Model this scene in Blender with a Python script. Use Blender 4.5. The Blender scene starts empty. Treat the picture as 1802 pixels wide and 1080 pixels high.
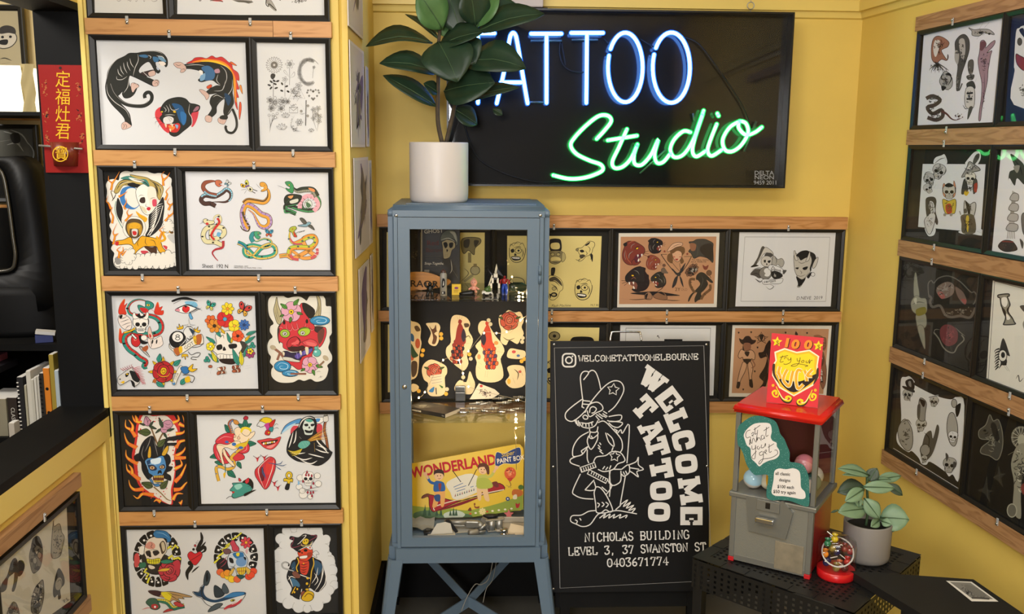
import bpy,bmesh,math,random
from mathutils import Vector,Matrix,geometry
random.seed(7)
SC=bpy.context.scene
COL=SC.collection
EYE=1.74
# ---------------------------------------------------------------- camera, world, lights, exposure
F_PX,PITCH,YAW,ROLL=1642.6,.1685,.0427,.0093
def V3(x,y,z):return Vector((x,y,z))
FW=V3(math.sin(YAW)*math.cos(PITCH),math.cos(YAW)*math.cos(PITCH),-math.sin(PITCH))
_r=V3(math.cos(YAW),-math.sin(YAW),0);_u=_r.cross(FW)
RT=math.cos(ROLL)*_r+math.sin(ROLL)*_u
UP=-math.sin(ROLL)*_r+math.cos(ROLL)*_u
EYEP=V3(0,0,EYE)
cam=bpy.data.objects.new('camera',bpy.data.cameras.new('camera'));COL.objects.link(cam)
cam.matrix_world=Matrix(((RT.x,UP.x,-FW.x,0),(RT.y,UP.y,-FW.y,0),(RT.z,UP.z,-FW.z,EYE),(0,0,0,1)))
cam.data.sensor_fit='HORIZONTAL';cam.data.sensor_width=36;cam.data.lens=36*F_PX/1802
cam.data.clip_start=.02
SC.camera=cam
wd=bpy.data.worlds.new('world');SC.world=wd;wd.use_nodes=True
wd.node_tree.nodes['Background'].inputs[0].default_value=(1,.95,.87,1)
wd.node_tree.nodes['Background'].inputs[1].default_value=.08
def area(name,loc,target,sx,sy,power,col):
    l=bpy.data.lights.new(name,'AREA');l.shape='RECTANGLE';l.size=sx;l.size_y=sy;l.energy=power;l.color=col
    o=bpy.data.objects.new(name,l);COL.objects.link(o);o.location=loc
    o.rotation_euler=(Vector(target)-Vector(loc)).to_track_quat('-Z','Y').to_euler();return o
area('ceiling_light_near',(-.45,.75,2.79),(-.35,.95,0),1.0,.4,7,(1,.99,1))
area('ceiling_light_right',(.55,.6,2.79),(.45,1.0,0),.8,.4,12,(1,.99,1))
area('ceiling_light_rear',(0,.1,2.79),(0,.6,0),1.8,.4,20,(1,.99,1))
area('shop_window_light',(-.55,-2.3,1.95),(-.1,3,1.2),.7,.8,98,(1,.99,1))  # unseen fill added behind the camera to even the light from top to bottom
area('ceiling_light_left',(-.9,.4,2.78),(1.3,2.6,1.1),.6,.3,24,(1,.99,1))  # added fill at ceiling height, aimed to brighten the right wall pictures
area('ceiling_light_alcove',(.35,2.0,2.79),(.35,2.3,0),1.0,.25,9,(1,.96,.9))
area('back_room_light',(-2.0,1.9,2.6),(-1.9,3.2,1.2),.6,.5,30,(1,.95,.88))
vs=SC.view_settings;vs.view_transform='Standard';vs.look='None';vs.exposure=-.12;vs.gamma=1
# ---------------------------------------------------------------- planes: a photo pixel read onto a real surface
def ray(px,py):return FW+RT*((px-901)/F_PX)-UP*((py-540)/F_PX)
class Plane:
    def __init__(s,o,u,v=(0,0,1)):
        s.o=Vector(o);s.u=Vector(u).normalized();s.v=Vector(v);s.v=(s.v-s.u*s.v.dot(s.u)).normalized();s.n=s.u.cross(s.v)
    def hit(s,px,py):
        d=ray(px,py);return EYEP+d*((s.n.dot(s.o-EYEP))/s.n.dot(d))
    def uv(s,px,py):
        q=s.hit(px,py)-s.o;return (q.dot(s.u),q.dot(s.v))
    def w(s,u,v,n=0):return s.o+s.u*u+s.v*v+s.n*n
    def off(s,d):return Plane(s.o+s.n*d,s.u,s.v)
PIL=Plane((0,2.7213,0),(math.cos(.0085),math.sin(.0085),0))
BACK=Plane((0,3.4523,0),(1,0,0))
RW=Plane((1.4087,3.4523,0),(math.sin(.0872),-math.cos(.0872),0))
LW=Plane((-1.078,0,0),(0,1,0))
SIDE=Plane((-.355,2.72,0),(.01,.73,0))
def atY(px,py,Y):
    d=ray(px,py);return EYEP+d*(Y/d.y)
def atZ(px,py,Z):
    d=ray(px,py);return EYEP+d*((Z-EYE)/d.z)
# ---------------------------------------------------------------- materials
def lin(c):
    if isinstance(c,str):
        c=c.lstrip('#');c=[int(c[i:i+2],16)/255 for i in (0,2,4)]
    return tuple(x/12.92 if x <= .04045 else ((x+.055)/1.055)**2.4 for x in c)
def mat(name,col,rough=.5,metal=0,spec=.5,emit=None,es=0,noise=None,bump=None,coat=0,alpha=1,trans=0,ior=1.45):
    m=bpy.data.materials.new(name);m.use_nodes=True;nt=m.node_tree;b=nt.nodes['Principled BSDF']
    L=nt.links.new;c=lin(col)
    b.inputs['Base Color'].default_value=(*c,1);b.inputs['Roughness'].default_value=rough
    b.inputs['Metallic'].default_value=metal;b.inputs['Specular IOR Level'].default_value=spec
    b.inputs['Coat Weight'].default_value=coat;b.inputs['Coat IOR'].default_value=1.36 if coat else 1.5;b.inputs['IOR'].default_value=ior
    b.inputs['Transmission Weight'].default_value=trans
    if emit:b.inputs['Emission Color'].default_value=(*lin(emit),1);b.inputs['Emission Strength'].default_value=es
    if noise or bump:
        tc=nt.nodes.new('ShaderNodeTexCoord')
    if noise:   # (scale, amount, stretch xyz)
        mp=nt.nodes.new('ShaderNodeMapping');mp.inputs['Scale'].default_value=noise[2] if len(noise)>2 else (1,1,1)
        n=nt.nodes.new('ShaderNodeTexNoise');n.inputs['Scale'].default_value=noise[0];n.inputs['Detail'].default_value=5
        L(tc.outputs['Object'],mp.inputs[0]);L(mp.outputs[0],n.inputs[0])
        r=nt.nodes.new('ShaderNodeValToRGB');a=noise[1]
        r.color_ramp.elements[0].position=.3;r.color_ramp.elements[1].position=.7
        r.color_ramp.elements[0].color=(*[x*(1-a) for x in c],1);r.color_ramp.elements[1].color=(*[min(1,x*(1+a)) for x in c],1)
        L(n.outputs['Fac'],r.inputs[0]);L(r.outputs[0],b.inputs['Base Color'])
    if bump:    # (scale, strength)
        n2=nt.nodes.new('ShaderNodeTexNoise');n2.inputs['Scale'].default_value=bump[0];n2.inputs['Detail'].default_value=4
        bp=nt.nodes.new('ShaderNodeBump');bp.inputs['Strength'].default_value=bump[1];bp.inputs['Distance'].default_value=.004
        L(tc.outputs['Object'],n2.inputs[0]);L(n2.outputs['Fac'],bp.inputs['Height']);L(bp.outputs[0],b.inputs['Normal'])
    return m
def pane_mat(name,ior=1.5,tint=(1,1,1),rough=0):
    m=bpy.data.materials.new(name);m.use_nodes=True;nt=m.node_tree;nt.nodes.remove(nt.nodes['Principled BSDF'])
    f=nt.nodes.new('ShaderNodeFresnel');ge=nt.nodes.new('ShaderNodeNewGeometry');mm=nt.nodes.new('ShaderNodeMath');mm.operation='MULTIPLY_ADD'
    mm.inputs[1].default_value=1/ior-ior;mm.inputs[2].default_value=ior;nt.links.new(ge.outputs['Backfacing'],mm.inputs[0]);nt.links.new(mm.outputs[0],f.inputs[0])   # a thin pane reflects alike from both sides
    t=nt.nodes.new('ShaderNodeBsdfTransparent');t.inputs[0].default_value=(*tint,1)
    g=nt.nodes.new('ShaderNodeBsdfGlossy');g.inputs['Roughness'].default_value=rough
    mx=nt.nodes.new('ShaderNodeMixShader');L=nt.links.new
    L(f.outputs[0],mx.inputs[0]);L(t.outputs[0],mx.inputs[1]);L(g.outputs[0],mx.inputs[2]);L(mx.outputs[0],nt.nodes['Material Output'].inputs[0])
    return m
def wood_mat(name,c1,c2,axis='X',sc=1):
    m=mat(name,c1,.5);nt=m.node_tree;L=nt.links.new;b=nt.nodes['Principled BSDF']
    tc=nt.nodes.new('ShaderNodeTexCoord');mp=nt.nodes.new('ShaderNodeMapping')
    mp.inputs['Scale'].default_value={'X':(1.6,22,22),'Y':(22,1.6,22)}[axis]
    n=nt.nodes.new('ShaderNodeTexNoise');n.inputs['Scale'].default_value=1.5*sc;n.inputs['Detail'].default_value=3;n.inputs['Distortion'].default_value=.8
    w=nt.nodes.new('ShaderNodeMath');w.operation='MULTIPLY';w.inputs[1].default_value=5
    fr=nt.nodes.new('ShaderNodeMath');fr.operation='PINGPONG';fr.inputs[1].default_value=.5
    r=nt.nodes.new('ShaderNodeValToRGB');r.color_ramp.elements[0].position=0;r.color_ramp.elements[1].position=.32
    r.color_ramp.elements[0].color=(*lin(c2),1);r.color_ramp.elements[1].color=(*lin(c1),1)
    L(tc.outputs['Object'],mp.inputs[0]);L(mp.outputs[0],n.inputs[0]);L(n.outputs['Fac'],w.inputs[0]);L(w.outputs[0],fr.inputs[0]);L(fr.outputs[0],r.inputs[0])
    L(r.outputs[0],b.inputs['Base Color']);return m
M={}
M['yellow']=mat('yellow_wall_paint','#ddbf5f',.55,noise=(3,.05),bump=(60,.08))
M['trim']=mat('yellow_trim_gloss','#e0c66c',.4)
M['black']=mat('black_paint','#0a0a0a',.6,spec=.2,noise=(8,.25))
M['blackgloss']=mat('black_gloss','#0b0b0c',.25)
M['framewood']=mat('black_frame','#14120f',.4)
M['backing']=mat('black_backing_card','#16140f',.8)
M['pine']=wood_mat('pine_rail','#c08c50','#a8733c')
M['pine2']=wood_mat('pine_rail_deep','#c59058','#ab763e','X')
M['pineY']=wood_mat('pine_rail_lengthwise','#ac8258','#8f6640','Y')
M['glass']=pane_mat('picture_glass',1.38)
M['cabglass']=pane_mat('cabinet_glass',1.25)
M['shelfglass']=pane_mat('shelf_glass',1.45,(.93,.95,.93))
M['chrome']=mat('chrome','#c9c9c9',.18,1)
M['steel']=mat('brushed_steel','#a8a7a2',.38,.75)
M['clip']=mat('clear_clip','#d8d8d4',.2,0,trans=.5)
M['white']=mat('white_paint','#e2dfd8',.5)
M['black_plastic']=mat('black_plastic','#0a0a0b',.5,spec=.3)
def ink_mat():
    m=mat('printed_paper','#ffffff',.6,spec=.3);nt=m.node_tree
    a=nt.nodes.new('ShaderNodeAttribute');a.attribute_name='ink'
    nt.links.new(a.outputs['Color'],nt.nodes['Principled BSDF'].inputs['Base Color']);return m
M['ink']=ink_mat()
# ---------------------------------------------------------------- object helpers
def empty(name,loc=(0,0,0),rz=0,label=None,cat=None,group=None):
    o=bpy.data.objects.new(name,None);COL.objects.link(o);o.location=loc;o.rotation_euler=(0,0,rz);o.empty_display_size=.05
    return tag(o,label,cat,group)
def tag(o,label=None,cat=None,group=None,kind=None):
    if label:o['label']=label
    if cat:o['category']=cat
    if group:o['group']=group
    if kind:o['kind']=kind
    return o
def copy_tree(o,parent=None):
    c=o.copy();COL.objects.link(c);c.parent=parent
    for ch in list(o.children):copy_tree(ch,c)
    return c
class MB:
    """collects geometry in world (or local) coordinates; build() links ONE mesh object"""
    def __init__(s):s.v=[];s.f=[];s.mi=[];s.sm=[]
    def add(s,vs,fs,mi=0,sm=False):
        b=len(s.v);s.v += [tuple(v) for v in vs];s.f += [tuple(b+i for i in f) for f in fs];s.mi += [mi]*len(fs);s.sm += [sm]*len(fs);return s
    def box(s,x0,y0,z0,x1,y1,z1,mi=0,T=None):
        vs=[Vector((x,y,z)) for x in (x0,x1) for y in (y0,y1) for z in (z0,z1)]
        if T:vs=[T(v) if callable(T) else T @ v for v in vs]
        return s.add(vs,[(0,1,3,2),(4,6,7,5),(0,4,5,1),(2,3,7,6),(0,2,6,4),(1,5,7,3)],mi)
    def bbox(s,x0,y0,z0,x1,y1,z1,r=.003,mi=0,T=None,seg=2):
        bm=bmesh.new();bmesh.ops.create_cube(bm,size=1)
        for v in bm.verts:v.co=Vector(((x0+x1)/2+v.co.x*(x1-x0),(y0+y1)/2+v.co.y*(y1-y0),(z0+z1)/2+v.co.z*(z1-z0)))
        bmesh.ops.bevel(bm,geom=bm.edges[:],offset=r,segments=seg,affect='EDGES',profile=.5)
        return s.bm(bm,mi,T)
    def bm(s,bm,mi=0,T=None,sm=False):
        bm.verts.index_update();vs=[v.co.copy() for v in bm.verts]
        if T:vs=[T @ v for v in vs]
        fl=[[v.index for v in f.verts] for f in bm.faces];small=[f.calc_area()<.004 for f in bm.faces] if sm is None else None
        s.add(vs,fl,mi,bool(sm))
        if small:s.sm[-len(fl):]=small
        bm.free();return s
    def pbox(s,P,u0,v0,u1,v1,n0,n1,mi=0):
        return s.box(u0,v0,n0,u1,v1,n1,mi,lambda q:P.w(q.x,q.y,q.z))
    def tube(s,pts,r,n=8,mi=0,closed=False,cap=True):
        pts=[Vector(p) for p in pts];N=len(pts);rs=r if isinstance(r,(list,tuple)) else [r]*N
        vs=[];prev=None
        for i,p in enumerate(pts):
            a=pts[(i-1)%N] if (i>0 or closed) else p;b=pts[(i+1)%N] if (i<N-1 or closed) else p
            t=(b-a);t=t.normalized() if t.length>1e-9 else Vector((0,0,1))
            if prev is None:prev=t.orthogonal().normalized()
            x=(prev-t*prev.dot(t));x=x.normalized() if x.length>1e-6 else t.orthogonal().normalized();prev=x;y=t.cross(x)
            for k in range(n):
                a_=2*math.pi*k/n;vs.append(p+(x*math.cos(a_)+y*math.sin(a_))*rs[i])
        fs=[]
        for i in range(N if closed else N-1):
            j=(i+1)%N
            for k in range(n):fs.append((i*n+k,i*n+(k+1)%n,j*n+(k+1)%n,j*n+k))
        if cap and not closed:fs += [tuple(range(n))[::-1],tuple((N-1)*n+k for k in range(n))]
        return s.add(vs,fs,mi,True)
    def lathe(s,prof,c=(0,0,0),n=32,mi=0,T=None):
        vs=[];fs=[];c=Vector(c)
        for r,z in prof:
            for k in range(n):
                a=2*math.pi*k/n;q=Vector((r*math.cos(a),r*math.sin(a),z));vs.append((T @ q if T else q)+c)
        for i in range(len(prof)-1):
            for k in range(n):fs.append((i*n+k,i*n+(k+1)%n,(i+1)*n+(k+1)%n,(i+1)*n+k))
        return s.add(vs,fs,mi,True)
    def ball(s,c,r,mi=0,seg=16,sc=(1,1,1),T=None):
        bm=bmesh.new();bmesh.ops.create_uvsphere(bm,u_segments=seg,v_segments=max(6,seg//2),radius=1)
        for v in bm.verts:v.co=Vector((v.co.x*r*sc[0],v.co.y*r*sc[1],v.co.z*r*sc[2]))
        if T:bmesh.ops.transform(bm,matrix=T,verts=bm.verts[:])
        bmesh.ops.translate(bm,vec=Vector(c),verts=bm.verts[:])
        return s.bm(bm,mi,sm=True)
    def prism(s,poly,n0,n1,P,mi=0):
        """poly in plane uv, extruded along plane normal"""
        N=len(poly);vs=[P.w(u,v,n0) for u,v in poly]+[P.w(u,v,n1) for u,v in poly]
        fs=[tuple(range(N,2*N)),tuple(range(N))[::-1]]+[(i,(i+1)%N,N+(i+1)%N,N+i) for i in range(N)]
        return s.add(vs,fs,mi)
    def build(s,name,m,parent=None,loc=None,fix=True):
        """loc: world point the vertices are given relative to (parent's place)"""
        o0=Vector(loc) if loc is not None else Vector((0,0,0))
        me=bpy.data.meshes.new(name);me.from_pydata([tuple(Vector(v)-o0) for v in s.v],[],s.f)
        ms=m if isinstance(m,(list,tuple)) else [m]
        for q in ms:me.materials.append(q)
        for i,p in enumerate(me.polygons):p.material_index=s.mi[i];p.use_smooth=s.sm[i]
        me.validate()
        if fix:bm=bmesh.new();bm.from_mesh(me);bmesh.ops.recalc_face_normals(bm,faces=bm.faces[:]);bm.to_mesh(me);bm.free()
        o=bpy.data.objects.new(name,me);COL.objects.link(o)
        if parent is not None:o.parent=parent
        elif loc is not None:o.location=loc
        return o
def struct(name,mb,m):return tag(mb.build(name,m),kind='structure')
def catmull(pts,closed=True,k=4):
    N=len(pts);out=[]
    if N<3:return list(pts)
    for i in range(N if closed else N-1):
        g=lambda j:pts[j%N] if closed else pts[max(0,min(N-1,j))]
        p0,p1,p2,p3=g(i-1),g(i),g(i+1),g(i+2)
        for q in range(k):
            t=q/k;t2=t*t;t3=t2*t
            out.append(tuple(.5*(2*b+(c-a)*t+(2*a-5*b+4*c-d)*t2+(3*b-a-3*c+d)*t3) for a,b,c,d in zip(p0,p1,p2,p3)))
    if not closed:out.append(tuple(pts[-1]))
    return out
# ---------------------------------------------------------------- ink: flat printed drawings, one mesh per print
PAL=dict(k='#191613',w='#e8e4da',r='#c22a26',o='#dd6a1d',y='#e0b21c',g='#1f7a58',b='#2a6ea8',n='#7a4a28',p='#d98a9a',s='#e3b58e',
           v='#5a3f8a',t='#2d9a93',d='#4a4743',m='#8f8b84',l='#c4c0b8',c='#d8c680',e='#8aa83a',f='#e06a50',i='#d9cfae',a='#b4463c',h='#2a2620')
def P2(s):
    if isinstance(s,str):return [tuple(float(q) for q in a.split(',')) for a in s.split()]
    return list(s)
EPS=5e-6
class Art:
    def __init__(s,plane,zx=0,zy=0,zs=1,n0=0):
        s.P=plane;s.z=(zx,zy,zs);s.polys=[];s.n0=n0;s.local=False;s.X=None
    def m(s,x,y):
        if s.X:x,y=s.X(x,y)
        if s.local:return (x,y)
        zx,zy,zs=s.z;return s.P.uv(zx+x/zs,zy+y/zs)
    def col(s,c):return lin(PAL.get(c,c))
    def raw(s,uvs,c):
        s.polys.append((uvs,s.col(c)));return s
    def p(s,pts,c):return s.raw([s.m(*q) for q in P2(pts)],c)
    def f(s,pts,c,k=4):return s.p(catmull(P2(pts),True,k),c)
    def e(s,x,y,rx,ry=None,c='k',rot=0,n=18):
        ry=rx if ry is None else ry;a=math.radians(rot);ca,sa=math.cos(a),math.sin(a)
        return s.p([(x+ca*rx*math.cos(t)-sa*ry*math.sin(t),y+sa*rx*math.cos(t)+ca*ry*math.sin(t)) for t in [2*math.pi*i/n for i in range(n)]],c)
    def l(s,pts,w=5,c='k',taper=0,smooth=True,closed=False,k=4):
        q=P2(pts);q=catmull(q,closed,k) if smooth and len(q)>2 else q
        if closed:q=q+[q[0]]
        N=len(q);L=[];R=[]
        for i,p in enumerate(q):
            a=q[max(0,i-1)];b=q[min(N-1,i+1)]
            if closed and i in (0,N-1):a=q[-2];b=q[1]
            dx,dy=b[0]-a[0],b[1]-a[1];d=math.hypot(dx,dy) or 1
            t=i/(N-1);h=w/2
            if callable(taper):h *= taper(t)
            elif taper ==1:h *= 1-t*.92
            elif taper ==2:h *= .12+.88*math.sin(math.pi*t)
            L.append((p[0]-dy/d*h,p[1]+dx/d*h));R.append((p[0]+dy/d*h,p[1]-dx/d*h))
        c=s.col(c)
        s.polys.append((('strip',[s.m(*a) for a in L],[s.m(*a) for a in R]),c));return s
    def o(s,pts,c,w=5,lc='k',smooth=True):
        q=P2(pts);q=catmull(q) if smooth else q
        s.p(q,c);return s.l(q,w,lc,smooth=False,closed=True)
    def oe(s,x,y,rx,ry,c,w=4,rot=0,lc='k'):
        s.e(x,y,rx+w/2,ry+w/2,lc,rot);return s.e(x,y,rx-w/2,ry-w/2,c,rot)
    def ls(s,many,w=4,c='k',taper=2):
        for q in many.split('|'):s.l(q,w,c,taper)
        return s
    def text(s,txt,x,y,h,c='k',rot=0,sx=1,bold=0,align='LEFT',shear=0):
        """cap height h; (x,y) baseline start, zoom coords (y down)"""
        vs,fs,wid=glyphs(txt,bold);k=h/.729;a=math.radians(rot)
        x0={'LEFT':0,'CENTER':-wid/2,'RIGHT':-wid}[align];flip=-1 if not s.local else 1
        pts=[]
        for gx,gy in vs:
            X=(gx+x0)*k*sx+gy*k*shear;Y=flip*gy*k
            pts.append(s.m(x+X*math.cos(a)-Y*math.sin(a),y+X*math.sin(a)+Y*math.cos(a)))
        s.polys.append((('mesh',pts,fs),s.col(c)));return s
    clip=None
    def build(s,name,parent,loc,m=None):
        v=[];f=[];cols=[];n=s.n0;P=s.P;o=Vector(loc)
        for poly,c in s.polys:
            n += EPS
            if poly[0] =='strip':
                L,R=poly[1],poly[2];K=len(L);pts=L+R;fs=[(i,i+1,K+i+1,K+i) for i in range(K-1)]
            elif poly[0] =='mesh':pts,fs=poly[1],poly[2]
            else:
                pts=poly
                if len(poly) <= 4:fs=[tuple(range(len(poly)))]
                else:fs=[tuple(t) for t in geometry.tessellate_polygon([[Vector((a[0],a[1],0)) for a in poly]])]
            if s.clip and any(not (s.clip[0] <= a[0] <= s.clip[2] and s.clip[1] <= a[1] <= s.clip[3]) for a in pts):
                np_=[];nf=[]
                for q in fs:
                    g=clip_poly([pts[i] for i in q],s.clip)
                    if len(g)>2:nf.append(tuple(range(len(np_),len(np_)+len(g))));np_ += g
                pts,fs=np_,nf
            b=len(v);v += [P.w(*a,n)-o for a in pts];f += [tuple(b+i for i in q) for q in fs];cols += [c]*len(fs)
        me=bpy.data.meshes.new(name);me.from_pydata([tuple(q) for q in v],[],f);me.materials.append(m or M['ink'])
        at=me.color_attributes.new('ink','FLOAT_COLOR','CORNER')
        for p,c in zip(me.polygons,cols):
            for li in p.loop_indices:at.data[li].color=(*c,1)
        ob=bpy.data.objects.new(name,me);COL.objects.link(ob)
        if parent is not None:ob.parent=parent
        else:ob.location=loc
        return ob
def clip_poly(q,r):
    for ax,lim,sg in ((0,r[0],1),(0,r[2],-1),(1,r[1],1),(1,r[3],-1)):
        out=[]
        for i,a in enumerate(q):
            b=q[i-1];ia,ib=(a[ax]-lim)*sg >=0,(b[ax]-lim)*sg >=0
            if ia != ib:
                t=(lim-b[ax])/(a[ax]-b[ax]);out.append(tuple(b[k]+(a[k]-b[k])*t for k in (0,1)))
            if ia:out.append(tuple(a))
        q=out
        if not q:break
    return q
_gl={}
def glyphs(txt,bold=0):
    key=(txt,bold)
    if key not in _gl:
        cu=bpy.data.curves.new('lettering','FONT');cu.body=txt;cu.resolution_u=3;cu.offset=bold;cu.size=1
        cu.fill_mode='FRONT'
        ob=bpy.data.objects.new('lettering',cu);COL.objects.link(ob)
        me=bpy.data.meshes.new_from_object(ob)
        vs=[(q.co.x,q.co.y) for q in me.vertices];fs=[tuple(p.vertices) for p in me.polygons]
        bpy.data.objects.remove(ob);bpy.data.curves.remove(cu);bpy.data.meshes.remove(me)
        _gl[key]=(vs,fs,max([q[0] for q in vs] or [0]))
    return _gl[key]
# ================================================================ the setting
XR=1.4087
def rw_x(y):return RW.o.x+(RW.o.y-y)*math.tan(.0872)
struct('floor',MB().box(-4,-2.6,-.05,4,4.5,0),mat('grey_floor','#565550',.6,noise=(5,.08)))
struct('ceiling',MB().box(-3.5,-2.6,2.82,3,4.2,2.87),mat('ceiling_white','#d9d2c0',.8))
struct('wall_back',MB().box(-.6,3.4523,0,1.6,3.55,2.82),M['yellow'])
w=MB();a_,b_=RW.w(-.06,0),RW.w(6.2,0)
w.add([(p.x+d,p.y,z) for d in (0,.1) for p in (a_,b_) for z in (0,2.82)],[(0,1,3,2),(4,6,7,5),(0,4,5,1),(2,3,7,6),(0,2,6,4),(1,5,7,3)])
struct('wall_right',w,M['yellow'])
bm=bmesh.new();bmesh.ops.create_cube(bm,size=1)
for v in bm.verts:v.co=Vector((-1.062+(v.co.x+.5)*.708,2.7213+(v.co.y+.5)*.8-.006*(.5-v.co.x),(v.co.z+.5)*2.82))
bmesh.ops.bevel(bm,geom=[e for e in bm.edges if all(v.co.x>-.4 and v.co.y<3 for v in e.verts)],offset=.022,segments=5,affect='EDGES')
struct('wall_pillar',MB().bm(bm),M['yellow'])
# left wall with the hatch opening
XL=-1.078;XI=atY(108,712,2.712).x;HS,HT=atY(186,716,2.716).z,atY(146,8,2.72).z
w=MB();w.box(XI,-2.5,0,XL,2.73,HS-.02);w.box(XI,-2.5,HT,XL,2.73,2.82);w.box(XI,-2.5,HS-.02,XL,.9,HT)
struct('wall_left',w,M['yellow'])
struct('trim_1',MB().box(XL-.01,.9,HS-.085,XL+.012,2.722,HS-.02),M['trim'])          # band under the sill
struct('trim_2',MB().box(XL-.01,2.66,0,XL+.01,2.722,HS-.085).box(XL,2.694,0,-1.066,2.735,2.82).box(-1.068,2.704,0,-1.0565,2.73,2.82),M['trim'])
struct('trim_3',MB().box(XI-.006,.9,HS-.02,XL+.012,2.716,HS+.004),M['black'])          # black sill board
struct('trim_4',MB().box(XI,2.712,HS-.1,XL,2.76,HT),M['black'])              # black jamb of the hatch
struct('trim_5',MB().box(XI,.9,HT-.02,XL,2.72,HT),M['black'])
# picture rail
zr=BACK.uv(1450,21.4)[1];zc=BACK.uv(1450,34)[1];zt=BACK.uv(1450,1.5)[1]
def rail_profile(y0,z):  # (depth from wall, z)
    return [(0,zc),(.010,zc+.004),(.014,zr-.006),(.016,zr),(.030,zr+.001),(.030,zt-.002),(.024,zt),(.024,zt+.004),(.03,zt+.006),(.03,zt+.05),(0,zt+.05)]
def moulding(P,u0,u1):
    pr=rail_profile(0,0);N=len(pr);m=MB()
    m.add([P.w(u,z,d) for u in (u0,u1) for d,z in pr],[(i,(i+1)%N,N+(i+1)%N,N+i) for i in range(N)]+[tuple(range(N)),tuple(range(N,2*N))]);return m
struct('trim_6',moulding(BACK,-.37,1.41),M['trim'])
struct('trim_7',moulding(RW,-.0,4),M['trim'])
SIDEP=Plane((-.354,2.72,0),(0,1,0))
# skirting
struct('baseboard_back',MB().box(-.36,3.432,0,1.45,3.4523,.145),M['black'])
struct('baseboard_pillar',MB().box(-.356,2.75,0,-.338,3.44,.145),M['black'])
m=MB();m.pbox(RW,0,0,4,.145,0,.018);struct('baseboard_right',m,M['black'])
# the room behind the hatch
struct('wall_back_room',MB().box(-3.4,3.42,0,-1.06,3.5,2.82),mat('cream_wall','#cbb98a',.7))
struct('wall_back_room_side',MB().box(-3.5,-2.5,0,-3.4,3.5,2.82),mat('cream_wall_side','#c9bd9c',.7))
struct('wall_rear',MB().box(-3.5,-2.6,0,3,-2.5,2.82),mat('rear_wall_paint','#3d3527',.7))
# ================================================================ drawing motifs (local units about -50..50)
from contextlib import contextmanager
@contextmanager
def at(a,x,y,s=1,rot=0,flip=1):
    old=a.X;r=math.radians(rot);c_,s_=math.cos(r),math.sin(r)
    def f(px,py):
        px *= flip;X=x+(px*c_-py*s_)*s;Y=y+(px*s_+py*c_)*s
        return old(X,Y) if old else (X,Y)
    a.X=f
    yield a
    a.X=old
def skull(a,x,y,s,c='w',rot=0,flip=1,eye='k',lw=3,teeth='w',jaw=True):
    with at(a,x,y,s,rot,flip):
        if jaw:a.o("-26,22 26,22 24,46 14,54 -14,54 -24,46",c,lw)
        a.o("0,-50 28,-45 45,-22 44,2 37,14 30,20 27,32 10,36 -10,36 -27,32 -30,20 -37,14 -44,2 -45,-22 -28,-45",c,lw)
        a.f("-30,-4 -16,-8 -6,0 -8,12 -20,16 -31,10",eye).f("30,-4 16,-8 6,0 8,12 20,16 31,10",eye)
        a.f("0,10 7,22 0,19 -7,22",'k')
        a.o("-20,28 20,28 18,42 -18,42",teeth,lw*.7,smooth=False)
        for q in (-12,-6,0,6,12):a.l([(q,28),(q*.95,42)],lw*.7)
        a.l("-18,35 18,35",lw*.6)
        a.l("-36,14 -26,24 -24,30",lw*.8).l("36,14 26,24 24,30",lw*.8).l("-14,-40 -4,-30 -8,-22",lw*.6)
        a.l("40,-30 44,-10 40,4",6,'d',2)
def flower(a,x,y,r,n,c,cc,lw=3,pet=.46,rot=0):
    for k in range(n):
        t=2*math.pi*k/n+math.radians(rot);d=r*.58
        a.oe(x+d*math.cos(t),y+d*math.sin(t),r*.45,r*pet*(6/n)**.9*.8,c,lw,math.degrees(t))
    a.oe(x,y,r*.25,r*.25,cc,lw*.8)
def lineflower(a,x,y,r,n,c='d',lw=2,rot=0):
    for k in range(n):
        t=2*math.pi*k/n+rot
        a.l([(x+q*math.cos(t+w),y+q*math.sin(t+w)) for q,w in ((r*.25,0),(r*.7,-2/n),(r,0),(r*.7,2/n),(r*.25,0))],lw,c)
    a.l([(x+r*.25*math.cos(q),y+r*.25*math.sin(q)) for q in [k*.8 for k in range(8)]],lw,c,closed=True)
def leaf(a,x,y,L,ang,c='g',w=.36,lw=3,lc='k'):
    with at(a,x,y,L/100,ang):
        h=w*100
        a.o([(0,0),(30,-h*.55),(62,-h*.42),(100,0),(62,h*.42),(30,h*.55)],c,lw*100/L,lc);a.l("5,0 60,2 95,0",lw*80/L,lc)
def rose(a,x,y,s,c='r',hi='y',lw=3,rot=0):
    with at(a,x,y,s,rot):
        for q in range(6):
            with at(a,0,0,1,q*60+20):a.o("-4,-10 -26,-30 -18,-48 6,-50 24,-40 20,-18",c,lw)
        a.o("-26,-10 -14,-30 12,-32 28,-12 24,16 0,28 -22,18",c,lw)
        a.o("-14,-4 -6,-20 12,-18 16,0 4,14 -10,10",hi,lw);a.l("-8,-4 4,-12 10,0 0,6 -4,0",lw)
        a.l("-30,6 -10,22 20,20 32,2",lw*1.2,hi,2).l("-34,-20 -20,-40 6,-42",lw,'k',2).l("30,20 10,38 -16,36",lw,'k',2)
def butterfly(a,x,y,s,c1,c2,rot=0,lw=3):
    with at(a,x,y,s,rot):
        for f in (1,-1):
            with at(a,0,0,1,0,f):
                a.o("2,-4 14,-36 40,-46 46,-24 30,-2 6,4",c1,lw);a.o("2,4 26,6 36,24 22,40 8,22",c2,lw);a.e(30,-28,6,8,'k').e(22,22,4,5,'k');a.l("0,-18 8,-40 14,-48",lw*.7)
        a.e(0,0,4,22,'k')
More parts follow.
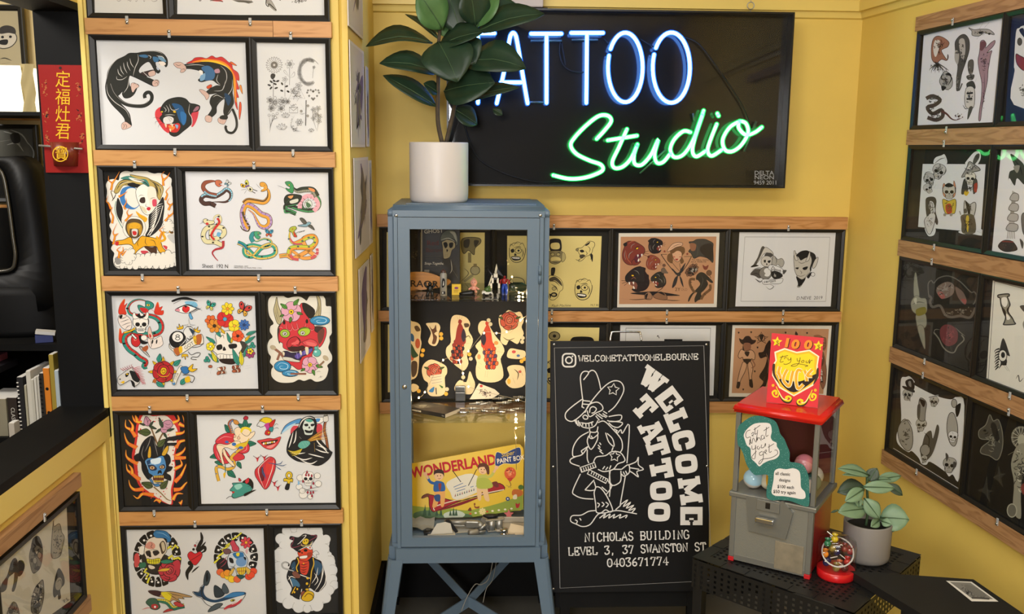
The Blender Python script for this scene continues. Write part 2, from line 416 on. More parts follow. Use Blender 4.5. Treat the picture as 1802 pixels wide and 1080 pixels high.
def offset_path(pts,d):
    out=[];N=len(pts)
    for i,p in enumerate(pts):
        A_=pts[max(0,i-1)];B_=pts[min(N-1,i+1)];dx,dy=B_[0]-A_[0],B_[1]-A_[1];L=math.hypot(dx,dy) or 1
        out.append((p[0]-dy/L*d,p[1]+dx/L*d))
    return out
def snake(a,pts,w,c,belly=None,side=1,lw=4,spots=None,nb=16,tip=.25,c2=None,rng=(0,1)):
    q=catmull(P2(pts),False,6);N=len(q)
    tp=lambda t:1 if t<.62 else max(tip*.2,1-(t-.62)/.38*(1-tip*.2))
    a.l(q,w+lw*1.6,'k',tp,False);a.l(q,w,c,tp,False)
    if c2:a.l(offset_path(q,-side*w*.26),w*.3,c2,tp,False)
    if belly:
        i0,i1=int(rng[0]*N),max(int(rng[0]*N)+3,int(rng[1]*N))
        b=[(p,tp(i/(N-1))) for i,p in enumerate(q)]
        off=offset_path(q,0)
        nn=offset_path(q,1)
        bl=[(p[0]+(n[0]-p[0])*side*w*.26*tp(i/(N-1)),p[1]+(n[1]-p[1])*side*w*.26*tp(i/(N-1))) for i,(p,n) in enumerate(zip(q,nn))][i0:i1]
        a.l(bl,w*.42,belly,lambda t:tp((i0+t*(i1-1-i0))/(N-1)),False)
        st=max(1,len(bl)//nb)
        for i in range(st,len(bl)-1,st):
            p,n=bl[i],offset_path(bl,1)[i];h=w*.2*tp((i0+i)/(N-1))
            a.l([(p[0]-(n[0]-p[0])*h,p[1]-(n[1]-p[1])*h),(p[0]+(n[0]-p[0])*h,p[1]+(n[1]-p[1])*h)],lw*.7,'k',0,False)
    if spots:
        for i in range(N//12,N-N//8,max(2,N//9)):
            p,n=q[i],offset_path(q,1)[i];a.e(p[0]-(n[0]-p[0])*side*w*.2,p[1]-(n[1]-p[1])*side*w*.2,w*.3,w*.2,spots,n=10)
def snakehead(a,x,y,s,rot,c,c2='r',flip=1,lw=4):
    with at(a,x,y,s,rot,flip):   # faces +x, mouth open
        a.l("48,4 70,0 84,-10",lw,'k').l("70,0 84,8",lw,'k')
        a.f("-10,0 20,2 46,-10 40,16 10,22",c2)
        a.o("-46,-22 -10,-30 26,-28 50,-14 48,-6 20,-4 -4,4 6,10 34,16 40,24 20,30 -20,26 -46,20",c,lw)
        a.oe(10,-17,6,5,'y',2);a.e(11,-17,2,3,'k');a.l("44,-8 42,2",3,'w')
def flame(a,pts,c='o',hi='y',w=14,lw=3):
    q=P2(pts);a.l(q,w+2*lw,'r',1);a.l(q,w,c,1);a.l(q,w*.45,hi,1)
def cloud(a,pts,c,r0,lw=0,lc='k'):
    """scalloped outline: circles along a closed path plus the fill"""
    q=catmull(P2(pts),True,3);a.p(q,c);i=0;L=0
    for k,p in enumerate(q):
        n=q[(k+1)%len(q)];L += math.hypot(n[0]-p[0],n[1]-p[1])
        if L>r0*1.15:
            L=0;i += 1;rr=r0*(.8+.4*((i*37)%10)/10)
            if lw:a.e(p[0],p[1],rr+lw,None,lc)
            a.e(p[0],p[1],rr,None,c)
    if lw:a.p(offset_closed(q,.985),c)
def offset_closed(q,k):
    cx=sum(p[0] for p in q)/len(q);cy=sum(p[1] for p in q)/len(q);return [(cx+(p[0]-cx)*k,cy+(p[1]-cy)*k) for p in q]
def scribble(a,x,y,rx,ry,n,c='d',w=3,seed=1,rot=0):
    r=random.Random(seed)
    with at(a,x,y,1,rot):
        for i in range(n):
            t=r.uniform(0,6.28);k=r.uniform(0,.85);cx,cy=rx*k*math.cos(t),ry*k*math.sin(t);L=min(rx,ry)*r.uniform(.3,.7);an=r.uniform(0,6.28)
            a.l([(cx+L*u*math.cos(an+b),cy+L*u*math.sin(an+b)) for u,b in ((-.5,.3),(0,0),(.5,-.4))],w*r.uniform(.6,1.3),c if r.random()<.75 else 'k',2)
def blobart(a,x,y,rx,ry,base,dark,n=8,seed=1,rot=0,k=9,lw=3,jag=.22):
    """a small dense drawing: irregular tonal shape with darker and lighter patches inside"""
    r=random.Random(seed)
    with at(a,x,y,1,rot):
        pts=[(rx*(1+r.uniform(-jag,jag*.6))*math.cos(t),ry*(1+r.uniform(-jag,jag*.6))*math.sin(t)) for t in [6.283*i/k for i in range(k)]]
        a.o(pts,base,lw,dark)
        for i in range(n):
            t=r.uniform(0,6.28);q=r.uniform(.1,.7);cx,cy=rx*q*math.cos(t),ry*q*math.sin(t);s_=min(rx,ry)*r.uniform(.16,.36)
            a.f([(cx+s_*r.uniform(.5,1.2)*math.cos(u),cy+s_*r.uniform(.5,1.3)*math.sin(u)) for u in (0,1.2,2.4,3.7,5)],dark if r.random()<.6 else 'l',3)
        for i in range(n):
            t=r.uniform(0,6.28);a.l([(rx*.2*math.cos(t),ry*.2*math.sin(t)),(rx*.5*math.cos(t+.4),ry*.5*math.sin(t+.4)),(rx*.85*math.cos(t+.3),ry*.85*math.sin(t+.3))],lw,dark,2)
def bighead(a,x,y,s,c,lc='k',rot=0,flip=1,tongue='r',lw=3):
    """snarling big-cat head facing left in profile"""
    with at(a,x,y,s,rot,flip):
        a.o("-44,-6 -40,-22 -22,-36 0,-46 22,-48 30,-44 44,-36 40,-26 48,0 46,28 30,46 8,50 6,40 -6,30 -10,16 -24,8 -38,4",c,lw,lc)
        a.f("-36,4 -10,8 2,24 10,40 -14,44 -28,36 -18,28 -30,14",tongue)
        a.o("-26,36 -14,48 6,50 10,36 0,26 -8,40 -18,34",c,lw,lc)
        a.f("-34,5 -31,16 -28,6",'w').f("-20,34 -18,22 -14,34",'w').f("-18,8 -15,18 -12,8",'w')
        a.oe(-12,-18,6,4,'y',2,20);a.l("-26,-28 -10,-24 0,-12",lw*1.2,lc,2);a.f("30,-44 44,-36 40,-26 30,-30",lc)
        a.l("-40,-2 -60,-8",1.6,lc).l("-40,2 -60,4",1.6,lc).l("-36,6 -54,14",1.6,lc)
        a.l("-4,-38 10,-30 14,-16",lw,'m',2).l("4,-8 20,6 22,24",lw*1.4,'m',2).l("36,-10 40,10 34,30",lw,'m',2)
# ================================================================ the flash sheets on the pillar
PAPER='#d3d3d2';PAPER2='#cfcdc6'
def paper(a,pts,c=PAPER):return a.p(pts,c)
def art_p0():
    a=A(PIL,150,-60,3.917)
    paper(a,"55,-200 575,-200 573,336 66,332",PAPER2)
    a.ls("215,236 232,244 252,232|290,244 300,236 312,244 318,230|345,240 352,246 362,232|400,232 406,246 412,236|452,236 470,246 492,240 494,228 478,226|250,200 300,190 340,206|420,190 470,180 500,205",4,'m')
    lineflower(a,330,130,60,7,'m',4);lineflower(a,440,160,40,6,'m',4);return a
def art_p1():
    a=A(PIL,150,-60,3.917)
    paper(a,"640,-200 1660,-200 1672,340 634,337")
    a.l("785,235 790,242 800,236",5,'d').f("860,238 920,230 950,246 900,244",'r').l("860,240 905,236 950,248",5,'d')
    for i in range(16):a.l([(1010+i*9,234),(1060+i*6,248),(1085+i*5,262-abs(i-9)*2)],5,'d',2)
    a.f("1250,220 1280,232 1318,300 1305,310 1262,272 1245,246",'m').l("1250,220 1246,262 1262,280 1268,262 1318,306",6).l("1270,240 1310,296",7,'w',2)
    scribble(a,1470,242,65,16,46,'d',5,4);a.f("1330,228 1345,240 1350,226",'d');return a
def art_p2():
    a=A(PIL,160,60,5.4)
    paper(a,"50,56 1484,69 1513,1055 111,1050")
    K='#26261f';PAW='#cfae9f'
    # left panther
    a.o("470,372 530,352 600,340 615,380 570,402 515,400",'#3a2a26',4);a.o("545,365 600,345 612,385 560,402",PAW,3)
    a.o("440,180 520,164 610,160 680,182 722,232 728,285 712,312 690,285 655,290 640,262 612,270 622,310 645,330 658,352 635,372 600,335 572,285 545,262 500,285 462,325 458,365 520,405 600,440 600,492 560,480 480,440 405,405 368,395 360,440 372,500 400,470 440,480 435,520 410,570 370,602 320,606 298,570 305,540 270,575 250,600 275,650 330,710 366,760 378,820 385,870 350,880 330,850 318,800 280,750 220,690 180,640 150,580 138,500 150,430 160,360 190,300 240,250 320,210 365,182",K,6)
    a.l("190,480 220,560 275,628 340,668 430,684 510,680 568,640 580,590 560,556 530,556 510,580 515,608",34,K)
    a.l("186,470 215,548 268,612 338,654 430,668 505,662 545,632",4,'m')
    a.o("585,450 620,432 648,448 640,485 610,498 585,485",PAW,3).ls("600,450 630,440 645,465|600,470 630,462 636,492",4)
    a.o("380,480 400,462 448,478 455,500 425,520 400,555 385,530",PAW,3).ls("405,480 415,462 425,480|430,486 445,478 458,498",4)
    a.o("300,845 330,832 360,850 385,875 340,900 300,905 290,870",PAW,3).ls("300,850 318,870 300,905|320,850 340,872 330,900",4)
    for q in ("345,260 350,300 375,350","310,270 318,320 345,372","280,300 288,345 315,385","255,330 265,375 300,405","370,230 382,280 410,320"):a.l(q,7,'l',2)
    a.l("445,190 450,250 420,320 400,400",7,'l',2).l("345,400 300,430 250,430 244,400",6,'l',2).l("360,420 350,500 310,560",6,'l',2).l("150,470 160,560 220,640 330,720 370,800",6,'l',2).l("330,200 240,245 175,330 150,430",5,'l',2).l("440,172 600,160 690,190",5,'l',2).l("470,330 540,400 610,440",6,'l',2)
    a.f("460,200 520,195 545,215 520,225 470,215",'#3f6f96').f("590,215 640,225 640,260 600,262",'#3f6f96').f("640,205 690,225 715,260 690,262 650,240",'#6d95b0').f("645,262 690,262 712,285 680,302 650,285",'#e8dccf').f("622,312 648,325 645,345 628,335",'#b2b9c4');a.ls("620,205 680,215 700,240|655,195 690,205|540,200 570,215 560,235",5,'w')
    # panther head
    a.f("620,720 680,690 720,760 760,900 740,940 690,910 640,840 610,780",'#cc3a3f').f("960,740 1020,715 1015,790 985,860 955,880 940,800",'#c8404a')
    a.o("660,720 690,660 740,620 830,600 900,615 940,655 990,665 1035,685 1020,730 960,745 950,790 965,830 940,870 880,920 830,960 790,972 750,950 752,920 800,900 840,880 825,850 770,850 700,850 655,800 680,760",K,6)
    a.f("770,660 860,680 900,780 885,860 840,820 810,730",'#20507c').f("850,740 905,760 900,840 870,860",'#2f6ba0').f("1000,690 1028,690 1015,722 970,735",'#9c6a74')
    a.f("690,800 740,780 785,800 770,845 700,850",'#d6d2cc').f("690,855 760,862 830,845 850,880 820,930 760,930 720,900",'#c22f26').f("735,870 800,880 770,915",'#e8823c').f("800,860 830,868 818,900",'#7fa6c8')
    for q in ("700,855 720,858 715,890","760,850 780,855 775,882","745,900 762,905 758,930"):a.f(q,'i')
    a.oe(675,738,12,8,'y',3).oe(795,738,16,10,'y',3,10)
    for q in ("690,690 715,720 700,740","715,675 740,720 735,745","745,665 765,715 800,722 840,705","700,770 750,765 800,770"):a.l(q,6,'l',2)
    a.ls("690,820 620,790 592,800|690,830 620,830 612,860|700,840 650,860 640,890|720,790 760,800 770,820|730,800 750,815 755,835",3,'k');a.l("940,660 930,740 960,800 950,880 870,930",5,'w',2)
    # right panther with flames
    FL="905,280 960,250 990,225 1050,220 1100,230 1150,205 1190,225 1240,215 1280,240 1300,260 1340,290 1350,330 1400,370 1410,440 1385,440 1410,520 1385,530 1405,600 1385,610 1395,720 1370,660 1360,560 1350,430 1320,330 1230,285 1100,265 990,272"
    a.o(FL,'#c9302a',3);a.f("960,268 1060,240 1150,240 1240,255 1310,300 1360,380 1380,460 1380,560 1385,650 1365,600 1352,440 1318,332 1230,288 1100,268",'#e8871f').f("1040,258 1150,250 1240,272 1320,330 1358,430 1362,560 1350,430 1310,330 1230,288",'#f0c02a')
    a.o("1330,262 1350,270 1388,300 1345,290 1322,272",'#d8642a',3).o("1412,490 1430,490 1442,570 1420,530",'#e0842a',3).o("1412,650 1428,655 1430,720 1412,815 1405,740",'#d8502a',3)
    a.o("880,292 960,282 1050,266 1140,268 1230,290 1300,325 1345,385 1352,480 1345,560 1362,620 1350,690 1310,760 1275,775 1260,730 1272,620 1230,640 1195,690 1190,750 1130,800 1100,790 1150,710 1130,650 1150,590 1210,560 1130,570 1090,560 1130,520 1190,490 1240,490 1200,470 1160,440 1110,440 1050,455 1020,435 1060,400 1040,360 1020,345 950,330 905,325",K,5)
    a.o("785,285 810,268 860,270 900,305 905,335 880,362 850,362 855,330 820,320",PAW,3).ls("800,280 830,300 860,290|820,270 850,290|860,340 885,330 895,350",4)
    a.f("1050,320 1110,300 1160,330 1180,380 1160,430 1090,440 1060,420 1090,380",'#3d6890').f("1040,400 1085,370 1080,430 1040,445",'#7aa2c0').f("1175,340 1215,330 1225,365 1185,370",'#b88a94').f("1030,345 1060,350 1062,385 1035,375",'w')
    a.o("1030,530 1060,528 1110,560 1125,590 1100,625 1080,590 1050,560",PAW,3);a.o("1100,500 1140,478 1150,500 1115,520",'#d0502a',3)
    a.o("1085,790 1110,770 1150,790 1140,835 1095,830",PAW,3).o("1210,800 1260,780 1290,800 1265,855 1215,840",PAW,3);a.ls("1100,795 1098,832|1120,795 1118,836|1230,805 1228,845|1250,805 1250,852",3)
    a.o("1230,780 1265,770 1300,780 1290,810 1230,805",K,2);a.l("1345,710 1380,800 1385,880 1350,935 1300,930 1280,890 1288,870",24,K)
    for q in ("1230,300 1280,350 1290,430 1250,520","1210,380 1195,440 1230,480","1280,440 1250,530 1170,540","1345,430 1340,520 1290,590 1260,610","1160,600 1200,580 1260,610","1350,580 1362,660 1300,760","900,300 1000,290 1080,300","1240,620 1195,660","1270,640 1262,720"):a.l(q,6,'l',2)
    a.f("1270,560 1330,600 1310,680 1285,640",'#22405c');return a
def art_p3():
    a=A(PIL,430,50,4.91)
    paper(a,"100,115 723,120 741,1019 126,1014")
    for k in range(20):
        t=k*.314;a.l([(258+28*math.cos(t),316+28*math.sin(t)),(258+58*math.cos(t-.1),316+58*math.sin(t-.1)),(258+72*math.cos(t),316+72*math.sin(t)),(258+58*math.cos(t+.12),316+58*math.sin(t+.12))],3,'d')
    a.e(258,316,30,30,'#6a655e').e(258,316,10,10,'l')
    a.l("390,340 392,420 390,490",3,'d');lineflower(a,392,308,40,6,'d',2.5);lineflower(a,392,308,20,5,'d',2.5);a.ls("390,420 350,360 345,380 390,420|392,430 430,375 432,410 392,430",2.5,'d')
    a.f("228,400 246,388 268,400 262,425 245,440 228,425",'k').l("250,440 250,590",4)
    for x,y,an in ((232,460,220),(288,455,-20),(265,480,20),(215,490,200),(230,515,130),(275,515,-20),(258,452,40)):a.e(x,y,16,8,'k',an)
    lineflower(a,350,440,26,5,'d',2.5);a.l("350,465 350,590",3,'d')
    for x,y,an in ((326,478,60),(365,500,-20),(323,538,20),(378,545,30)):a.e(x,y,14,8,'k',an)
    r=random.Random(3)
    for k in range(26):
        t=1.1+k*.165;lineflower(a,555+75*math.cos(t)*1.05,375+105*math.sin(t),r.uniform(14,24),5,'d',2)
    a.l("640,310 600,270 560,262",3,'d').l("590,430 595,370 600,330",2,'d').ls("596,390 575,370|596,380 615,360|595,400 570,395",2,'d');lineflower(a,602,335,14,5,'d',2)
    a.l("385,605 458,480 525,605",2,'d',0,False,True);scribble(a,455,560,50,75,40,'d',2.5,8);a.ls("455,640 450,600|455,640 470,600",3,'d');lineflower(a,470,495,30,5,'d',2.5);lineflower(a,425,540,28,5,'d',2.5)
    for k in range(15):
        t=k*.42;X=595+52*math.sin(t)**3;Y=565-(40*math.cos(t)-16*math.cos(2*t)-6*math.cos(3*t));lineflower(a,X,Y,9,4,'d',2)
    for x,y,q in ((265,640,55),(335,630,40),(225,620,34),(320,690,34),(235,690,30),(375,632,24)):lineflower(a,x,y,q,6,'d',2.5,q);lineflower(a,x,y,q*.5,5,'d',2)
    a.l("390,680 462,680 462,730 390,730",3,'d',0,False,True).l("390,680 426,712 462,680",3,'d',0,False);scribble(a,426,665,30,24,16,'d',2.5,2)
    a.l("535,620 530,840",7,'d').ls("530,720 490,650|530,730 500,740 480,735|532,700 550,660|528,800 560,755",3,'d')
    for x,y in ((550,668),(493,715),(548,755)):a.e(x,y,12,12,'m')
    a.ls("630,890 600,800 590,700|630,890 640,800 635,680|600,800 570,760|640,800 660,760|590,700 560,710",2.5,'d')
    for x,y in ((600,700),(640,690),(620,740),(650,760),(600,775),(645,800)):lineflower(a,x,y,24,5,'d',2.5,x)
    a.ls("220,900 225,830 215,760|225,840 255,770 280,740|225,850 250,790 295,770|222,870 240,800 245,740",2.5,'d')
    for x,y in ((215,750),(250,745),(285,735),(270,770)):a.oe(x,y,10,10,PAPER,2.5,0,'d')
    for x,y,q in ((358,750,40),(325,850,50),(580,880,28)):
        for d in (-60,-30,0,30,60):leaf(a,x,y+q*.4,q*1.05,d-90,PAPER,.4,2.2,'d')
    lineflower(a,476,810,32,6,'d',3);a.oe(476,810,9,9,PAPER,3,0,'d')
    a.ls("435,750 405,820 420,870 500,890|400,830 440,880 480,890",2.5,'d');scribble(a,430,865,34,28,22,'d',3,5);scribble(a,412,790,12,36,10,'d',2.5,6);return a
def art_p4():
    a=A(PIL,170,280,5.143)
    W='#e6e0d2'
    a.f("215,130 265,105 320,115 350,95 400,100 440,95 470,115 520,130 560,125 600,130 640,150 680,180 675,230 690,270 712,300 695,330 690,370 720,410 705,450 690,490 720,540 730,600 705,640 735,690 715,740 710,780 740,830 745,860 720,890 750,930 730,970 690,965 640,990 590,985 540,992 480,985 430,990 380,985 330,990 260,985 200,990 160,960 150,900 160,850 130,810 150,760 120,720 135,650 115,600 130,560 115,500 130,450 100,400 90,350 95,290 85,230 110,190 160,180 200,190",W,3)
    a.f("230,270 290,245 350,260 390,320 395,400 350,450 290,450 230,410 210,340",'#3b78b4').f("275,275 345,265 385,330 390,400 345,440 290,410 255,350",W)
    # dark wings
    a.f("470,520 500,460 560,400 600,340 615,420 605,520 590,600 540,660 480,700 440,690 470,620",'#22201d')
    for k in range(11):a.l([(470+k*3,690-k*22),(500+k*5,660-k*24),(520+k*8,600-k*20)],6,W,2)
    a.l("540,430 530,560 460,690",7,W).l("600,420 560,560 480,690",6,W).f("190,350 175,440 190,520 240,600 265,650 225,560 240,470 215,390",'#22201d').l("175,380 165,460 200,560 270,680",6,'#3f7d70');a.ls("200,400 240,440|190,440 235,480|195,490 240,520|210,530 250,560|230,570 262,600",6,'#22201d')
    # hair
    a.o("160,285 200,210 260,180 330,175 300,140 370,150 450,165 500,190 560,215 605,260 590,330 570,370 545,330 530,260 470,270 430,230 370,250 300,240 240,240 200,300 170,310",'#b39a52',4)
    a.f("215,175 290,150 380,180 450,185 480,250 440,230 380,205 300,190",'#3f7d70').f("290,165 350,175 430,195 400,210 330,195",W)
    a.ls("180,280 220,220 280,200|250,230 330,215 380,240|470,180 540,240 560,330|500,200 570,250 585,320|520,220 545,280 550,340|330,180 420,200 480,250|210,200 260,185 330,195|180,300 160,350 140,370",8);a.ls("200,240 260,210 320,210|560,240 590,280 580,330|490,200 540,230",5,'i');a.f("280,225 350,220 420,240 380,258 310,250",'k')
    a.l("170,300 130,290 150,360 135,380",8,'#6a5a34',2)
    # face, half skull
    a.o("360,270 420,225 470,250 525,260 545,350 540,420 510,470 465,505 420,480 390,420 360,340",'#efe7da',4)
    a.f("470,250 528,262 546,350 540,410 500,465 470,480 480,400 460,330",'#f0dcc8').f("400,350 435,345 440,390 410,398 388,380",'#3c2c26').f("505,370 540,365 540,420 510,425",'#d0485a').f("455,440 475,432 490,445 475,465 455,455",'#c02a38')
    a.ls("480,365 505,350 535,350|490,362 520,358|450,400 445,425 470,430|400,420 430,450 460,490|430,330 400,325 380,340|460,330 470,300",4);a.l("415,440 445,450 440,480",3,'d').f("395,425 440,440 455,490 420,470",'i');a.ls("405,430 412,452|418,436 424,462|430,442 436,470",3)
    a.f("355,470 400,500 440,520 460,540 440,570 410,545 380,520",'#e0a61d').ls("370,480 390,520|400,490 420,540|430,515 440,550",5,'r')
    # lion
    a.oe(340,620,105,105,W,3,0,'d');a.o("265,640 270,580 300,545 345,540 400,555 420,610 410,660 385,700 345,715 300,700",'#5a4526',4);a.f("278,640 282,590 340,570 400,590 412,640 390,690 380,640 340,600 300,640 298,690",'#b88a28')
    a.f("300,590 345,575 390,590 385,625 300,625",'#dca322').f("318,640 345,630 372,640 365,690 345,700 325,690",'#d8d0c4').f("325,655 345,650 362,660 358,685 332,685",'r');a.ls("310,605 330,610|360,610 380,603|290,575 300,550|390,570 395,550",6)
    a.o("175,740 240,730 310,705 340,770 400,700 450,700 530,715 580,750 600,800 640,840 645,868 600,860 560,830 540,790 480,790 430,790 370,830 340,870 310,850 330,800 290,770 190,775",'#e0a31c',5)
    a.f("430,790 500,795 540,790 545,850 510,860 470,830",'#4a2e1a').ls("390,710 370,760 380,790|450,700 440,750 460,780|480,730 520,740 540,790|560,740 590,800|340,780 360,820",5);a.l("540,700 580,740 620,720 600,670 640,650 690,665",22,'#e0a31c');a.e(680,662,16,12,'#6a4a22');a.f("170,750 200,745 195,780 170,775",'r').f("400,830 460,830 470,860 420,858",'#c8404a').f("600,780 640,790 630,820",'#c8404a')
    # clouds
    cloud(a,"200,930 300,890 420,880 560,870 680,850 720,920 640,960 480,965 300,970 210,965",W,26,4,'#3a3733');cloud(a,"250,850 310,820 340,880 300,930 240,920",W,20,3,'#3a3733');cloud(a,"610,590 660,560 690,620 640,650",W,18,3,'#3a3733')
    a.f("165,900 200,880 220,940 180,950",'m').f("640,690 700,680 710,760 670,740",'l')
    for q in ("130,280 140,220 110,190 110,150|140,220 170,180 210,110","605,240 600,180 590,140 625,100|605,190 640,160 665,118","620,370 640,320 630,290 670,245","650,460 665,420 640,390 660,350|665,420 690,400 705,365","620,560 650,520 645,490|650,520 690,490 695,450","140,580 150,520 130,470 150,430|130,450 110,400 90,380 105,330","150,770 165,700 150,660 185,580|165,690 200,670","200,895 205,840 185,820 225,785|215,850 240,830 238,790|230,870 275,820","200,340 240,320 280,290","265,450 250,430 270,390 265,350","260,560 290,520 275,480 300,440|290,520 330,490","570,720 590,660 570,640 620,605"):
        for p in q.split('|'):flame(a,p,'o','y',16,3)
    return a
def art_p5():
    a=A(PIL,315,285,5.269)
    paper(a,"57,70 1422,90 1439,1002 96,998",'#d6d6d8')
    # 1 brown and blue
    snake(a,"340,408 290,385 235,385 205,350 240,310 330,320 400,285 440,255 480,285 475,340 430,370 360,370 290,370",36,'#4a3028','#8fc3d4',-1,4,nb=14,rng=(.3,.8));a.l("285,385 310,405 350,430",9,'k',1)
    snake(a,"350,310 270,290 225,240 240,195 300,178 345,180",34,'#8c4a34','#8fc3d4',-1,4,nb=14,tip=1,rng=(.02,.35));a.o("340,170 380,168 400,190 388,200 370,205 395,215 370,230 345,215 335,195",'#c46a4a',4);a.oe(375,182,5,4,'y',2);a.l("390,212 415,225",3,'r');butterfly(a,450,200,.62,'#d9dcd8','#6a97a6',40,5)
    # 2 cobra orange / purple
    snake(a,"632,628 600,560 590,470 620,400 690,420 760,480 830,510 840,570 800,605 750,590 720,540 690,480 640,440",44,'#d99a34','#a78ac0',-1,5,nb=22,tip=.9);a.l("570,590 590,625 640,640 655,600 630,560 600,500 590,460",22,'#4a3a2a',lambda t:.35+.65*t);a.ls("625,560 655,555|632,590 660,585|615,530 640,522|605,500 625,492",7,'#b9a6cc',0)
    snake(a,"600,385 640,355 720,365 790,372 830,330 830,270 800,225",38,'#d99a34',None,1,5,tip=.8,c2='#4a3420');a.o("755,190 790,188 815,215 820,250 790,270 760,272 775,250 790,235 765,230 750,215",'#d99a34',4);a.oe(795,215,6,5,'y',2);a.f("760,232 788,236 772,254",'w');a.ls("760,250 735,225 715,200|735,225 720,225",3)
    with at(a,625,225,.8,-20):a.o("0,0 -20,-30 -50,-50 -58,-20 -30,5",'y',4).o("0,0 0,-50 30,-70 40,-30 20,0",'#c9c44a',4).oe(12,-30,10,14,'k',2).oe(-36,-20,9,12,'k',2).f("-20,0 10,-10 40,0 10,18",'#6a4a8c').o("0,10 10,60 40,80 60,50 40,20",'#d8d2b0',4).oe(30,48,11,14,'k',2).l("60,60 100,95",9,'d').l("40,78 70,110",9,'d').l("-10,40 -50,70",3).l("-10,30 -70,20",3)
    # 3 green with pink belly
    snake(a,"1085,480 1030,455 990,440 1000,400 1100,430 1200,450 1280,430 1300,370 1260,310 1190,320 1140,370 1160,430 1220,420",34,'#1f2a20','#3f8a55',1,4,nb=12,tip=.8)
    a.l("1120,430 1130,360 1190,315 1260,335 1290,400 1250,455",40,'#e0a3ae').ls("1118,400 1150,395|1125,365 1158,375|1150,335 1172,352|1190,320 1200,345|1225,320 1222,345|1255,340 1240,358|1275,375 1250,380|1280,410 1252,405",3,'k',0);a.oe(1200,390,34,40,'#d8e0d4',4);a.f("1185,370 1225,400 1200,425 1180,405",'#3f6a48').l("1165,385 1210,350",6,'m')
    a.o("985,395 975,340 1010,300 1100,300 1140,320 1110,380 1040,420",'#17211a',4).f("1010,320 1060,310 1040,340",'#e09a5a').f("1030,360 1100,340 1100,370 1040,385",'#cfd0c0').ls("1000,410 1060,400 1110,390|990,380 1030,345",6,'#3f9a60')
    snake(a,"1280,320 1240,260 1160,255 1090,265 1050,225",48,'#1d2a1e','#9a9a88',-1,4,tip=.8,nb=20);a.f("1200,240 1250,250 1260,275 1225,268",'#e0884a');a.o("985,185 1030,180 1060,215 1065,255 1050,290 1005,265 990,240 1020,250 1030,235 1000,215",'#2f8a50',4);a.oe(1022,212,7,6,'y',2);a.l("1005,265 950,230 910,220|",3) if 0 else a.ls("1000,255 950,230 910,218|950,230 915,240",3,'k');a.l("980,440 985,470 1040,470 1090,495",18,'#3f8a55',1)
    # 4 black / cream / red
    snake(a,"400,770 330,740 250,735 225,680 250,620 320,600 400,610 420,660 370,700 310,710 300,640 350,590 385,540 370,495 330,510 320,560",38,'#d8cfa0',None,1,5,spots='k',tip=1);a.l("355,520 375,560 330,620 300,680 330,720",20,'r');a.l("410,730 405,790 340,810 310,840 330,880 362,915",26,'#a82f36',lambda t:1-t*.75);a.f("360,650 390,660 375,695 350,680",'#6aa7cc')
    a.o("320,545 280,540 250,525 225,535 230,560 255,575 290,580 330,565",'#d8cfa0',4);a.e(262,572,14,12,'r');a.e(262,540,6,5,'k');a.ls("230,555 200,560|205,545 225,555 190,575",3)
    # 5 blue-green
    snake(a,"545,745 600,770 660,830 720,880 820,880 890,850 890,790 840,765 760,800 690,870 620,860 610,800 680,770 790,790 850,770 850,730 790,710 720,735 690,715",34,'#2d9a80','#d8b85a',1,4,spots='#16241f',tip=.9);a.l("545,745 590,765 640,815",16,'#1f6a8a',0);snake(a,"690,740 670,700 690,660 730,650",34,'#2f8a8c',None,1,4,tip=1);a.o("700,645 745,645 762,665 730,675 755,690 740,715 715,705 700,680",'#3f9a70',4);a.oe(735,658,5,4,'y',2);a.ls("740,700 770,685|735,705 775,695",3,'r');butterfly(a,835,660,.8,'#3a8fae','#cc5a3a',5,4)
    # 6 lime / orange
    snake(a,"930,872 1000,865 1060,890 1150,850 1240,790 1270,720 1220,690 1150,720 1200,820 1260,870 1150,890 1060,830 1020,840 1030,880 1080,895",34,'#e09a4a',None,1,4,tip=1);snake(a,"1020,850 1040,800 1120,790 1220,790 1270,740 1250,690 1190,695 1130,730 1060,750 1025,700 1030,640",40,'#b8bf3c','#e08a3a',1,4,nb=6,tip=1,spots='#3f5a5a');a.l("1035,860 1060,895 1110,905",24,'#c4525a').l("1280,800 1280,850 1225,895",26,'#c4525a');a.ls("1265,800 1300,795|1265,825 1300,830|1250,850 1285,865",4,'w',0);a.l("1030,710 1070,755 1140,755",16,'#c4525a')
    a.o("1020,640 1035,605 1080,595 1090,620 1070,640 1095,690 1065,690 1045,650",'#a8b03c',4);a.f("1060,640 1092,692 1070,690",'r');a.l("1080,665 1110,645 1165,640",3).l("1110,655 1170,632",3);a.oe(1055,622,6,5,'o',2);a.l("930,872 1000,860",12,'#8a9a4a',lambda t:.2+.8*t)
    a.o("1100,590 1160,575 1200,555 1225,565 1200,590 1170,600",'#7aa0ae',4).o("1120,525 1150,520 1185,560 1160,575",'#4a4a44',4).o("1195,590 1230,585 1258,630 1220,610",'#4a4a44',4);a.ls("1130,530 1165,565|1210,595 1245,620",4,'w')
    a.text('Sheet  192 N',215,978,36,'h',1,.92);a.text('ORIGINAL ART',510,968,11,'h',1,1.3).text('PRINTED & PAINTED 1991',510,983,11,'h',1,1.5);return a
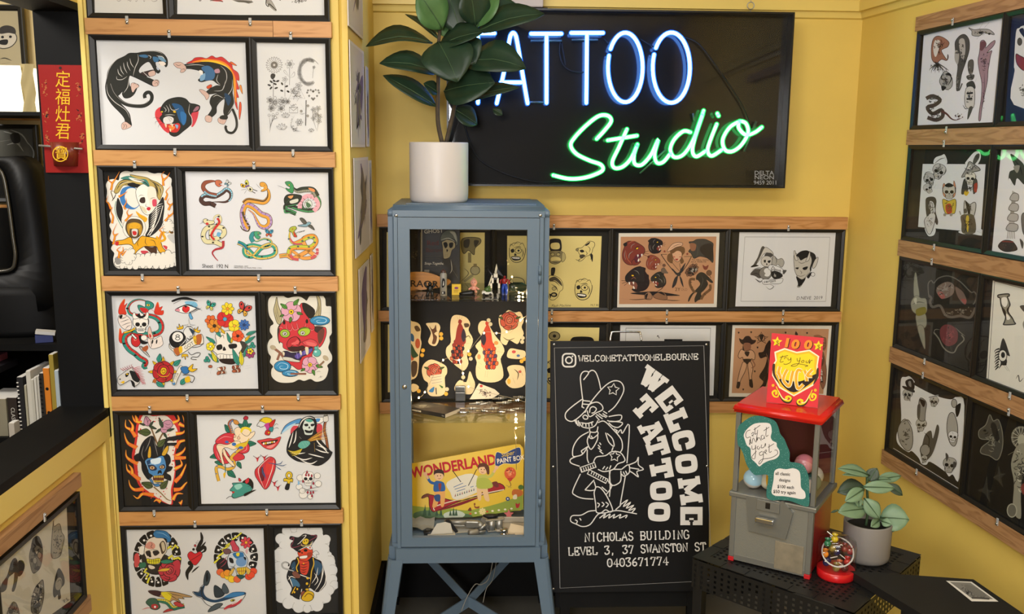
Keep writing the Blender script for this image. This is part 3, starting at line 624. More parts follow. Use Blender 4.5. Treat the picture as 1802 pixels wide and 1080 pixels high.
def art_p6():
    a=A(PIL,185,500,5.4)
    paper(a,"58,91 1437,93 1468,992 117,999")
    G='#2f8a78'
    # snake and dagger around skull
    for q in ("130,280 140,200 185,140 180,200 210,180 190,230 200,285","470,280 480,210 500,170 515,220 545,210 530,250 555,250 545,290","150,560 130,520 140,420 160,470 180,450 170,510 185,540"):a.o(q,'r',4);a.f(q,'#d03a22');a.l(P2(q)[1:4],8,'o',2)
    snake(a,"395,775 370,780 385,735 330,700 285,660 230,620 190,560 190,500 240,460 330,470 440,480 520,450 535,390 500,330 430,300 330,300 240,280 220,220 260,165 330,145 400,165",46,G,'r',1,5,spots='k',nb=30,tip=1)
    a.o("385,160 430,165 462,190 455,225 420,240 400,260 350,270 320,240 310,200 340,200 380,215",G,5);a.f("330,225 380,225 412,248 395,275 350,260",'r');a.e(410,198,16,9,'y').e(412,198,5,7,'k');a.ls("430,230 470,260 550,300|480,270 540,330",4,'r');a.ls("440,215 450,235|400,250 395,265",5,'w')
    skull(a,340,375,1.65,'#ece5d8',0,1,'k',3);a.o("275,330 260,290 280,265 295,300 330,310 380,305 395,265 415,280 400,335 340,320",'#ece5d8',4);a.f("300,300 340,270 385,300 340,325",'k').f("330,268 365,290 340,300",'w')
    a.o("130,300 160,285 200,295 240,330 255,380 240,430 190,430 150,400 125,350",'#e6d8cc',4);a.ls("140,330 180,320 210,300|145,360 190,345 230,330|155,395 200,375 250,360|190,430 215,400 245,390",5);a.f("135,300 165,290 160,320 140,325",'k')
    a.o("410,560 405,520 430,500 470,520 530,490 545,530 550,570 510,600 440,610",'#e6d8cc',4);a.ls("430,520 440,580 430,605|470,520 475,580|510,515 515,575|540,540 520,560",5);a.e(450,545,8,22,'k',10).e(490,545,7,22,'k',8);a.o("425,400 445,460 460,510 420,515 405,450",'#d9b8a4',4);a.f("420,470 440,490 425,510",'r')
    a.o("250,510 285,470 320,490 335,560 300,595 255,570",'#c42a2a',5).f("275,500 300,500 300,530 275,535",'#e6786a');a.oe(370,508,30,27,'#ece5d8',4);a.f("320,500 340,480 350,530 410,550 380,570 340,560",'k')
    a.l("180,460 250,440 285,415",20,'k').l("180,460 250,440 285,415",13,'y').l("250,470 300,520",26,'k').l("255,475 295,515",14,'w');a.o("325,600 350,590 395,640 425,692 380,660",'m',4).l("340,605 418,685",4,'w');a.f("350,610 400,580 410,610 380,640",'#a8562c')
    # crying eye
    a.f("632,155 690,130 770,120 850,145 880,160 800,150 720,146 660,163 640,168",'k').l("650,185 720,150",4).f("760,165 850,165 880,205 830,220 780,200",'#7cb8d4')
    a.o("665,245 710,215 770,198 830,210 870,225 820,262 760,275 700,262",'#ece7df',5);a.f("665,245 700,225 710,258",'#d88a94').e(768,236,36,33,'k').f("768,272 735,235 740,212 758,212 768,225 780,210 800,215 802,238",'#d02a2a');a.l("665,243 740,205 800,196 875,228",10,'k',2)
    for k in range(9):a.l([(800+k*9,205+k*3),(830+k*11,190+k*7),(850+k*8,160+k*12)],4,'#3f7a9a' if k%2 else 'k',1)
    for k in range(8):a.l([(800+k*9,258-k*4),(820+k*12,275-k*6),(840+k*11,272-k*8)],4,'k',1)
    a.o("795,285 812,272 825,300 835,322 820,334 805,320",'#5aa0cc',4)
    # eight ball heart
    for x,y,an in ((715,400,-10),(880,430,25),(755,690,180)):
        with at(a,x,y,.8,an):a.o("-35,30 -40,-5 -20,15 -10,-35 5,10 30,-10 28,30",'y',5).ls("-35,15 -38,-10|-8,0 -10,-35|22,10 30,-12",6,'v')
    a.o("745,470 760,420 800,400 840,425 850,480 800,520",'#dcdad4',5).f("800,415 845,440 840,480 820,460",'#2a3a4a');a.oe(690,525,80,82,'k',4).e(690,500,52,48,'w').l("690,478 708,490 690,500 672,490",7,'d',0,True,True).l("690,500 712,515 690,530 668,515",7,'d',0,True,True);a.l("760,450 770,520 700,600",8,'w',2)
    a.l("795,320 793,380 740,390 793,398 800,440 806,398 860,388 806,380",4,'k',0,False,True).f("795,345 800,388 793,390",'w')
    a.o("612,560 625,600 660,610 740,580 850,500 920,475 935,560 905,570 850,580 760,640 680,680 650,640 610,600",'#e2dccb',5);a.f("862,490 915,476 912,555 870,570",'#b0602c').f("650,620 700,600 715,655 680,675",'#b0602c').f("835,500 862,490 870,565 850,560",'y').f("700,600 730,590 735,640 712,655",'y')
    a.text('ROTUM',716,592,33,'d',-35,1.05).text('GOT E',762,622,33,'d',-33,1.05);a.l("790,640 820,670 870,650 905,655 880,690 830,690 820,710 870,715",6).l("930,560 900,590 830,600",5)
    # skull with flowers
    a.o("1050,480 1120,450 1200,440 1300,470 1350,560 1330,640 1270,700 1240,720 1090,715 1060,660 1020,620 1060,560",'#e6dfd2',5);a.f("1280,540 1345,560 1330,640 1270,660 1300,600",'#3a3631').f("1058,585 1105,570 1115,610 1070,625",'k').f("1175,572 1245,565 1250,600 1190,612",'k').f("1130,590 1150,625 1118,628",'k');a.o("1060,680 1100,660 1160,668 1240,670 1255,700 1200,740 1120,735",'#e9e2d6',4);a.ls("1095,672 1092,710|1125,670 1124,712|1155,670 1156,712|1185,670 1190,712|1215,672 1222,705",4,'k',0);a.f("1085,712 1180,705 1260,715 1220,760 1120,750",'#241512');a.ls("1085,520 1120,480 1130,520|1040,640 1060,600",6)
    for k in range(22):
        t=k*137%280;a.oe(1000+t,780+(k*53%70),20,14,('#a85a3a','#e2d8c8','#8a4630')[k%3],3,k*40)
    a.ls("1010,800 1000,850|1060,830 1100,880|1130,840 1120,890|1200,830 1250,860|1300,780 1380,770|1330,800 1390,790",5)
    for x,y,L,an,c in ((1050,560,110,215,G),(1100,500,110,235,G),(1330,560,120,-35,G),(1340,480,110,-20,G),(1080,740,130,220,G),(1060,740,120,245,'#d6c92c'),(1270,770,170,-110,G),(1300,770,140,-95,'#d6c92c'),(1320,690,120,-70,G),(1195,560,110,-110,G),(1200,560,70,-80,'y'),(1140,470,80,-130,'y'),(1330,540,80,-50,'y')):leaf(a,x,y,L,an,c,.28,3)
    flower(a,1005,345,55,6,'#d8642c','#8a3a1a',3);flower(a,1040,395,66,6,'#d98a2a','#3a2a14',3);flower(a,1140,330,78,5,'#cc2f2a','#4f9ac0',3,.6);flower(a,1165,232,60,7,'#e6cc2c','#e0902a',3);flower(a,1230,395,58,5,'#e6d22c','#e2a03a',3,.6);flower(a,1322,385,52,9,'#3a6ab0','#1a3a6a',3);flower(a,1262,490,56,5,'#e0562a','#3a1a12',3,.6);flower(a,1002,590,40,5,'#e6d22c','w',3,.6);flower(a,1380,655,46,7,'#9a3a6a','k',3);flower(a,1380,635,30,5,'#e6cc2c','#7a3a5a',3)
    for x,y in ((1400,580),(970,715)):
        for d in (0,120,240):a.oe(x+17*math.cos(math.radians(d-90)),y+17*math.sin(math.radians(d-90)),16,16,'#2f8a78',3)
    butterfly(a,1000,205,.95,'#2f9a86','#d8cf6a',20,4);butterfly(a,1318,240,1.35,'#c43a34','#dba43a',25,4)
    # horse, rose
    a.o("120,905 135,870 190,830 235,800 270,785 265,810 320,860 330,930 270,970 245,910 200,930 150,955 125,935",'#cfcac2',4);a.f("235,820 285,830 330,880 320,930 270,910 250,870",'#1d1b19').f("195,850 230,840 220,870 200,880",'k').e(212,852,10,6,'y').f("150,930 185,915 180,940",'y').e(145,900,8,6,'k');a.f("245,910 280,930 285,975 270,970",'k')
    for k in range(13):a.l([(270+k*7,800+k*12),(310+k*6,785+k*13),(345+k*3+(k%2)*12,775+k*15)],7,'#b82a3a',1)
    for k in range(6):a.l([(270-k*18,790+k*6),(250-k*20,770+k*6),(262-k*22,755+k*8)],7,'#a02838',1)
    for an in range(0,360,45):leaf(a,555+85*math.cos(math.radians(an)),830+85*math.sin(math.radians(an)),60,an,'y',.4,3)
    for x,y,an in ((510,740,-80),(655,770,-40),(490,930,30),(720,950,-50)):leaf(a,x,y,85,an,G,.5,3.5)
    rose(a,555,830,2.0,'#b3262a','y',2.5);a.o("640,950 650,900 690,810 720,770 740,790 720,840 690,900 670,950",'#e2dccb',4);a.text('UP YOUR',655,945,24,'h',-63,.8);a.o("720,790 780,780 800,830 770,850 740,840",'#2f6ea8',4).l("740,860 800,860 850,880 830,930 800,910",6).f("760,890 800,870 810,920 770,930",'y');a.o("790,800 840,755 830,800 880,800 830,830",'y',4);a.f("640,940 670,930 660,955",'#3f7fb8').f("455,910 490,900 480,940",'#b0602c');return a
def art_p7():
    a=A(PIL,450,500,5.4)
    a.f("180,95 240,98 300,130 360,118 420,118 460,140 485,155 510,115 560,90 620,95 660,140 668,205 710,210 745,245 748,310 720,360 735,400 720,470 700,500 705,545 690,600 705,640 725,680 720,730 680,770 690,810 670,880 630,915 570,925 520,900 460,918 410,905 350,932 250,935 190,915 150,870 150,810 165,780 135,740 145,690 120,650 112,580 130,530 160,500 135,450 140,400 170,370 130,300 118,220 125,140",'#dfdacb')
    RD='#c8323c'
    a.o("200,120 215,200 250,300 235,375 205,370 180,300 170,240 185,180",'#b3a67c',5).ls("195,180 205,260 230,340|185,240 200,310 220,360",4,'d');a.o("575,95 610,130 620,200 615,290 580,330 545,315 580,250 590,180",'#b3a67c',5).ls("590,160 600,230 565,310|605,200 600,280 585,320",4,'d')
    a.f("430,185 480,180 560,240 550,300 500,320 450,250",'k').f("205,440 215,400 240,380 230,560 210,520",'#3a2a2a').f("560,400 660,410 640,470 570,470",'#3a2a2a')
    a.o("225,400 260,350 300,270 400,220 440,178 460,240 510,330 560,400 560,440 600,460 640,410 668,420 670,480 640,560 605,600 590,570 580,620 540,650 530,700 470,760 440,800 400,810 350,775 290,755 265,740 290,720 360,720 400,740 440,690 430,640 350,640 290,620 260,600 255,560 220,540 215,480 225,440",RD,5)
    a.f("590,460 635,420 655,440 640,520 605,570 590,520",'#6a3a32').f("440,185 470,180 545,245 555,300 510,325 455,255",'k').oe(270,362,12,20,'k',2).oe(487,352,12,20,'k',2)
    for q in ("300,370 300,420 330,435 345,400","345,370 365,425 395,420 385,370","395,365 410,420 455,410 470,370","215,410 245,400 260,420","490,395 530,430 555,420"):a.l(q,7,'#8a1c26',2).l(offset_path(P2(q),6),4,'#e89a94',2)
    a.oe(278,467,48,40,'#9ab838',5,10).oe(460,450,60,42,'#a8c436',5,-10);a.f("410,440 430,415 470,410 510,430 480,420 440,425",'#5f7a22')
    for x,y in ((276,470),(446,464)):a.oe(x,y,22,20,'#d8d2cc',4).e(x,y,11,11,'#4a2a3a').e(x-4,y-4,4,4,'w')
    a.o("390,500 420,540 410,580 370,570 340,590 310,605 295,570 320,520 360,500",'#b82a34',5).o("410,560 440,550 470,580 560,595 590,570 570,540 520,520 460,540",'#d24a50',4);a.f("300,605 350,590 400,590 450,580 470,605 420,635 340,635",'#3a1a1a').ls("350,600 330,640|430,550 415,520 395,500",5);a.f("395,525 415,545 395,570 350,575 340,560 375,545",'#dc5c5c').f("480,545 560,560 570,585 500,580",'#dd6a66')
    a.o("255,640 300,635 340,650 420,640 470,615 530,595 545,625 500,665 440,690 420,720 380,725 330,700 270,705 255,680",'#2c2440',4);a.f("370,680 420,650 500,620 540,610 520,650 440,680 400,710",'#5a4a9a').ls("390,650 400,700|420,640 430,690|460,630 465,665|490,620 500,650",6,'#8a7ac0',0)
    a.o("260,690 330,695 380,715 420,725 410,740 350,735 290,725 262,715",'#d0cdbd',4);a.ls("290,695 292,722|320,700 322,730|350,708 352,735|380,716 380,738",3);a.f("470,600 500,602 500,660 480,665",'i').f("415,640 430,630 440,660 430,675",'i').f("255,640 275,650 270,680 258,670",'i')
    flower(a,338,262,95,5,'#d9a0b4','#e0c020',4,.62,-18);a.e(338,262,8,8,'k');flower(a,516,765,78,5,'#d9a0b4','#e0c020',4,.6,10);a.e(516,765,7,7,'k')
    for x,y,L,an in ((300,230,80,215),(360,200,80,-50),(390,270,60,15),(335,310,60,100),(270,290,45,160),(470,800,50,150),(540,810,60,70),(570,770,70,15)):leaf(a,x,y,L,an,'#4f8f34',.42,4)
    cloudb='#2f86b4'
    for x,y,rx,ry in ((610,345,95,45),(255,780,80,55),(330,845,80,32)):
        a.oe(x,y,rx,ry,cloudb,5);a.l([(x-rx*.7,y),(x-rx*.2,y-ry*.6),(x+rx*.6,y-ry*.3),(x+rx*.5,y+ry*.4),(x-rx*.2,y+ry*.4),(x-rx*.3,y),(x+rx*.1,y-ry*.1)],6,'#bfe0ec',2);a.l([(x-rx,y+ry*.2),(x,y+ry*.9),(x+rx,y+ry*.2)],5,'#1a4a6a',2)
    a.oe(582,650,38,38,'#5fb0a4',4).oe(575,605,20,16,'#5fb0a4',3).e(570,640,12,10,'#bfe0dc')
    a.l("170,605 230,650 260,690",24,'#8a5a48').l("205,720 235,640",22,'#8a5a48').l("600,780 650,730",18,'#8a6a50').l("330,850 480,850",18,'#8a5a48').e(165,600,30,22,'#b5a68a',20).e(665,700,32,22,'#b5a68a',40)
    a.ls("575,835 600,825 620,832|610,850 650,840|590,895 620,870 615,885 640,870|640,270 720,268",4,'m');return a
def art_p8():
    a=A(PIL,195,710,5.68)
    W='#ddd6c8'
    a.f("300,95 400,110 460,95 540,110 610,92 650,150 690,240 680,330 660,440 640,540 650,640 640,760 620,860 620,1000 580,1005 520,985 440,940 360,890 290,830 250,740 230,620 210,520 230,420 245,330 250,230 280,150",'#c8302c',3)
    a.f("330,105 420,125 540,118 600,160 650,230 670,300 650,420 630,520 640,640 625,760 600,860 605,1000 540,985 450,930 380,880 310,820 275,720 265,620 240,520 255,420 270,320 280,220",W,3)
    r=random.Random(5)
    for i in range(90):
        t=r.uniform(0,6.28);a.e(440+190*math.cos(t)*r.uniform(.9,1.1),540+400*math.sin(t)*r.uniform(.9,1.06),r.uniform(3,8),None,'#c8302c',n=7)
    fl=["250,330 200,260 150,230 150,160|210,270 220,220 180,160","260,440 180,400 150,350 135,290","270,600 190,560 155,520 152,460","290,760 200,690 165,660 155,600|215,700 210,650 180,610","330,850 240,860 195,820 180,760","430,915 320,900 270,945 225,915","500,980 460,960 430,980","310,190 240,170 215,110|265,170 240,100","620,190 680,160 660,95|680,200 745,220 715,110","650,300 720,290 750,250","650,440 690,380 760,360 745,330","640,530 720,480 760,410","640,540 740,540 775,520 765,470","640,650 710,610 690,550","640,780 700,720 740,640 765,580","630,860 700,850 745,800 780,770","620,960 660,900 725,900","690,1000 705,985 715,960"]
    for q in fl:
        for p in q.split('|'):
            pts=P2(p);a.l(pts,46,'#d2452a',1).l(pts,32,'#e2802a',1).l(pts[1:] if len(pts)>3 else pts,16,'#e8b838',1)
    HB='#1d1b1c'
    a.f("300,420 340,360 400,320 440,340 450,400 480,430 520,380 560,340 600,330 690,315 680,350 640,370 580,370 570,390 660,390 640,420 590,420 560,440 540,480 590,520 600,580 580,620 620,630 600,670 560,690 600,720 600,770 540,750 480,730 430,720 380,760 340,720 310,660 300,580 250,575 230,530 260,500 280,490",HB)
    a.ls("400,330 380,400 340,480|430,360 450,440 470,520|540,400 520,480 510,520|330,420 310,500 330,560",6,'m')
    a.l("400,230 430,310 470,410",15,'#7a5a38').l("530,280 490,350 470,420",15,'#7a5a38')
    a.o("330,190 350,125 390,160 400,210 370,222 345,212",'#c08a9c',5).l("350,130 370,180 375,220",4).l("385,160 365,185",4);a.o("500,250 530,180 590,165 620,210 590,250 550,290 510,285",'#c08a9c',5).ls("530,190 570,210 600,200|540,220 570,240 600,230|510,250 540,260 570,250|560,190 560,220",4)
    for x,y,L,an in ((385,225,70,-50),(385,225,80,20),(345,215,60,200),(520,240,110,-110),(560,270,80,-15),(530,290,70,60),(500,250,70,140)):leaf(a,x,y,L,an,'#3f4f3a',.3,4)
    for x,y,L,an in ((400,290,130,185),(470,430,110,-45),(420,830,120,200),(500,850,110,-50)):leaf(a,x,y,L,an,'#4f5a30',.5,5)
    B='#4a84b8'
    a.o("340,580 380,540 440,545 500,520 530,530 550,590 555,640 530,690 520,720 530,760 500,790 440,780 420,720 380,690 370,640",B,5);a.f("400,560 450,545 500,540 495,590 450,605 410,600",'#cfe0e8').f("355,580 395,560 385,640 370,620",'#1f3f66').f("375,620 420,610 460,640 450,665 400,665",'#22304a').f("485,625 530,605 545,640 500,655",'#22304a').e(415,640,24,16,'#c4a070').e(512,632,22,15,'#c4a070').oe(415,640,8,8,'#6a3a1a',2).oe(512,632,8,8,'#6a3a1a',2);a.ls("370,610 420,600 460,620|480,615 540,590|350,560 365,620 375,660|545,560 550,640",6,'#9cc4dc')
    a.f("475,670 505,665 510,700 490,690 470,705",'k').f("425,730 470,715 530,715 525,770 480,785 430,770",'#5a1a1a')
    for k in range(6):a.o([(430+k*17,722),(444+k*17,718),(438+k*17,748)],'#d8b84a',2);a.o([(432+k*16,782),(446+k*16,782),(440+k*16,756)],'#d8b84a',2)
    a.o("395,740 420,770 430,800 480,800 490,820 450,825 410,790 390,760",B,5).o("370,535 375,470 392,420 405,470 400,535",'#d0a02a',5).o("510,510 530,460 572,415 575,460 545,515",'#d0a02a',5);a.ls("375,500 402,495|378,470 403,468|520,490 550,500|535,462 562,475",4)
    a.l("430,830 500,890 560,950 600,968 540,950",14,'#8a6a38',1).ls("460,870 440,860|500,890 510,870",6,'#8a6a38');return a
def art_p9():
    a=A(PIL,335,710,5.686)
    paper(a,"62,93 1469,76 1484,990 111,1002",'#d6d6d4')
    G,SKN='#24705a','#ecd6b4'
    for x,y,L,an in ((400,290,100,-125),(560,400,100,0),(300,510,110,165),(340,600,100,190),(470,580,80,60),(370,670,110,40),(545,240,80,-30),(540,240,80,-150),(550,240,95,-90)):leaf(a,x,y,L,an,G,.5,4)
    a.o("530,145 552,122 578,135 572,160 540,160",'#b8283a',4).l("555,160 556,240",8,G).ls("510,190 530,210|600,185 575,205",4)
    rs='#cc3440'
    for q in ("250,380 300,320 380,290 450,310 470,380 400,420 300,430","250,400 230,470 270,560 340,590 400,540 330,440","540,380 590,420 580,480 520,500 460,480","420,540 470,490 530,510 540,550 480,570 420,575","300,540 360,520 420,560 370,600 300,590"):a.o(q,rs,5)
    a.ls("270,370 340,330 420,340|260,470 290,550 340,575|560,410 560,460 520,480",6,'#ea9a9a')
    snake(a,"285,775 265,700 260,640 300,630 370,655 430,635 440,590 410,540 480,470 530,440 500,400 430,400 350,375",26,'#d8a83a',None,1,4,spots='#2f6ab0',tip=.9);snake(a,"420,300 405,250 390,200 420,165 460,175",28,'#d8a83a','#b85a3a',-1,4,tip=1,spots='#2f6ab0');a.o("430,165 465,165 488,195 470,210 440,200",'#c98a3a',4)
    a.o("440,260 480,235 520,260 560,300 610,290 640,275 645,300 610,345 545,385 480,395 450,380 430,350 445,310",SKN,4);a.o("445,375 500,380 480,430 430,460 370,440 330,450 320,520 340,600 320,605 295,520 260,430 290,400 370,410",SKN,4).o("340,450 370,520 420,580 445,620 425,625 370,570 320,480",SKN,4).ls("330,450 330,520 340,590|260,420 300,415 350,430|500,300 480,330 500,350",4,'#8a5a3a');a.oe(483,343,15,15,'#e2b898',3).oe(445,325,12,14,'#e2b898',3);a.ls("460,265 500,250|540,320 600,300",3,'#8a5a3a')
    a.o("505,270 530,240 580,240 605,270 590,310 560,325 520,300",SKN,4);a.f("500,280 515,240 560,232 605,250 608,285 580,262 540,255 515,290",'#e6cc2a').f("560,380 590,340 560,420 500,440 440,430 480,400 540,390",'#d6b62a');a.ls("535,285 550,280|570,285 585,282|550,300 565,303",3);a.f("345,380 370,370 385,390 360,395",'#2f6ab0').e(437,405,22,17,'#2f6ab0').e(505,440,22,14,'#2f6ab0')
    a.l("350,600 350,690 340,740",8,G).f("330,700 355,690 340,748",'y')
    # butterfly girl
    a.o("690,170 720,145 760,135 810,150 815,185 770,200 720,180",'#e6c81e',4);a.l("720,155 690,180 665,220 690,225 700,235 735,225 760,200",5).f("740,210 790,190 800,240 770,270 755,240",'#b83a8a');a.o("790,200 850,155 835,210 810,240",'r',4).o("790,240 830,235 820,280 790,270",'#2f8a8a',4).o("760,265 800,275 790,315 745,305",'r',4);a.oe(785,290,12,9,'y',3);a.ls("825,240 860,200 880,215|830,250 870,240 885,255",4)
    # lips
    a.o("670,372 740,355 790,345 840,350 905,330 880,400 830,450 790,458 740,440 700,405",'#cb3a3e',4);a.f("710,385 780,375 850,360 880,362 840,395 780,415 730,405",'#2a1a16');[a.o([(725+k*21,392-k*3),(743+k*21,388-k*3),(742+k*21,408-k*4),(728+k*21,410-k*4)],('#e8e0d0','y')[k%3 ==1],2) for k in range(6)];a.f("760,432 840,405 860,400 810,445",'#e48a86');a.ls("668,360 672,395|905,325 912,345",5)
    # reaper
    a.f("1040,220 1110,240 1060,300 1010,330 1005,260",'#c8404a').f("1260,215 1320,220 1300,380 1250,330",'#c8404a')
    a.o("905,305 950,220 1030,170 1110,150 1110,190 1020,210 960,250",'#4f8fc4',5).o("1230,140 1340,135 1345,165 1290,200 1250,180",'#e8e4da',5);a.f("1255,150 1300,150 1285,180 1250,180",'#4f8fc4').f("910,300 970,230 1060,190 1000,240",'#a9cde0')
    a.l("1362,130 1340,250 1360,350 1375,450",28,'k').l("1360,170 1340,250 1360,350 1375,448",19,'#8f5230');a.o("1335,120 1370,108 1380,170 1335,180",'#d8d4ca',4).l("1338,125 1375,115",10,'d')
    a.o("1080,230 1110,160 1180,125 1240,140 1265,200 1260,270 1290,330 1320,380 1400,470 1420,490 1380,560 1280,620 1160,590 1060,570 980,510 965,440 1000,320 1040,270",'#1b1918',5)
    for q in ("1085,240 1120,170 1180,135 1240,150","1030,280 1005,380 985,440","1060,270 1050,360 1030,400","1090,330 1110,350","1240,320 1290,400 1370,460","1040,520 1130,560 1220,540","1100,560 1200,600 1270,570","1180,500 1260,520 1340,540","1250,450 1320,480 1390,490","990,470 1060,500 1150,490","1080,600 1160,600","1270,420 1330,440 1380,500"):a.l(q,12,'#e8e4da',2)
    a.o("1130,200 1150,160 1190,150 1230,170 1245,220 1230,270 1215,310 1150,310 1135,270 1122,240",'#cfd8cc',4);a.f("1150,165 1195,152 1228,172 1190,185",'#4fa090').f("1140,205 1175,200 1178,222 1150,225",'k').f("1205,205 1240,200 1235,222 1210,225",'k').f("1190,225 1200,245 1182,245",'k').f("1145,260 1190,270 1225,258 1215,290 1160,290",'k');a.ls("1150,295 1215,297|1160,285 1160,308|1185,288 1185,310|1205,285 1205,308",3)
    a.o("1075,420 1110,375 1180,370 1200,400 1160,440 1110,450",'#5fa898',4).ls("1120,390 1150,440|1145,380 1175,425|1165,375 1190,410",5,'w')
    for k in range(7):a.l([(1170+k*4,365+k*2),(1270,300+k*10),(1370+k*2,235+k*20)],8,('#b5832c','#8a5a2a','#d6a83a')[k%3],2)
    for k in range(5):a.l([(1120,450),(1040+k*10,480+k*5),(975+k*10,465+k*14)],8,('#d6c02c','#b89a22')[k%2],2)
    a.l("1240,390 1245,480",16,'#c9a42a',2)
    # split heart, ankh, devil, bleeding skull
    a.o("720,590 790,530 850,560 850,650 820,740 790,820 745,855 700,800 650,720 650,660 690,620",'#c43038',5);a.f("760,600 830,570 840,630 800,700 760,700",'#d23a34').f("700,650 730,640 740,760 700,760",'#6a1a22');a.ls("800,535 720,600 680,680 740,850|835,560 820,650 790,740 750,845",6,'w');a.ls("740,600 720,680 760,750|770,590 830,600 900,620|710,640 740,700 755,760",9,'#34527a');a.ls("850,600 900,600 925,570|860,610 920,620 965,605|850,620 890,650 910,660|900,610 960,640",8,'#34527a')
    for x,y,an in ((670,545,-20),(740,535,20),(840,790,20),(875,835,40)):a.f([(x-25,y-15),(x,y-5),(x+18,y-18),(x+12,y+10),(x,y+38),(x-8,y+8)],'#c43038').l([(x-40,y-25),(x,y),(x+35,y-25)],4)
    a.oe(988,715,34,38,'#d6b422',5).oe(988,718,13,18,'#e3dfd6',4);a.o("975,750 1000,752 1025,748 1022,785 1000,782 985,855 950,850 972,782 935,775 940,745",'#d6b422',5);a.f("962,800 992,802 980,858 945,852",'k')
    TG='#3f8f80'
    a.o("395,865 430,820 420,795 480,790 560,790 620,800 625,850 570,900 520,920 440,945 415,920 430,880",TG,5).f("520,780 590,745 630,790 625,850 600,820 560,800",'k').o("485,740 510,765 500,775 485,770",'#c8303a',4).o("548,770 585,740 588,780 560,800",'#c8303a',4);a.f("540,900 610,870 660,860 610,890 545,925",'k');a.l("360,950 400,925 440,945",5);a.oe(485,838,12,9,'y',3);a.ls("450,810 490,820 510,830|420,880 450,880|430,900 480,910|570,830 610,820 600,860",5);a.f("415,880 445,878 430,895",'r');a.f("440,820 500,800 520,830 470,860",'#8fc8b8')
    for x,y,q in ((1100,740,35),(1090,830,32),(1270,720,32),(1280,800,34),(1130,910,42),(1200,930,26),(1120,870,30)):a.oe(x,y,q,q*.9,'#e3dfd6',3)
    skull(a,1180,745,1.35,'#e6e2da',0,1,'k',2);a.ls("1120,880 1200,850 1290,830|1120,840 1200,870 1280,870|1150,900 1260,850",4)
    for x,y in ((1168,685),(1185,712),(1215,720),(1158,712),(1128,775),(1232,795),(1208,835),(1175,885),(1205,890),(1230,885),(1218,920)):a.o([(x,y-18),(x+9,y+4),(x,y+14),(x-9,y+4)],'#a8283a',2)
    a.f("1078,770 1095,790 1080,815",'#7ab4dc');return a
def zig(a,pts,w=22):a.l(pts,w+7,'k',0,False).l(pts,w,'#d6cc3a',0,False)
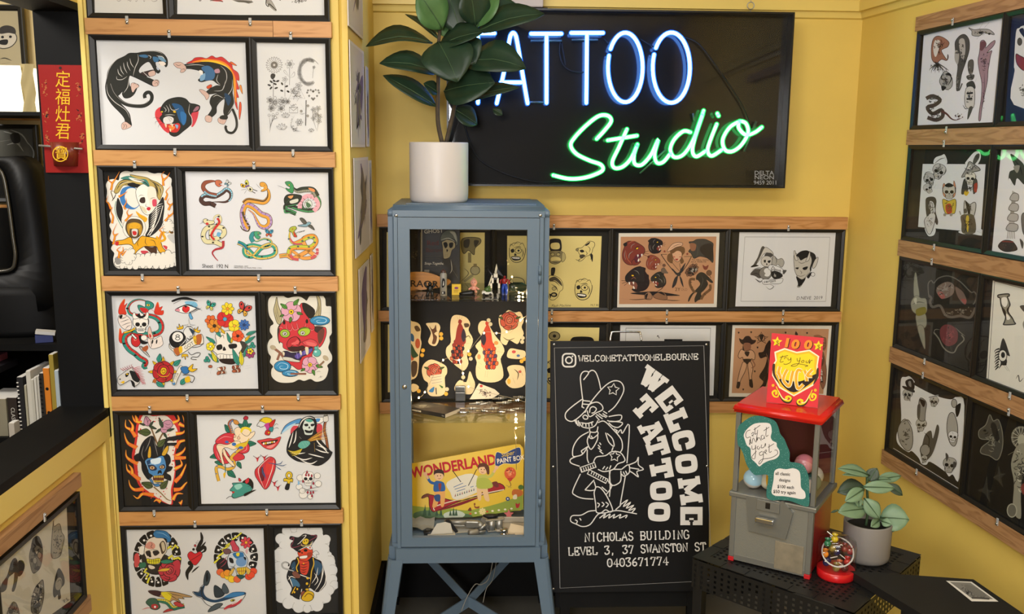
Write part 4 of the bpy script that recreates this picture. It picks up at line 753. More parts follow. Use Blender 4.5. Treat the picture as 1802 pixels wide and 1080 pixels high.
def art_p10():
    a=A(PIL,205,910,6.352)
    paper(a,"99,116 1641,90 1680,1180 156,1180",'#cdccc8')
    r=random.Random(2)
    def ring(cx,cy,rx,ry,t0,t1,n):
        for k in range(n):
            t=math.radians(t0+(t1-t0)*(k+.5)/n);d=math.radians((t1-t0)/n*.44)
            q=[(cx+rx*m*math.cos(t+s*d),cy+ry*m*math.sin(t+s*d)) for m,s in ((1,-1),(1.03,0),(1,1),(.72,.8),(.66,0),(.72,-.8))]
            a.f(q,'k');a.e(cx+rx*.86*math.cos(t),cy+ry*.86*math.sin(t),13,12,'w').e(cx+rx*.78*math.cos(t+d*.5),cy+ry*.78*math.sin(t+d*.5),7,7,'w')
    ring(455,460,262,310,150,400,11);ring(455,460,262,310,60,150,5);a.f("290,400 560,420 640,560 480,640 330,600",'#2a2624')
    a.o("260,330 310,320 320,380 290,420 250,400",'#e0dacc',4).f("200,430 240,400 260,470 250,540 205,550",'#c04a48').o("250,520 320,500 330,550 270,570",'#2f6a50',4)
    zig(a,"565,350 610,320 620,360 660,310 690,345");zig(a,"580,460 620,425 640,465 690,450 720,470");zig(a,"340,570 310,610 360,630 330,680 370,670 345,735")
    a.o("320,320 350,250 430,215 520,230 565,300 560,380 530,420 500,470 480,520 400,530 340,510 330,450 310,400",'#d6c9b4',6);a.f("320,320 370,270 430,300 420,350 350,350",'#c98a78').f("480,300 520,260 550,300 550,370 510,410 490,350",'#4a3a2c').f("500,290 530,280 545,350 520,380",'#c0b090').f("325,385 370,370 385,410 350,435",'#2a2320').f("405,380 460,370 480,400 430,430",'#2a2320').f("375,395 390,440 362,440",'k');a.o("340,460 400,470 480,455 490,500 430,525 350,510",'#d2c62a',5);a.ls("365,462 368,515|390,466 393,520|415,466 418,522|440,462 443,518|465,458 468,508|345,490 485,485",4,'k',0);a.ls("380,270 400,300 385,330 420,350|360,370 420,360 470,370|400,240 380,260",5);a.o("360,530 420,545 430,570 390,580 360,560",'#d6c9b4',4)
    a.o("410,185 440,145 490,145 560,160 600,210 610,260 570,280 555,240 500,230 440,225",'#2f6ea0',5).ls("430,160 470,210|460,150 500,220|490,150 540,230|530,160 575,250",6,'#143a5c').l("440,170 520,180 590,230",5,'#8fc0dc',2)
    rose(a,590,600,2.4,'#b43440','#c24a50',3,20);a.o("460,600 520,570 600,570 560,600",'#d8a83a',4).o("490,490 560,470 640,490 580,515 520,515",'#2f7a60',5);a.f("640,500 700,480 715,560 670,600",'#b43440')
    # heart with tribal
    a.l("945,165 960,230 930,300 910,370 980,330 990,370 940,400",44,'k',2).l("1000,270 960,320 930,350",22,'k',2).l("940,165 955,260 920,340",30,'k',2);a.o("880,405 830,380 795,420 820,480 880,535 940,470 960,410 930,380",'#c0262e',5).l("830,480 880,450 960,400",5);a.l("810,490 840,540 790,620 800,700",48,'k',2).l("840,620 880,580 925,545",18,'k',2).e(820,510,24,26,'k')
    a.oe(862,357,14,14,'k',2).oe(880,315,13,15,'#a83a40',3).oe(896,284,8,8,'#d9d5cb',3).e(910,260,4,4,'k')
    # right round design
    ring(1335,440,240,265,165,395,10);zig(a,"1290,250 1345,215 1400,170",16);zig(a,"1090,510 1160,450 1130,440 1200,390 1180,370 1260,310 1220,320 1290,280",20);flower(a,1450,280,66,7,'#c8404a','#e0a82a',4,.4)
    a.f("1120,500 1200,450 1280,560 1240,640 1140,590",'#241f1f').ls("1150,520 1200,480 1240,430|1160,560 1210,520 1240,470",10,'#8a3a44')
    for x,y,c in ((1160,610,'#d8643a'),(1200,640,'#e0902a'),(1250,660,'#e6c02a'),(1290,690,'#e6c02a'),(1350,690,'#d8643a'),(1480,660,'#d84a2a'),(1530,600,'#d84a2a'),(1240,620,'#e0902a'),(1505,640,'#d84a2a')):a.oe(x,y,42,38,c,3)
    a.o("1250,430 1290,390 1400,380 1440,420 1470,480 1450,560 1440,650 1400,680 1350,640 1320,560 1260,570 1240,500",'#c2c8cc',6);a.f("1300,400 1410,390 1420,450 1340,460",'#2f6a9a').f("1350,460 1440,440 1450,520 1390,550 1340,520",'#6a8fb8').f("1260,450 1300,460 1310,510 1270,500",'k').f("1340,400 1375,395 1370,430 1345,430",'#d8c22a').f("1420,440 1450,450 1440,480",'k');a.o("1345,570 1400,560 1445,560 1430,630 1370,635",'#d6b82a',5).ls("1370,565 1375,632|1395,562 1400,632|1420,560 1418,628|1350,600 1440,595",5,'#8a2a2a',0);a.f("1340,640 1440,650 1400,690 1370,680",'#2a4a44').ls("1260,540 1310,550 1330,520|1300,440 1260,420|1240,580 1290,610",6)
    a.o("1270,280 1310,250 1340,300 1370,340 1360,380 1300,370 1290,330",'#b8404e',5).ls("1300,280 1330,370|1320,270 1350,350",5);a.o("1190,360 1260,350 1280,390 1220,410",'#6a4a4a',4).f("1440,370 1470,350 1460,410",'#c8a0a0');a.o("1270,600 1320,560 1300,620 1260,650",'#d0a848',4).o("1440,550 1500,590 1470,640",'#d0a848',4)
    # winged snake
    a.o("355,820 440,815 520,830 640,830 850,885 740,890 760,910 690,905 720,950 640,920 600,940 560,900 480,885 400,860",'#a8885a',5);a.f("360,822 440,815 500,830 480,880 400,858",'#3a2226').f("500,840 580,835 620,870 580,940 530,890",'#d6c42a').ls("560,840 640,860 740,880|580,850 640,890 700,930|540,850 580,870",6)
    snake(a,"760,985 690,1000 630,1010 570,950 500,930 420,930 380,950",48,'#2f6a54','#c9b84a',1,4,tip=1,nb=14);a.o("330,945 370,905 440,905 470,950 490,1000 450,1030 390,1020 370,990 350,975",'#3a5a48',5);a.f("400,970 450,970 470,1000 430,1025 390,1000",'#a83236').e(432,998,12,12,'w');a.ls("395,1010 340,1010 285,1030|340,1012 310,1040",6,'r');a.o("520,1060 580,1020 640,1030 600,1045",'#b03a3a',4).o("640,960 680,940 760,985 700,1000",'#b03a3a',4)
    # shark
    a.o("940,780 990,740 970,830 1000,900 1090,935 1200,900 1300,840 1430,835 1442,860 1420,900 1370,960 1300,1000 1200,1010 1090,1000 1010,970 950,900 900,880 850,830 920,830",'#cfd0cc',6);a.f("945,790 985,750 975,830 1010,890 1100,920 1200,890 1300,835 1430,832 1440,860 1330,890 1200,930 1100,950 1010,930 950,890 900,875 860,832 920,835",'#23405a').f("1200,890 1300,840 1425,838 1400,870 1280,890",'#3a78a8').f("940,790 970,780 960,860 1000,920 960,900",'#2a3036')
    a.o("975,740 985,650 1015,590 1050,650 1030,740 1000,760",'#3a4448',6).o("1095,760 1160,790 1210,850 1160,890 1100,880",'#30383c',6).o("1200,735 1240,780 1255,835 1210,850 1180,810",'#4a5458',6).o("1025,1055 1060,1000 1130,960 1190,965 1130,1020",'#4a5458',6);a.f("1000,640 1020,610 1030,680 1005,720",'#14181a');a.oe(1300,925,26,13,'#b8a83a',4,-10).e(1305,925,8,9,'k');a.ls("1210,930 1225,980|1230,925 1245,975|1250,922 1262,970",4);a.f("1230,990 1300,960 1370,930 1400,900 1390,950 1330,985 1270,1005 1200,1030",'#b83a40').ls("1240,1000 1220,1040|1290,995 1200,1045|1400,930 1410,940",8,'#b83a40');a.l("1290,970 1340,950 1400,900",5,'w');return a
def art_p11():
    a=A(PIL,465,910,6.352)
    W='#d4d4d2'
    a.f("210,110 300,110 360,90 470,90 560,85 640,110 660,200 730,220 730,290 720,340 740,400 780,440 790,500 800,540 815,600 800,650 810,700 830,760 800,800 760,850 730,900 720,950 640,970 640,1010 560,1040 500,1050 440,1050 400,1060 340,1040 300,1010 220,1000 190,940 120,920 130,840 150,780 130,740 120,660 110,580 110,500 120,420 140,350 180,320 150,290 130,240 150,190 200,180",W)
    for x,y,q in ((255,150,55),(330,130,38),(425,150,62),(575,165,78),(185,240,60),(690,245,50),(210,310,42),(175,420,75),(672,350,55),(730,410,22),(730,495,62),(160,560,65),(760,590,58),(170,675,60),(765,690,50),(180,780,55),(785,755,48),(195,880,75),(730,815,50),(690,900,55),(270,960,62),(385,1000,65),(480,1020,45),(590,980,70)):a.e(x,y,q+3,q+3,'#8a877f').e(x,y,q,q,W,n=24)
    a.f("220,200 600,150 680,300 740,600 700,900 500,980 250,900 170,600 200,350",W)
    a.ls("240,190 200,180|300,150 295,110|490,155 492,115|205,345 165,335|150,500 110,500|150,610 120,630|640,310 700,300|700,430 740,425|755,490 790,485|760,640 800,630",4,'m')
    BK,BL_='#1c1a1c','#2a4a62'
    a.o("285,560 310,490 350,470 380,440 520,440 590,470 640,500 670,600 690,700 680,760 610,830 560,820 520,790 480,800 440,870 390,915 330,880 290,860 310,790 260,700 255,640",BK,6)
    a.f("300,540 340,490 350,560 330,620",BL_).f("560,480 620,500 650,560 600,650 560,560",'#31506a').f("400,640 480,660 500,700 480,780 420,740",BL_).f("300,680 360,700 400,760 360,800 300,740",'#3f6a88');a.ls("640,490 660,600 620,740 560,830|690,620 680,740 610,830|600,560 580,660 530,740|270,650 300,720 320,780|285,600 330,560|560,620 600,700 560,760|650,560 640,690 590,790|265,700 300,660 350,680",9,'w')
    a.f("395,470 490,480 500,560 470,640 410,620 400,540",'#c8402a');a.ls("400,520 440,530 490,515|402,550 440,560 485,545|405,580 440,590 478,575|410,605 440,615 470,602|445,490 440,630",8,'k')
    a.l("370,450 385,500 360,560 375,610",12,'#d0a82a').l("545,450 555,520 530,600 520,680 500,780",12,'#d0a82a');a.o("395,650 500,670 510,740 470,790 400,740",BK,5);a.l("400,640 510,680",8,'w').e(485,680,14,12,'y').e(478,740,14,14,'y').e(440,515,8,8,'y')
    a.o("305,840 340,770 420,800 450,830 420,890 385,915 320,880",BK,5).l("310,850 350,775",10,'y').e(370,800,10,12,'y').e(338,835,10,12,'y').l("420,800 400,910",8,'w')
    a.o("310,620 350,600 405,650 390,680 340,670",'#7a4a3a',5).o("410,840 450,820 465,870 420,890",'#8a4a34',5)
    a.l("330,600 260,580 210,560 200,520 235,500 275,520 270,545",16,'k').l("330,600 260,580 210,560 200,520 235,500 272,520",9,'#b8b8b4')
    a.o("430,870 480,820 550,840 550,900 510,935 450,935 415,910",'#cfa81e',6).l("450,890 490,850 540,870 545,900",7);a.oe(480,805,22,14,'#cfa81e',5)
    a.o("375,385 420,350 500,340 540,360 535,430 500,470 470,490 400,475 385,430",'#cc4426',5);a.e(462,368,22,16,'k').e(395,382,16,12,'k').f("420,385 435,400 415,402",'k');a.o("400,435 480,425 470,455 405,460",'w',3).ls("415,435 416,460|432,433 433,460|448,430 450,458|464,428 464,455",4);a.f("480,400 530,390 525,430 490,450",'#9a3a22')
    a.o("285,240 300,210 380,225 440,185 490,190 540,200 585,195 585,230 540,290 520,320 420,350 375,380 330,350 300,330 300,290 330,260",BK,6);a.l("285,240 310,212 375,230|",3) if 0 else None;a.l("290,245 330,225 320,280 300,330 360,330 450,290 560,230 585,205 520,198",9,'#7a3444');a.l("380,370 440,340 520,310 545,260",8,'w',2);a.l("420,210 470,200 400,280 370,300",8,'w',2)
    a.o("425,265 460,235 495,245 495,280 470,305 435,295",'#d8b82a',4).e(450,268,6,8,'k').e(475,262,6,8,'k');a.l("405,310 500,320 530,270",10,'#c9b878',2).l("410,280 430,320 520,300",8,'#c9b878',2);a.o("470,330 520,320 540,350 510,360",W,3).o("540,400 580,370 615,410 580,415 590,450 555,430",W,4);a.e(512,338,10,8,'r');return a
# ================================================================ sheets on the back wall
YP='#d9c983'
def zhead(a,x,y,s,rot=0,hair=True,flip=1):
    with at(a,x,y,s,rot,flip):
        a.o("-42,-30 -30,-52 0,-60 32,-52 46,-20 42,16 28,46 0,58 -26,50 -42,20",YP,3.5)
        if hair:a.f("-46,-24 -30,-58 0,-66 36,-56 50,-18 40,-30 20,-40 -10,-36 -30,-26",YP,3).ls("-40,-30 -20,-50 10,-46|-20,-34 0,-56 30,-44|10,-34 30,-50 44,-20|-44,-20 -34,-44 -20,-30",3)
        a.oe(6,-8,18,15,YP,3).e(8,-8,6,6,'k').f("-36,-12 -20,-18 -16,-2 -30,4",'k').f("-12,6 -2,18 -16,20",'k').f("-30,24 14,26 18,42 -10,48 -28,40",'k').f("-26,28 12,30 10,38 -22,36",'w')
        a.ls("-18,26 -18,38|-8,27 -8,39|2,28 2,39|26,-20 34,6 26,30|30,-2 38,10|-34,8 -30,20|-20,-24 10,-30 24,-24|20,14 30,20",4)
def art_b10():
    a=A(BACK,960,380,6);paper(a,"-405,208 593,212 563,967 -405,967",YP)
    a.o("45,260 70,242 120,240 160,258 165,360 100,370 50,360",'k',4);a.f("60,290 140,285 145,345 65,345",YP);a.ls("65,298 90,300|100,298 130,300",4)
    a.o("35,375 170,372 178,440 150,490 100,507 50,490 32,440",'#8a7f58',5).f("60,440 100,430 150,440 160,470 110,470 60,475",YP).ls("40,395 80,390 100,410|110,405 140,385 168,395|50,420 90,425|110,425 160,420|60,480 110,490 150,482",6);a.oe(75,405,20,16,'#b3a670',4).oe(135,405,20,16,'#b3a670',4).o("175,390 200,392 212,440 195,475 170,480",'#b3a670',4)
    with at(a,420,375,1):a.o("60,-110 95,-95 98,-60 80,-30 70,10 40,40 10,50 -30,90 -70,105 -60,80 -20,60 -60,30 -75,0 -100,-15 -80,-35 -40,-40 0,-75 30,-105",YP,5).f("0,-70 50,-105 40,-80 10,-60",'k').oe(-85,-20,14,14,'#8a7f58',4).f("-60,-10 -30,-20 -10,0 -40,10",'k').f("-60,40 -20,30 0,50 -50,70",'#4a4330').ls("20,-60 50,-30 40,10|60,-50 85,-40|0,-10 20,20 0,45|-40,-30 -20,-40|40,20 60,60 55,90|70,10 75,100|20,40 40,80|-105,80 -80,92 -50,85",6).f("55,20 80,40 75,110 60,70",'k')
    a.o("60,560 75,545 100,550 95,600 75,640 60,630",'k',4).ls("72,560 80,610",4,'m');a.o("30,650 90,630 150,660 180,710 182,770 150,800 130,850 90,885 50,880 30,830",YP,5);a.f("40,660 100,640 160,690 175,740 150,720 100,680 50,690",'#4a4330').ls("40,690 100,690 150,740|60,720 110,750 130,800",8).oe(90,765,22,20,'#b3a670',4).oe(90,830,34,24,'k',3).e(88,830,20,12,'#b3a670').f("40,820 60,830 50,870",'k')
    zhead(a,398,770,2.0,4);a.text('Flash Machine',265,955,28,'#4a4330',-1,.95,0,'RIGHT',.3).text('MLT 80',475,950,22,'#4a4330',0,.9)
    zhead(a,-300,380,1.9);zhead(a,-310,760,1.9,10,False);return a
def art_b00():
    a=A(BACK,700,390,5.142);paper(a,"-100,95 787,98 782,770 -100,775",YP)
    a.o("580,160 650,140 740,150 750,190 700,240 690,300 640,260 600,290 575,240",'#7a6f48',5).f("600,170 650,160 640,230 600,230",'#3a3424').f("690,170 735,175 700,230",'#3a3424');a.l("650,280 650,370",30,'#8a7d50');a.ls("600,420 640,470 570,540|590,330 600,400",8,'#7a6f48');a.oe(700,440,42,40,'#b5aa7c',5).l("700,380 700,410",30,'#8a7d50').l("680,480 600,540",24,'#a59a6a')
    zhead(a,60,200,1.4);zhead(a,60,440,1.5);zhead(a,300,300,2)
    a.text('Nu-Flash Machine',140,750,44,'#5a5238',-1,.95,0,'LEFT',.3).text('MLT 80',710,745,30,'#5a5238',0,.9);return a
def art_b01():
    a=A(BACK,600,540,4);paper(a,"330,60 1050,60 1050,600 330,600",YP);zhead(a,560,300,2.5);zhead(a,800,300,2.5);return a
def art_b11():
    a=A(BACK,950,370,2.918);paper(a,"-190,598 306,602 288,965 -190,965",YP);a.oe(75,645,28,22,'#8a7f58',4).e(75,645,9,8,'k').f("165,655 200,648 265,652 270,680 165,680",'k');zhead(a,80,830,1.2);zhead(a,210,800,1.2);return a
def art_b21():
    a=A(BACK,1060,540,4.095);paper(a,"130,130 819,134 800,637 116,632",'#dadad8');a.l("170,152 780,152 765,610 155,606",4,'d',0,False,True);a.ls("395,215 400,205 410,225",5,'d',0);skull(a,520,380,2.6);return a
BR='#b98a66'
def art_b31():
    a=A(BACK,1060,540,4.095);paper(a,"938,130 1653,134 1613,651 911,646",'#dcd6c8').p("957,152 1633,158 1592,626 932,620",BR)
    D,M_='#2c1c16','#8a5c44'
    for x,y in ((982,185),(1072,182),(1118,292),(1098,464),(1015,594),(1475,188),(1320,185)):a.f([(x-6,y-4),(x,y-7),(x+7,y-3),(x,y+8)],D)
    a.l("1145,180 1160,215 1195,215 1165,232 1178,262 1146,243 1115,262 1126,232 1098,214 1132,214",6,D,0,False,True).oe(1146,222,24,24,BR,5,0,D).f("1130,205 1162,205 1146,245",D)
    a.f("985,225 1010,235 1030,212 1060,210 1080,235 1108,240 1090,265 1040,275 1000,262",D).f("1020,262 1065,262 1070,300 1050,320 1020,305",M_).f("1018,250 1010,300 1025,320 1015,280",D)
    a.o("1000,305 1030,318 1075,310 1100,340 1095,380 1075,372 1070,380 1020,380 1010,362 990,370 978,350",'#c79a76',4,D).f("1015,375 1072,375 1065,395 1045,412 1020,392",D).f("1025,325 1060,322 1050,355 1035,350",D)
    a.o("1015,395 1040,412 1030,460 1000,520 985,560 970,560 985,480 1000,430",'#c79a76',4,D).o("1048,412 1068,395 1085,440 1075,500 1080,540 1062,545 1055,480",'#c79a76',4,D);a.f("975,540 995,545 985,585 965,580",D).f("1060,525 1080,525 1085,580 1060,570",D).l("1080,380 1100,420 1075,440",8,M_).ls("1000,440 985,500|1065,420 1068,490",5,M_)
    a.f("1180,270 1215,262 1215,590 1190,580 1200,500 1170,585 1130,588 1160,540 1130,500 1170,430 1185,360 1140,370 1125,330 1160,320",D).ls("1180,330 1200,400 1190,480|1160,340 1190,350|1170,500 1150,570|1205,300 1195,360",7,M_)
    a.f("1395,175 1410,200 1388,200",D).f("1520,210 1560,200 1600,230 1610,300 1590,310 1580,240",M_);blobart(a,1590,260,26,50,M_,D,6,3);blobart(a,1585,450,30,130,M_,D,12,5);return a
def art_b20():
    a=A(BACK,1070,370,5.686);paper(a,"107,228 1116,224 1087,968 91,970",'#d9d3c6').p("127,264 1085,262 1058,934 110,938",BR)
    D,R2,M_='#211a19','#7a3428','#8a5c44'
    with at(a,262,425,2.45,0,-1):bighead(a,0,0,1,R2,D,0,1,'#5a2030',2)
    a.ls("175,400 190,480 240,540|200,340 240,310 290,310",8,'#a85a40')
    with at(a,480,350,1.6,-10,-1):bighead(a,0,0,1,D,D,0,1,R2,2)
    with at(a,455,520,1.5,5,-1):bighead(a,0,0,1,'#8a4430','#4a241c',0,1,R2,2)
    with at(a,285,690,2.5,-12):bighead(a,0,0,1,D,D,0,1,'#7a4a3c',2)
    a.f("300,660 400,640 400,700 350,790 290,740",D).ls("230,690 260,670 280,690",8,M_)
    with at(a,500,695,1.6,-10):bighead(a,0,0,1,'#2c2a22',D,0,1,R2,2)
    # bear-like wolf head
    a.o("808,318 850,310 890,290 960,288 1000,300 1050,330 1050,380 1050,520 1000,480 920,460 860,480 830,430 805,410 840,360",'#3a3836',5,D).f("820,330 880,340 870,400 830,400",M_).f("940,350 1040,340 1040,500 960,450 920,400",D).ls("880,320 900,400 880,470|930,310 950,380|1000,330 1010,420",8,'d');a.text('TO HELL WITH',835,500,15,D,2,1.25).text('AS A TRIBUTE',830,522,15,D,0,1.2)
    # sailor girl
    a.f("600,440 590,480 600,510 640,530 650,480 640,430",'#6a4a2c').f("700,370 760,370 768,420 740,460 760,510 730,535 715,480",'#6a4a2c');a.o("640,420 690,400 735,420 735,470 700,515 660,490",'#cfa382',4,D).f("620,420 640,380 700,360 760,370 740,410 690,405 650,430",'#6a4a2c');a.o("590,410 640,340 700,320 745,328 735,355 680,370 630,400",'#d3a98a',4,D).ls("620,385 690,345 740,340|650,350 670,360",4,D);a.ls("655,440 680,436|705,440 728,442",5,D).f("668,488 700,484 690,502",'#9a2a2a').e(660,465,12,9,'#b8705a').e(722,465,10,8,'#b8705a')
    a.l("530,440 600,540 700,640 780,560 835,460",7,D,0).l("530,440 590,440",4,D).l("760,462 835,460",4,D).l("640,520 720,610 715,530",4,D).l("640,580 700,640 760,560",22,'#22232a',2);a.e(706,640,22,18,'#22232a').f("690,655 660,690 640,775 680,740 700,660",'#22232a').f("715,655 740,690 755,770 728,720",'#22232a').f("740,620 775,530 760,540 720,600",'#22232a')
    for x,y in ((565,410),(793,436)):a.p([(x+(16 if k%2 ==0 else 7)*math.sin(k*math.pi/5),y-(16 if k%2 ==0 else 7)*math.cos(k*math.pi/5)) for k in range(10)],'#7a2f2a')
    a.text('2Y',668,805,34,'#4a3426',0,1.1);a.text('OLD',728,803,26,'#8a6448',0,.9)
    a.f("530,590 560,570 590,610 600,630 540,625",'#6a5a4c').e(560,550,18,16,'#6a4a3a');a.ls("480,600 530,605|590,620 640,628",5,M_)
    blobart(a,840,600,70,52,M_,D,16,4,-20);lineflower(a,865,570,42,6,D,5);lineflower(a,810,625,40,6,D,5);a.f("945,545 975,560 1005,545 990,590 960,590",'#7a3a2c');a.oe(1010,625,26,26,'#6a4a34',4,0,D).l("1015,650 1030,675",5,D)
    a.f("885,650 920,620 960,625 1000,660 1050,715 1030,725 985,695 1000,740 960,800 930,830 940,880 900,900 870,920 865,880 890,820 850,840 810,910 800,900 820,850 880,790 920,740 900,700 880,690",'#24211f').ls("930,650 950,700 920,780|990,690 960,740",6,'d');a.l("870,690 825,690 820,740 850,800 870,820",26,'#6a4a30').l("1020,740 1020,790 960,840 930,890",26,'#6a4a30').ls("820,720 840,720|830,770 850,765|1005,790 1030,800|960,830 980,850",5,D,0)
    a.f("220,830 400,812 520,815 720,850 600,855 420,850",D).o("370,840 410,815 440,850 430,890 370,885",'#9a7458',4,D).o("450,860 500,820 570,830 590,890 510,890",'#8a6448',4,D).ls("210,890 300,892 430,880|560,890 640,900 720,900|470,820 540,780 560,740",6,D);a.f("370,850 400,830 380,890",D).f("500,820 540,815 570,850",D);a.ls("520,795 545,785|560,790 575,795",5,'#5a3a2c');return a
def art_b30():
    a=A(BACK,1270,370,5.683);paper(a,"178,216 1141,219 1090,961 136,960",'#d6d7d8');a.l("232,266 1083,268 1040,910 192,909",4,'d',0,False,True)
    a.f("400,365 430,375 400,460 350,530 320,540 360,470",'d').o("430,372 480,390 515,430 510,480 480,430 430,430 390,480 340,545 380,470",'l',4);a.f("440,430 490,425 515,450 480,470 430,460",'d').oe(450,510,58,55,'l',4).f("420,500 440,495 440,520 425,520",'k').f("460,505 490,500 480,525 465,522",'k').f("450,525 458,545 445,545",'k').ls("420,560 450,575 490,560|400,510 390,560",5)
    a.f("325,540 290,570 370,555",'k').f("285,640 330,590 400,590 420,640 380,680 330,655",'d').ls("300,600 370,575 420,590|290,650 340,630 380,650|330,680 380,710 420,700",6);a.oe(438,628,64,62,'#7d7a74',5).e(455,605,32,28,'#dadad8').f("440,630 490,620 470,660 430,655",'#dadad8');a.o("520,455 560,490 600,480 625,520 600,570 560,540 530,560 500,530",'#a5a29a',4).ls("530,460 550,500 540,540|590,480 580,540",5)
    a.o("480,545 560,560 620,600 600,640 540,610 470,590",'#d6d7d8',4).f("500,610 580,620 610,660 540,690 500,660",'k').f("610,600 650,600 620,640",'d').o("410,690 520,690 610,680 590,730 500,735 420,740",'#d6d7d8',4);a.text('Death',490,588,36,'h',22,.85,.01,'LEFT',.1).text('Is',520,660,30,'w',10,.9).text('certain',420,728,32,'h',-6,1,.01,'LEFT',.1);a.ls("440,760 480,790 520,760 480,740|500,790 540,750|330,680 380,720 400,700",6,'d')
    a.o("720,480 730,420 760,440 800,410 870,410 930,440 940,500 900,560 890,610 850,650 830,690 790,760 755,765 770,720 750,650 730,600",'#bab6ac',4);a.f("745,450 790,410 850,400 880,420 870,460 830,480 790,500 770,470",'k').f("880,420 930,440 940,490 900,560 890,610 880,580 900,500",'#22201e').f("745,660 800,690 840,670 820,720 770,765 760,720",'k').f("850,660 890,620 900,630 870,680",'k')
    a.o("722,410 735,405 745,450 765,490 740,500 725,460",'#c4c0b8',4).o("860,460 880,410 885,450 870,500 840,510",'#c4c0b8',4).o("905,560 935,490 965,470 950,540 920,580",'#c4c0b8',4);a.f("735,575 770,570 760,590",'k').f("810,575 860,560 850,590 820,595",'k');a.ls("740,550 780,570|800,560 850,545|780,600 800,620 790,640|740,640 790,660 840,640|870,590 850,640|760,510 800,530 850,510|725,520 720,600|770,690 830,670",5,'d');a.oe(912,640,20,20,'#d6d7d8',4)
    a.text('D.NEVE  2019',745,893,34,'d',-1,.95,0,'LEFT',.15);return a
# ================================================================ sheets on the right wall
GP='#cfcfd2'
def art_r00():
    a=A(RW,1590,0,4.5);paper(a,"160,281 794,127 735,969 110,1001",'#dcdae2')
    a.o("225,470 220,380 235,310 270,285 320,300 360,335 350,370 320,385 300,400 320,440 345,470 350,430 355,455 340,480 300,470 260,500",'#9a6a58',4).f("250,320 290,330 270,420 250,450 235,390",'#d8cfc8').ls("230,330 250,300|240,400 225,420|320,330 345,350",6)
    for k in range(11):a.l([(270,500),(215+k*13,540+8*(k%3)),(205+k*15,560+18*(k%2))],10,'d',1)
    a.o("410,400 410,330 450,280 490,275 520,320 520,400 490,500 460,590 440,700 420,715 420,620 430,520 410,470",'#4a4644',4).f("440,320 480,310 490,400 470,480 450,420",'#b0a8a4').f("410,400 440,420 430,510 405,470",'#a59f9c').l("420,700 440,715 465,660",10,'d')
    a.o("515,220 560,235 610,230 680,235 720,275 640,260 600,285 545,280 540,245",'#a5a09e',4).ls("640,220 680,175|600,230 630,180|520,215 550,245|600,280 580,310|680,260 720,275",8);a.e(608,258,14,10,'k').e(680,268,10,8,'k')
    a.o("605,380 610,330 635,318 655,345 650,380 690,340 725,320 715,360 660,420 700,400 690,440 680,500 670,560 665,640 640,760 620,870 610,950 595,950 600,880 615,780 620,660 600,560 590,480 600,420",'#9a7c88',4).f("608,340 640,325 655,350 625,400 605,390",'#6a4048').ls("640,580 640,700 615,860|620,440 660,450|610,520 650,600",6,'#6a5260')
    a.o("510,520 520,480 550,475 555,520 545,580 520,580",'#5a5450',4).f("500,600 560,590 550,630 510,630",'d').f("500,660 550,640 570,700 510,700",'#3a3634').o("495,700 560,700 555,850 490,840",'#c9c4c2',4).ls("500,740 550,735|500,785 545,780",14,'k',0);a.f("520,850 550,850 520,930 505,940",'d').ls("470,830 490,860 510,860|560,660 580,620|480,890 520,860",6)
    a.o("285,640 320,570 350,570 385,620 385,680 350,710 310,690",'#a5a2a0',4).ls("320,565 300,620 340,640|350,580 380,620 350,680|310,700 290,720|340,700 360,720|390,600 395,580",8);a.f("330,590 360,575 380,600",'k').f("300,680 340,690 310,720",'k');a.ls("190,650 230,640|190,665 235,660|200,680 225,690",3,'m')
    a.l("180,780 230,760 290,790 250,830 190,850 230,900 300,870 310,920 260,950 190,930",30,'#4a3c38').l("300,880 340,900 380,940 420,950 470,930",20,'#5a3430',1);scribble(a,240,780,60,40,24,'d',6,2);scribble(a,440,925,40,30,16,'#5a3430',6,3);scribble(a,240,900,60,60,24,'#3a2c2a',6,5)
    for i,q in enumerate(((285,370,50,70,'#5a3428'),(460,420,45,130,'#2a2624'),(430,650,14,60,'#8a8480'),(645,500,38,90,'#5a4450'),(635,760,18,130,'#6a5260'),(530,580,24,60,'#8a8480'),(525,770,30,60,'d'),(340,640,40,70,'#2a2624'),(620,255,80,24,'#3a3634'),(270,520,60,40,'#2a2624'))):scribble(a,*q[:4],26,q[4],5,i)
    return a
def art_r10():
    a=A(RW,1590,0,4.5);a.p("860,80 1500,-140 1400,960 805,970",'#1c2440')
    a.f("890,260 920,220 960,200 1200,150 1350,300 1300,830 875,830 880,560 875,520",GP);a.f("915,240 950,225 960,300",'#1c2440').oe(920,330,18,30,'d',4).o("890,430 920,440 960,470 960,560 900,510",'#7a3038',5);scribble(a,950,720,40,60,20,'d',6,3);skull(a,1060,400,2.2,GP);return a
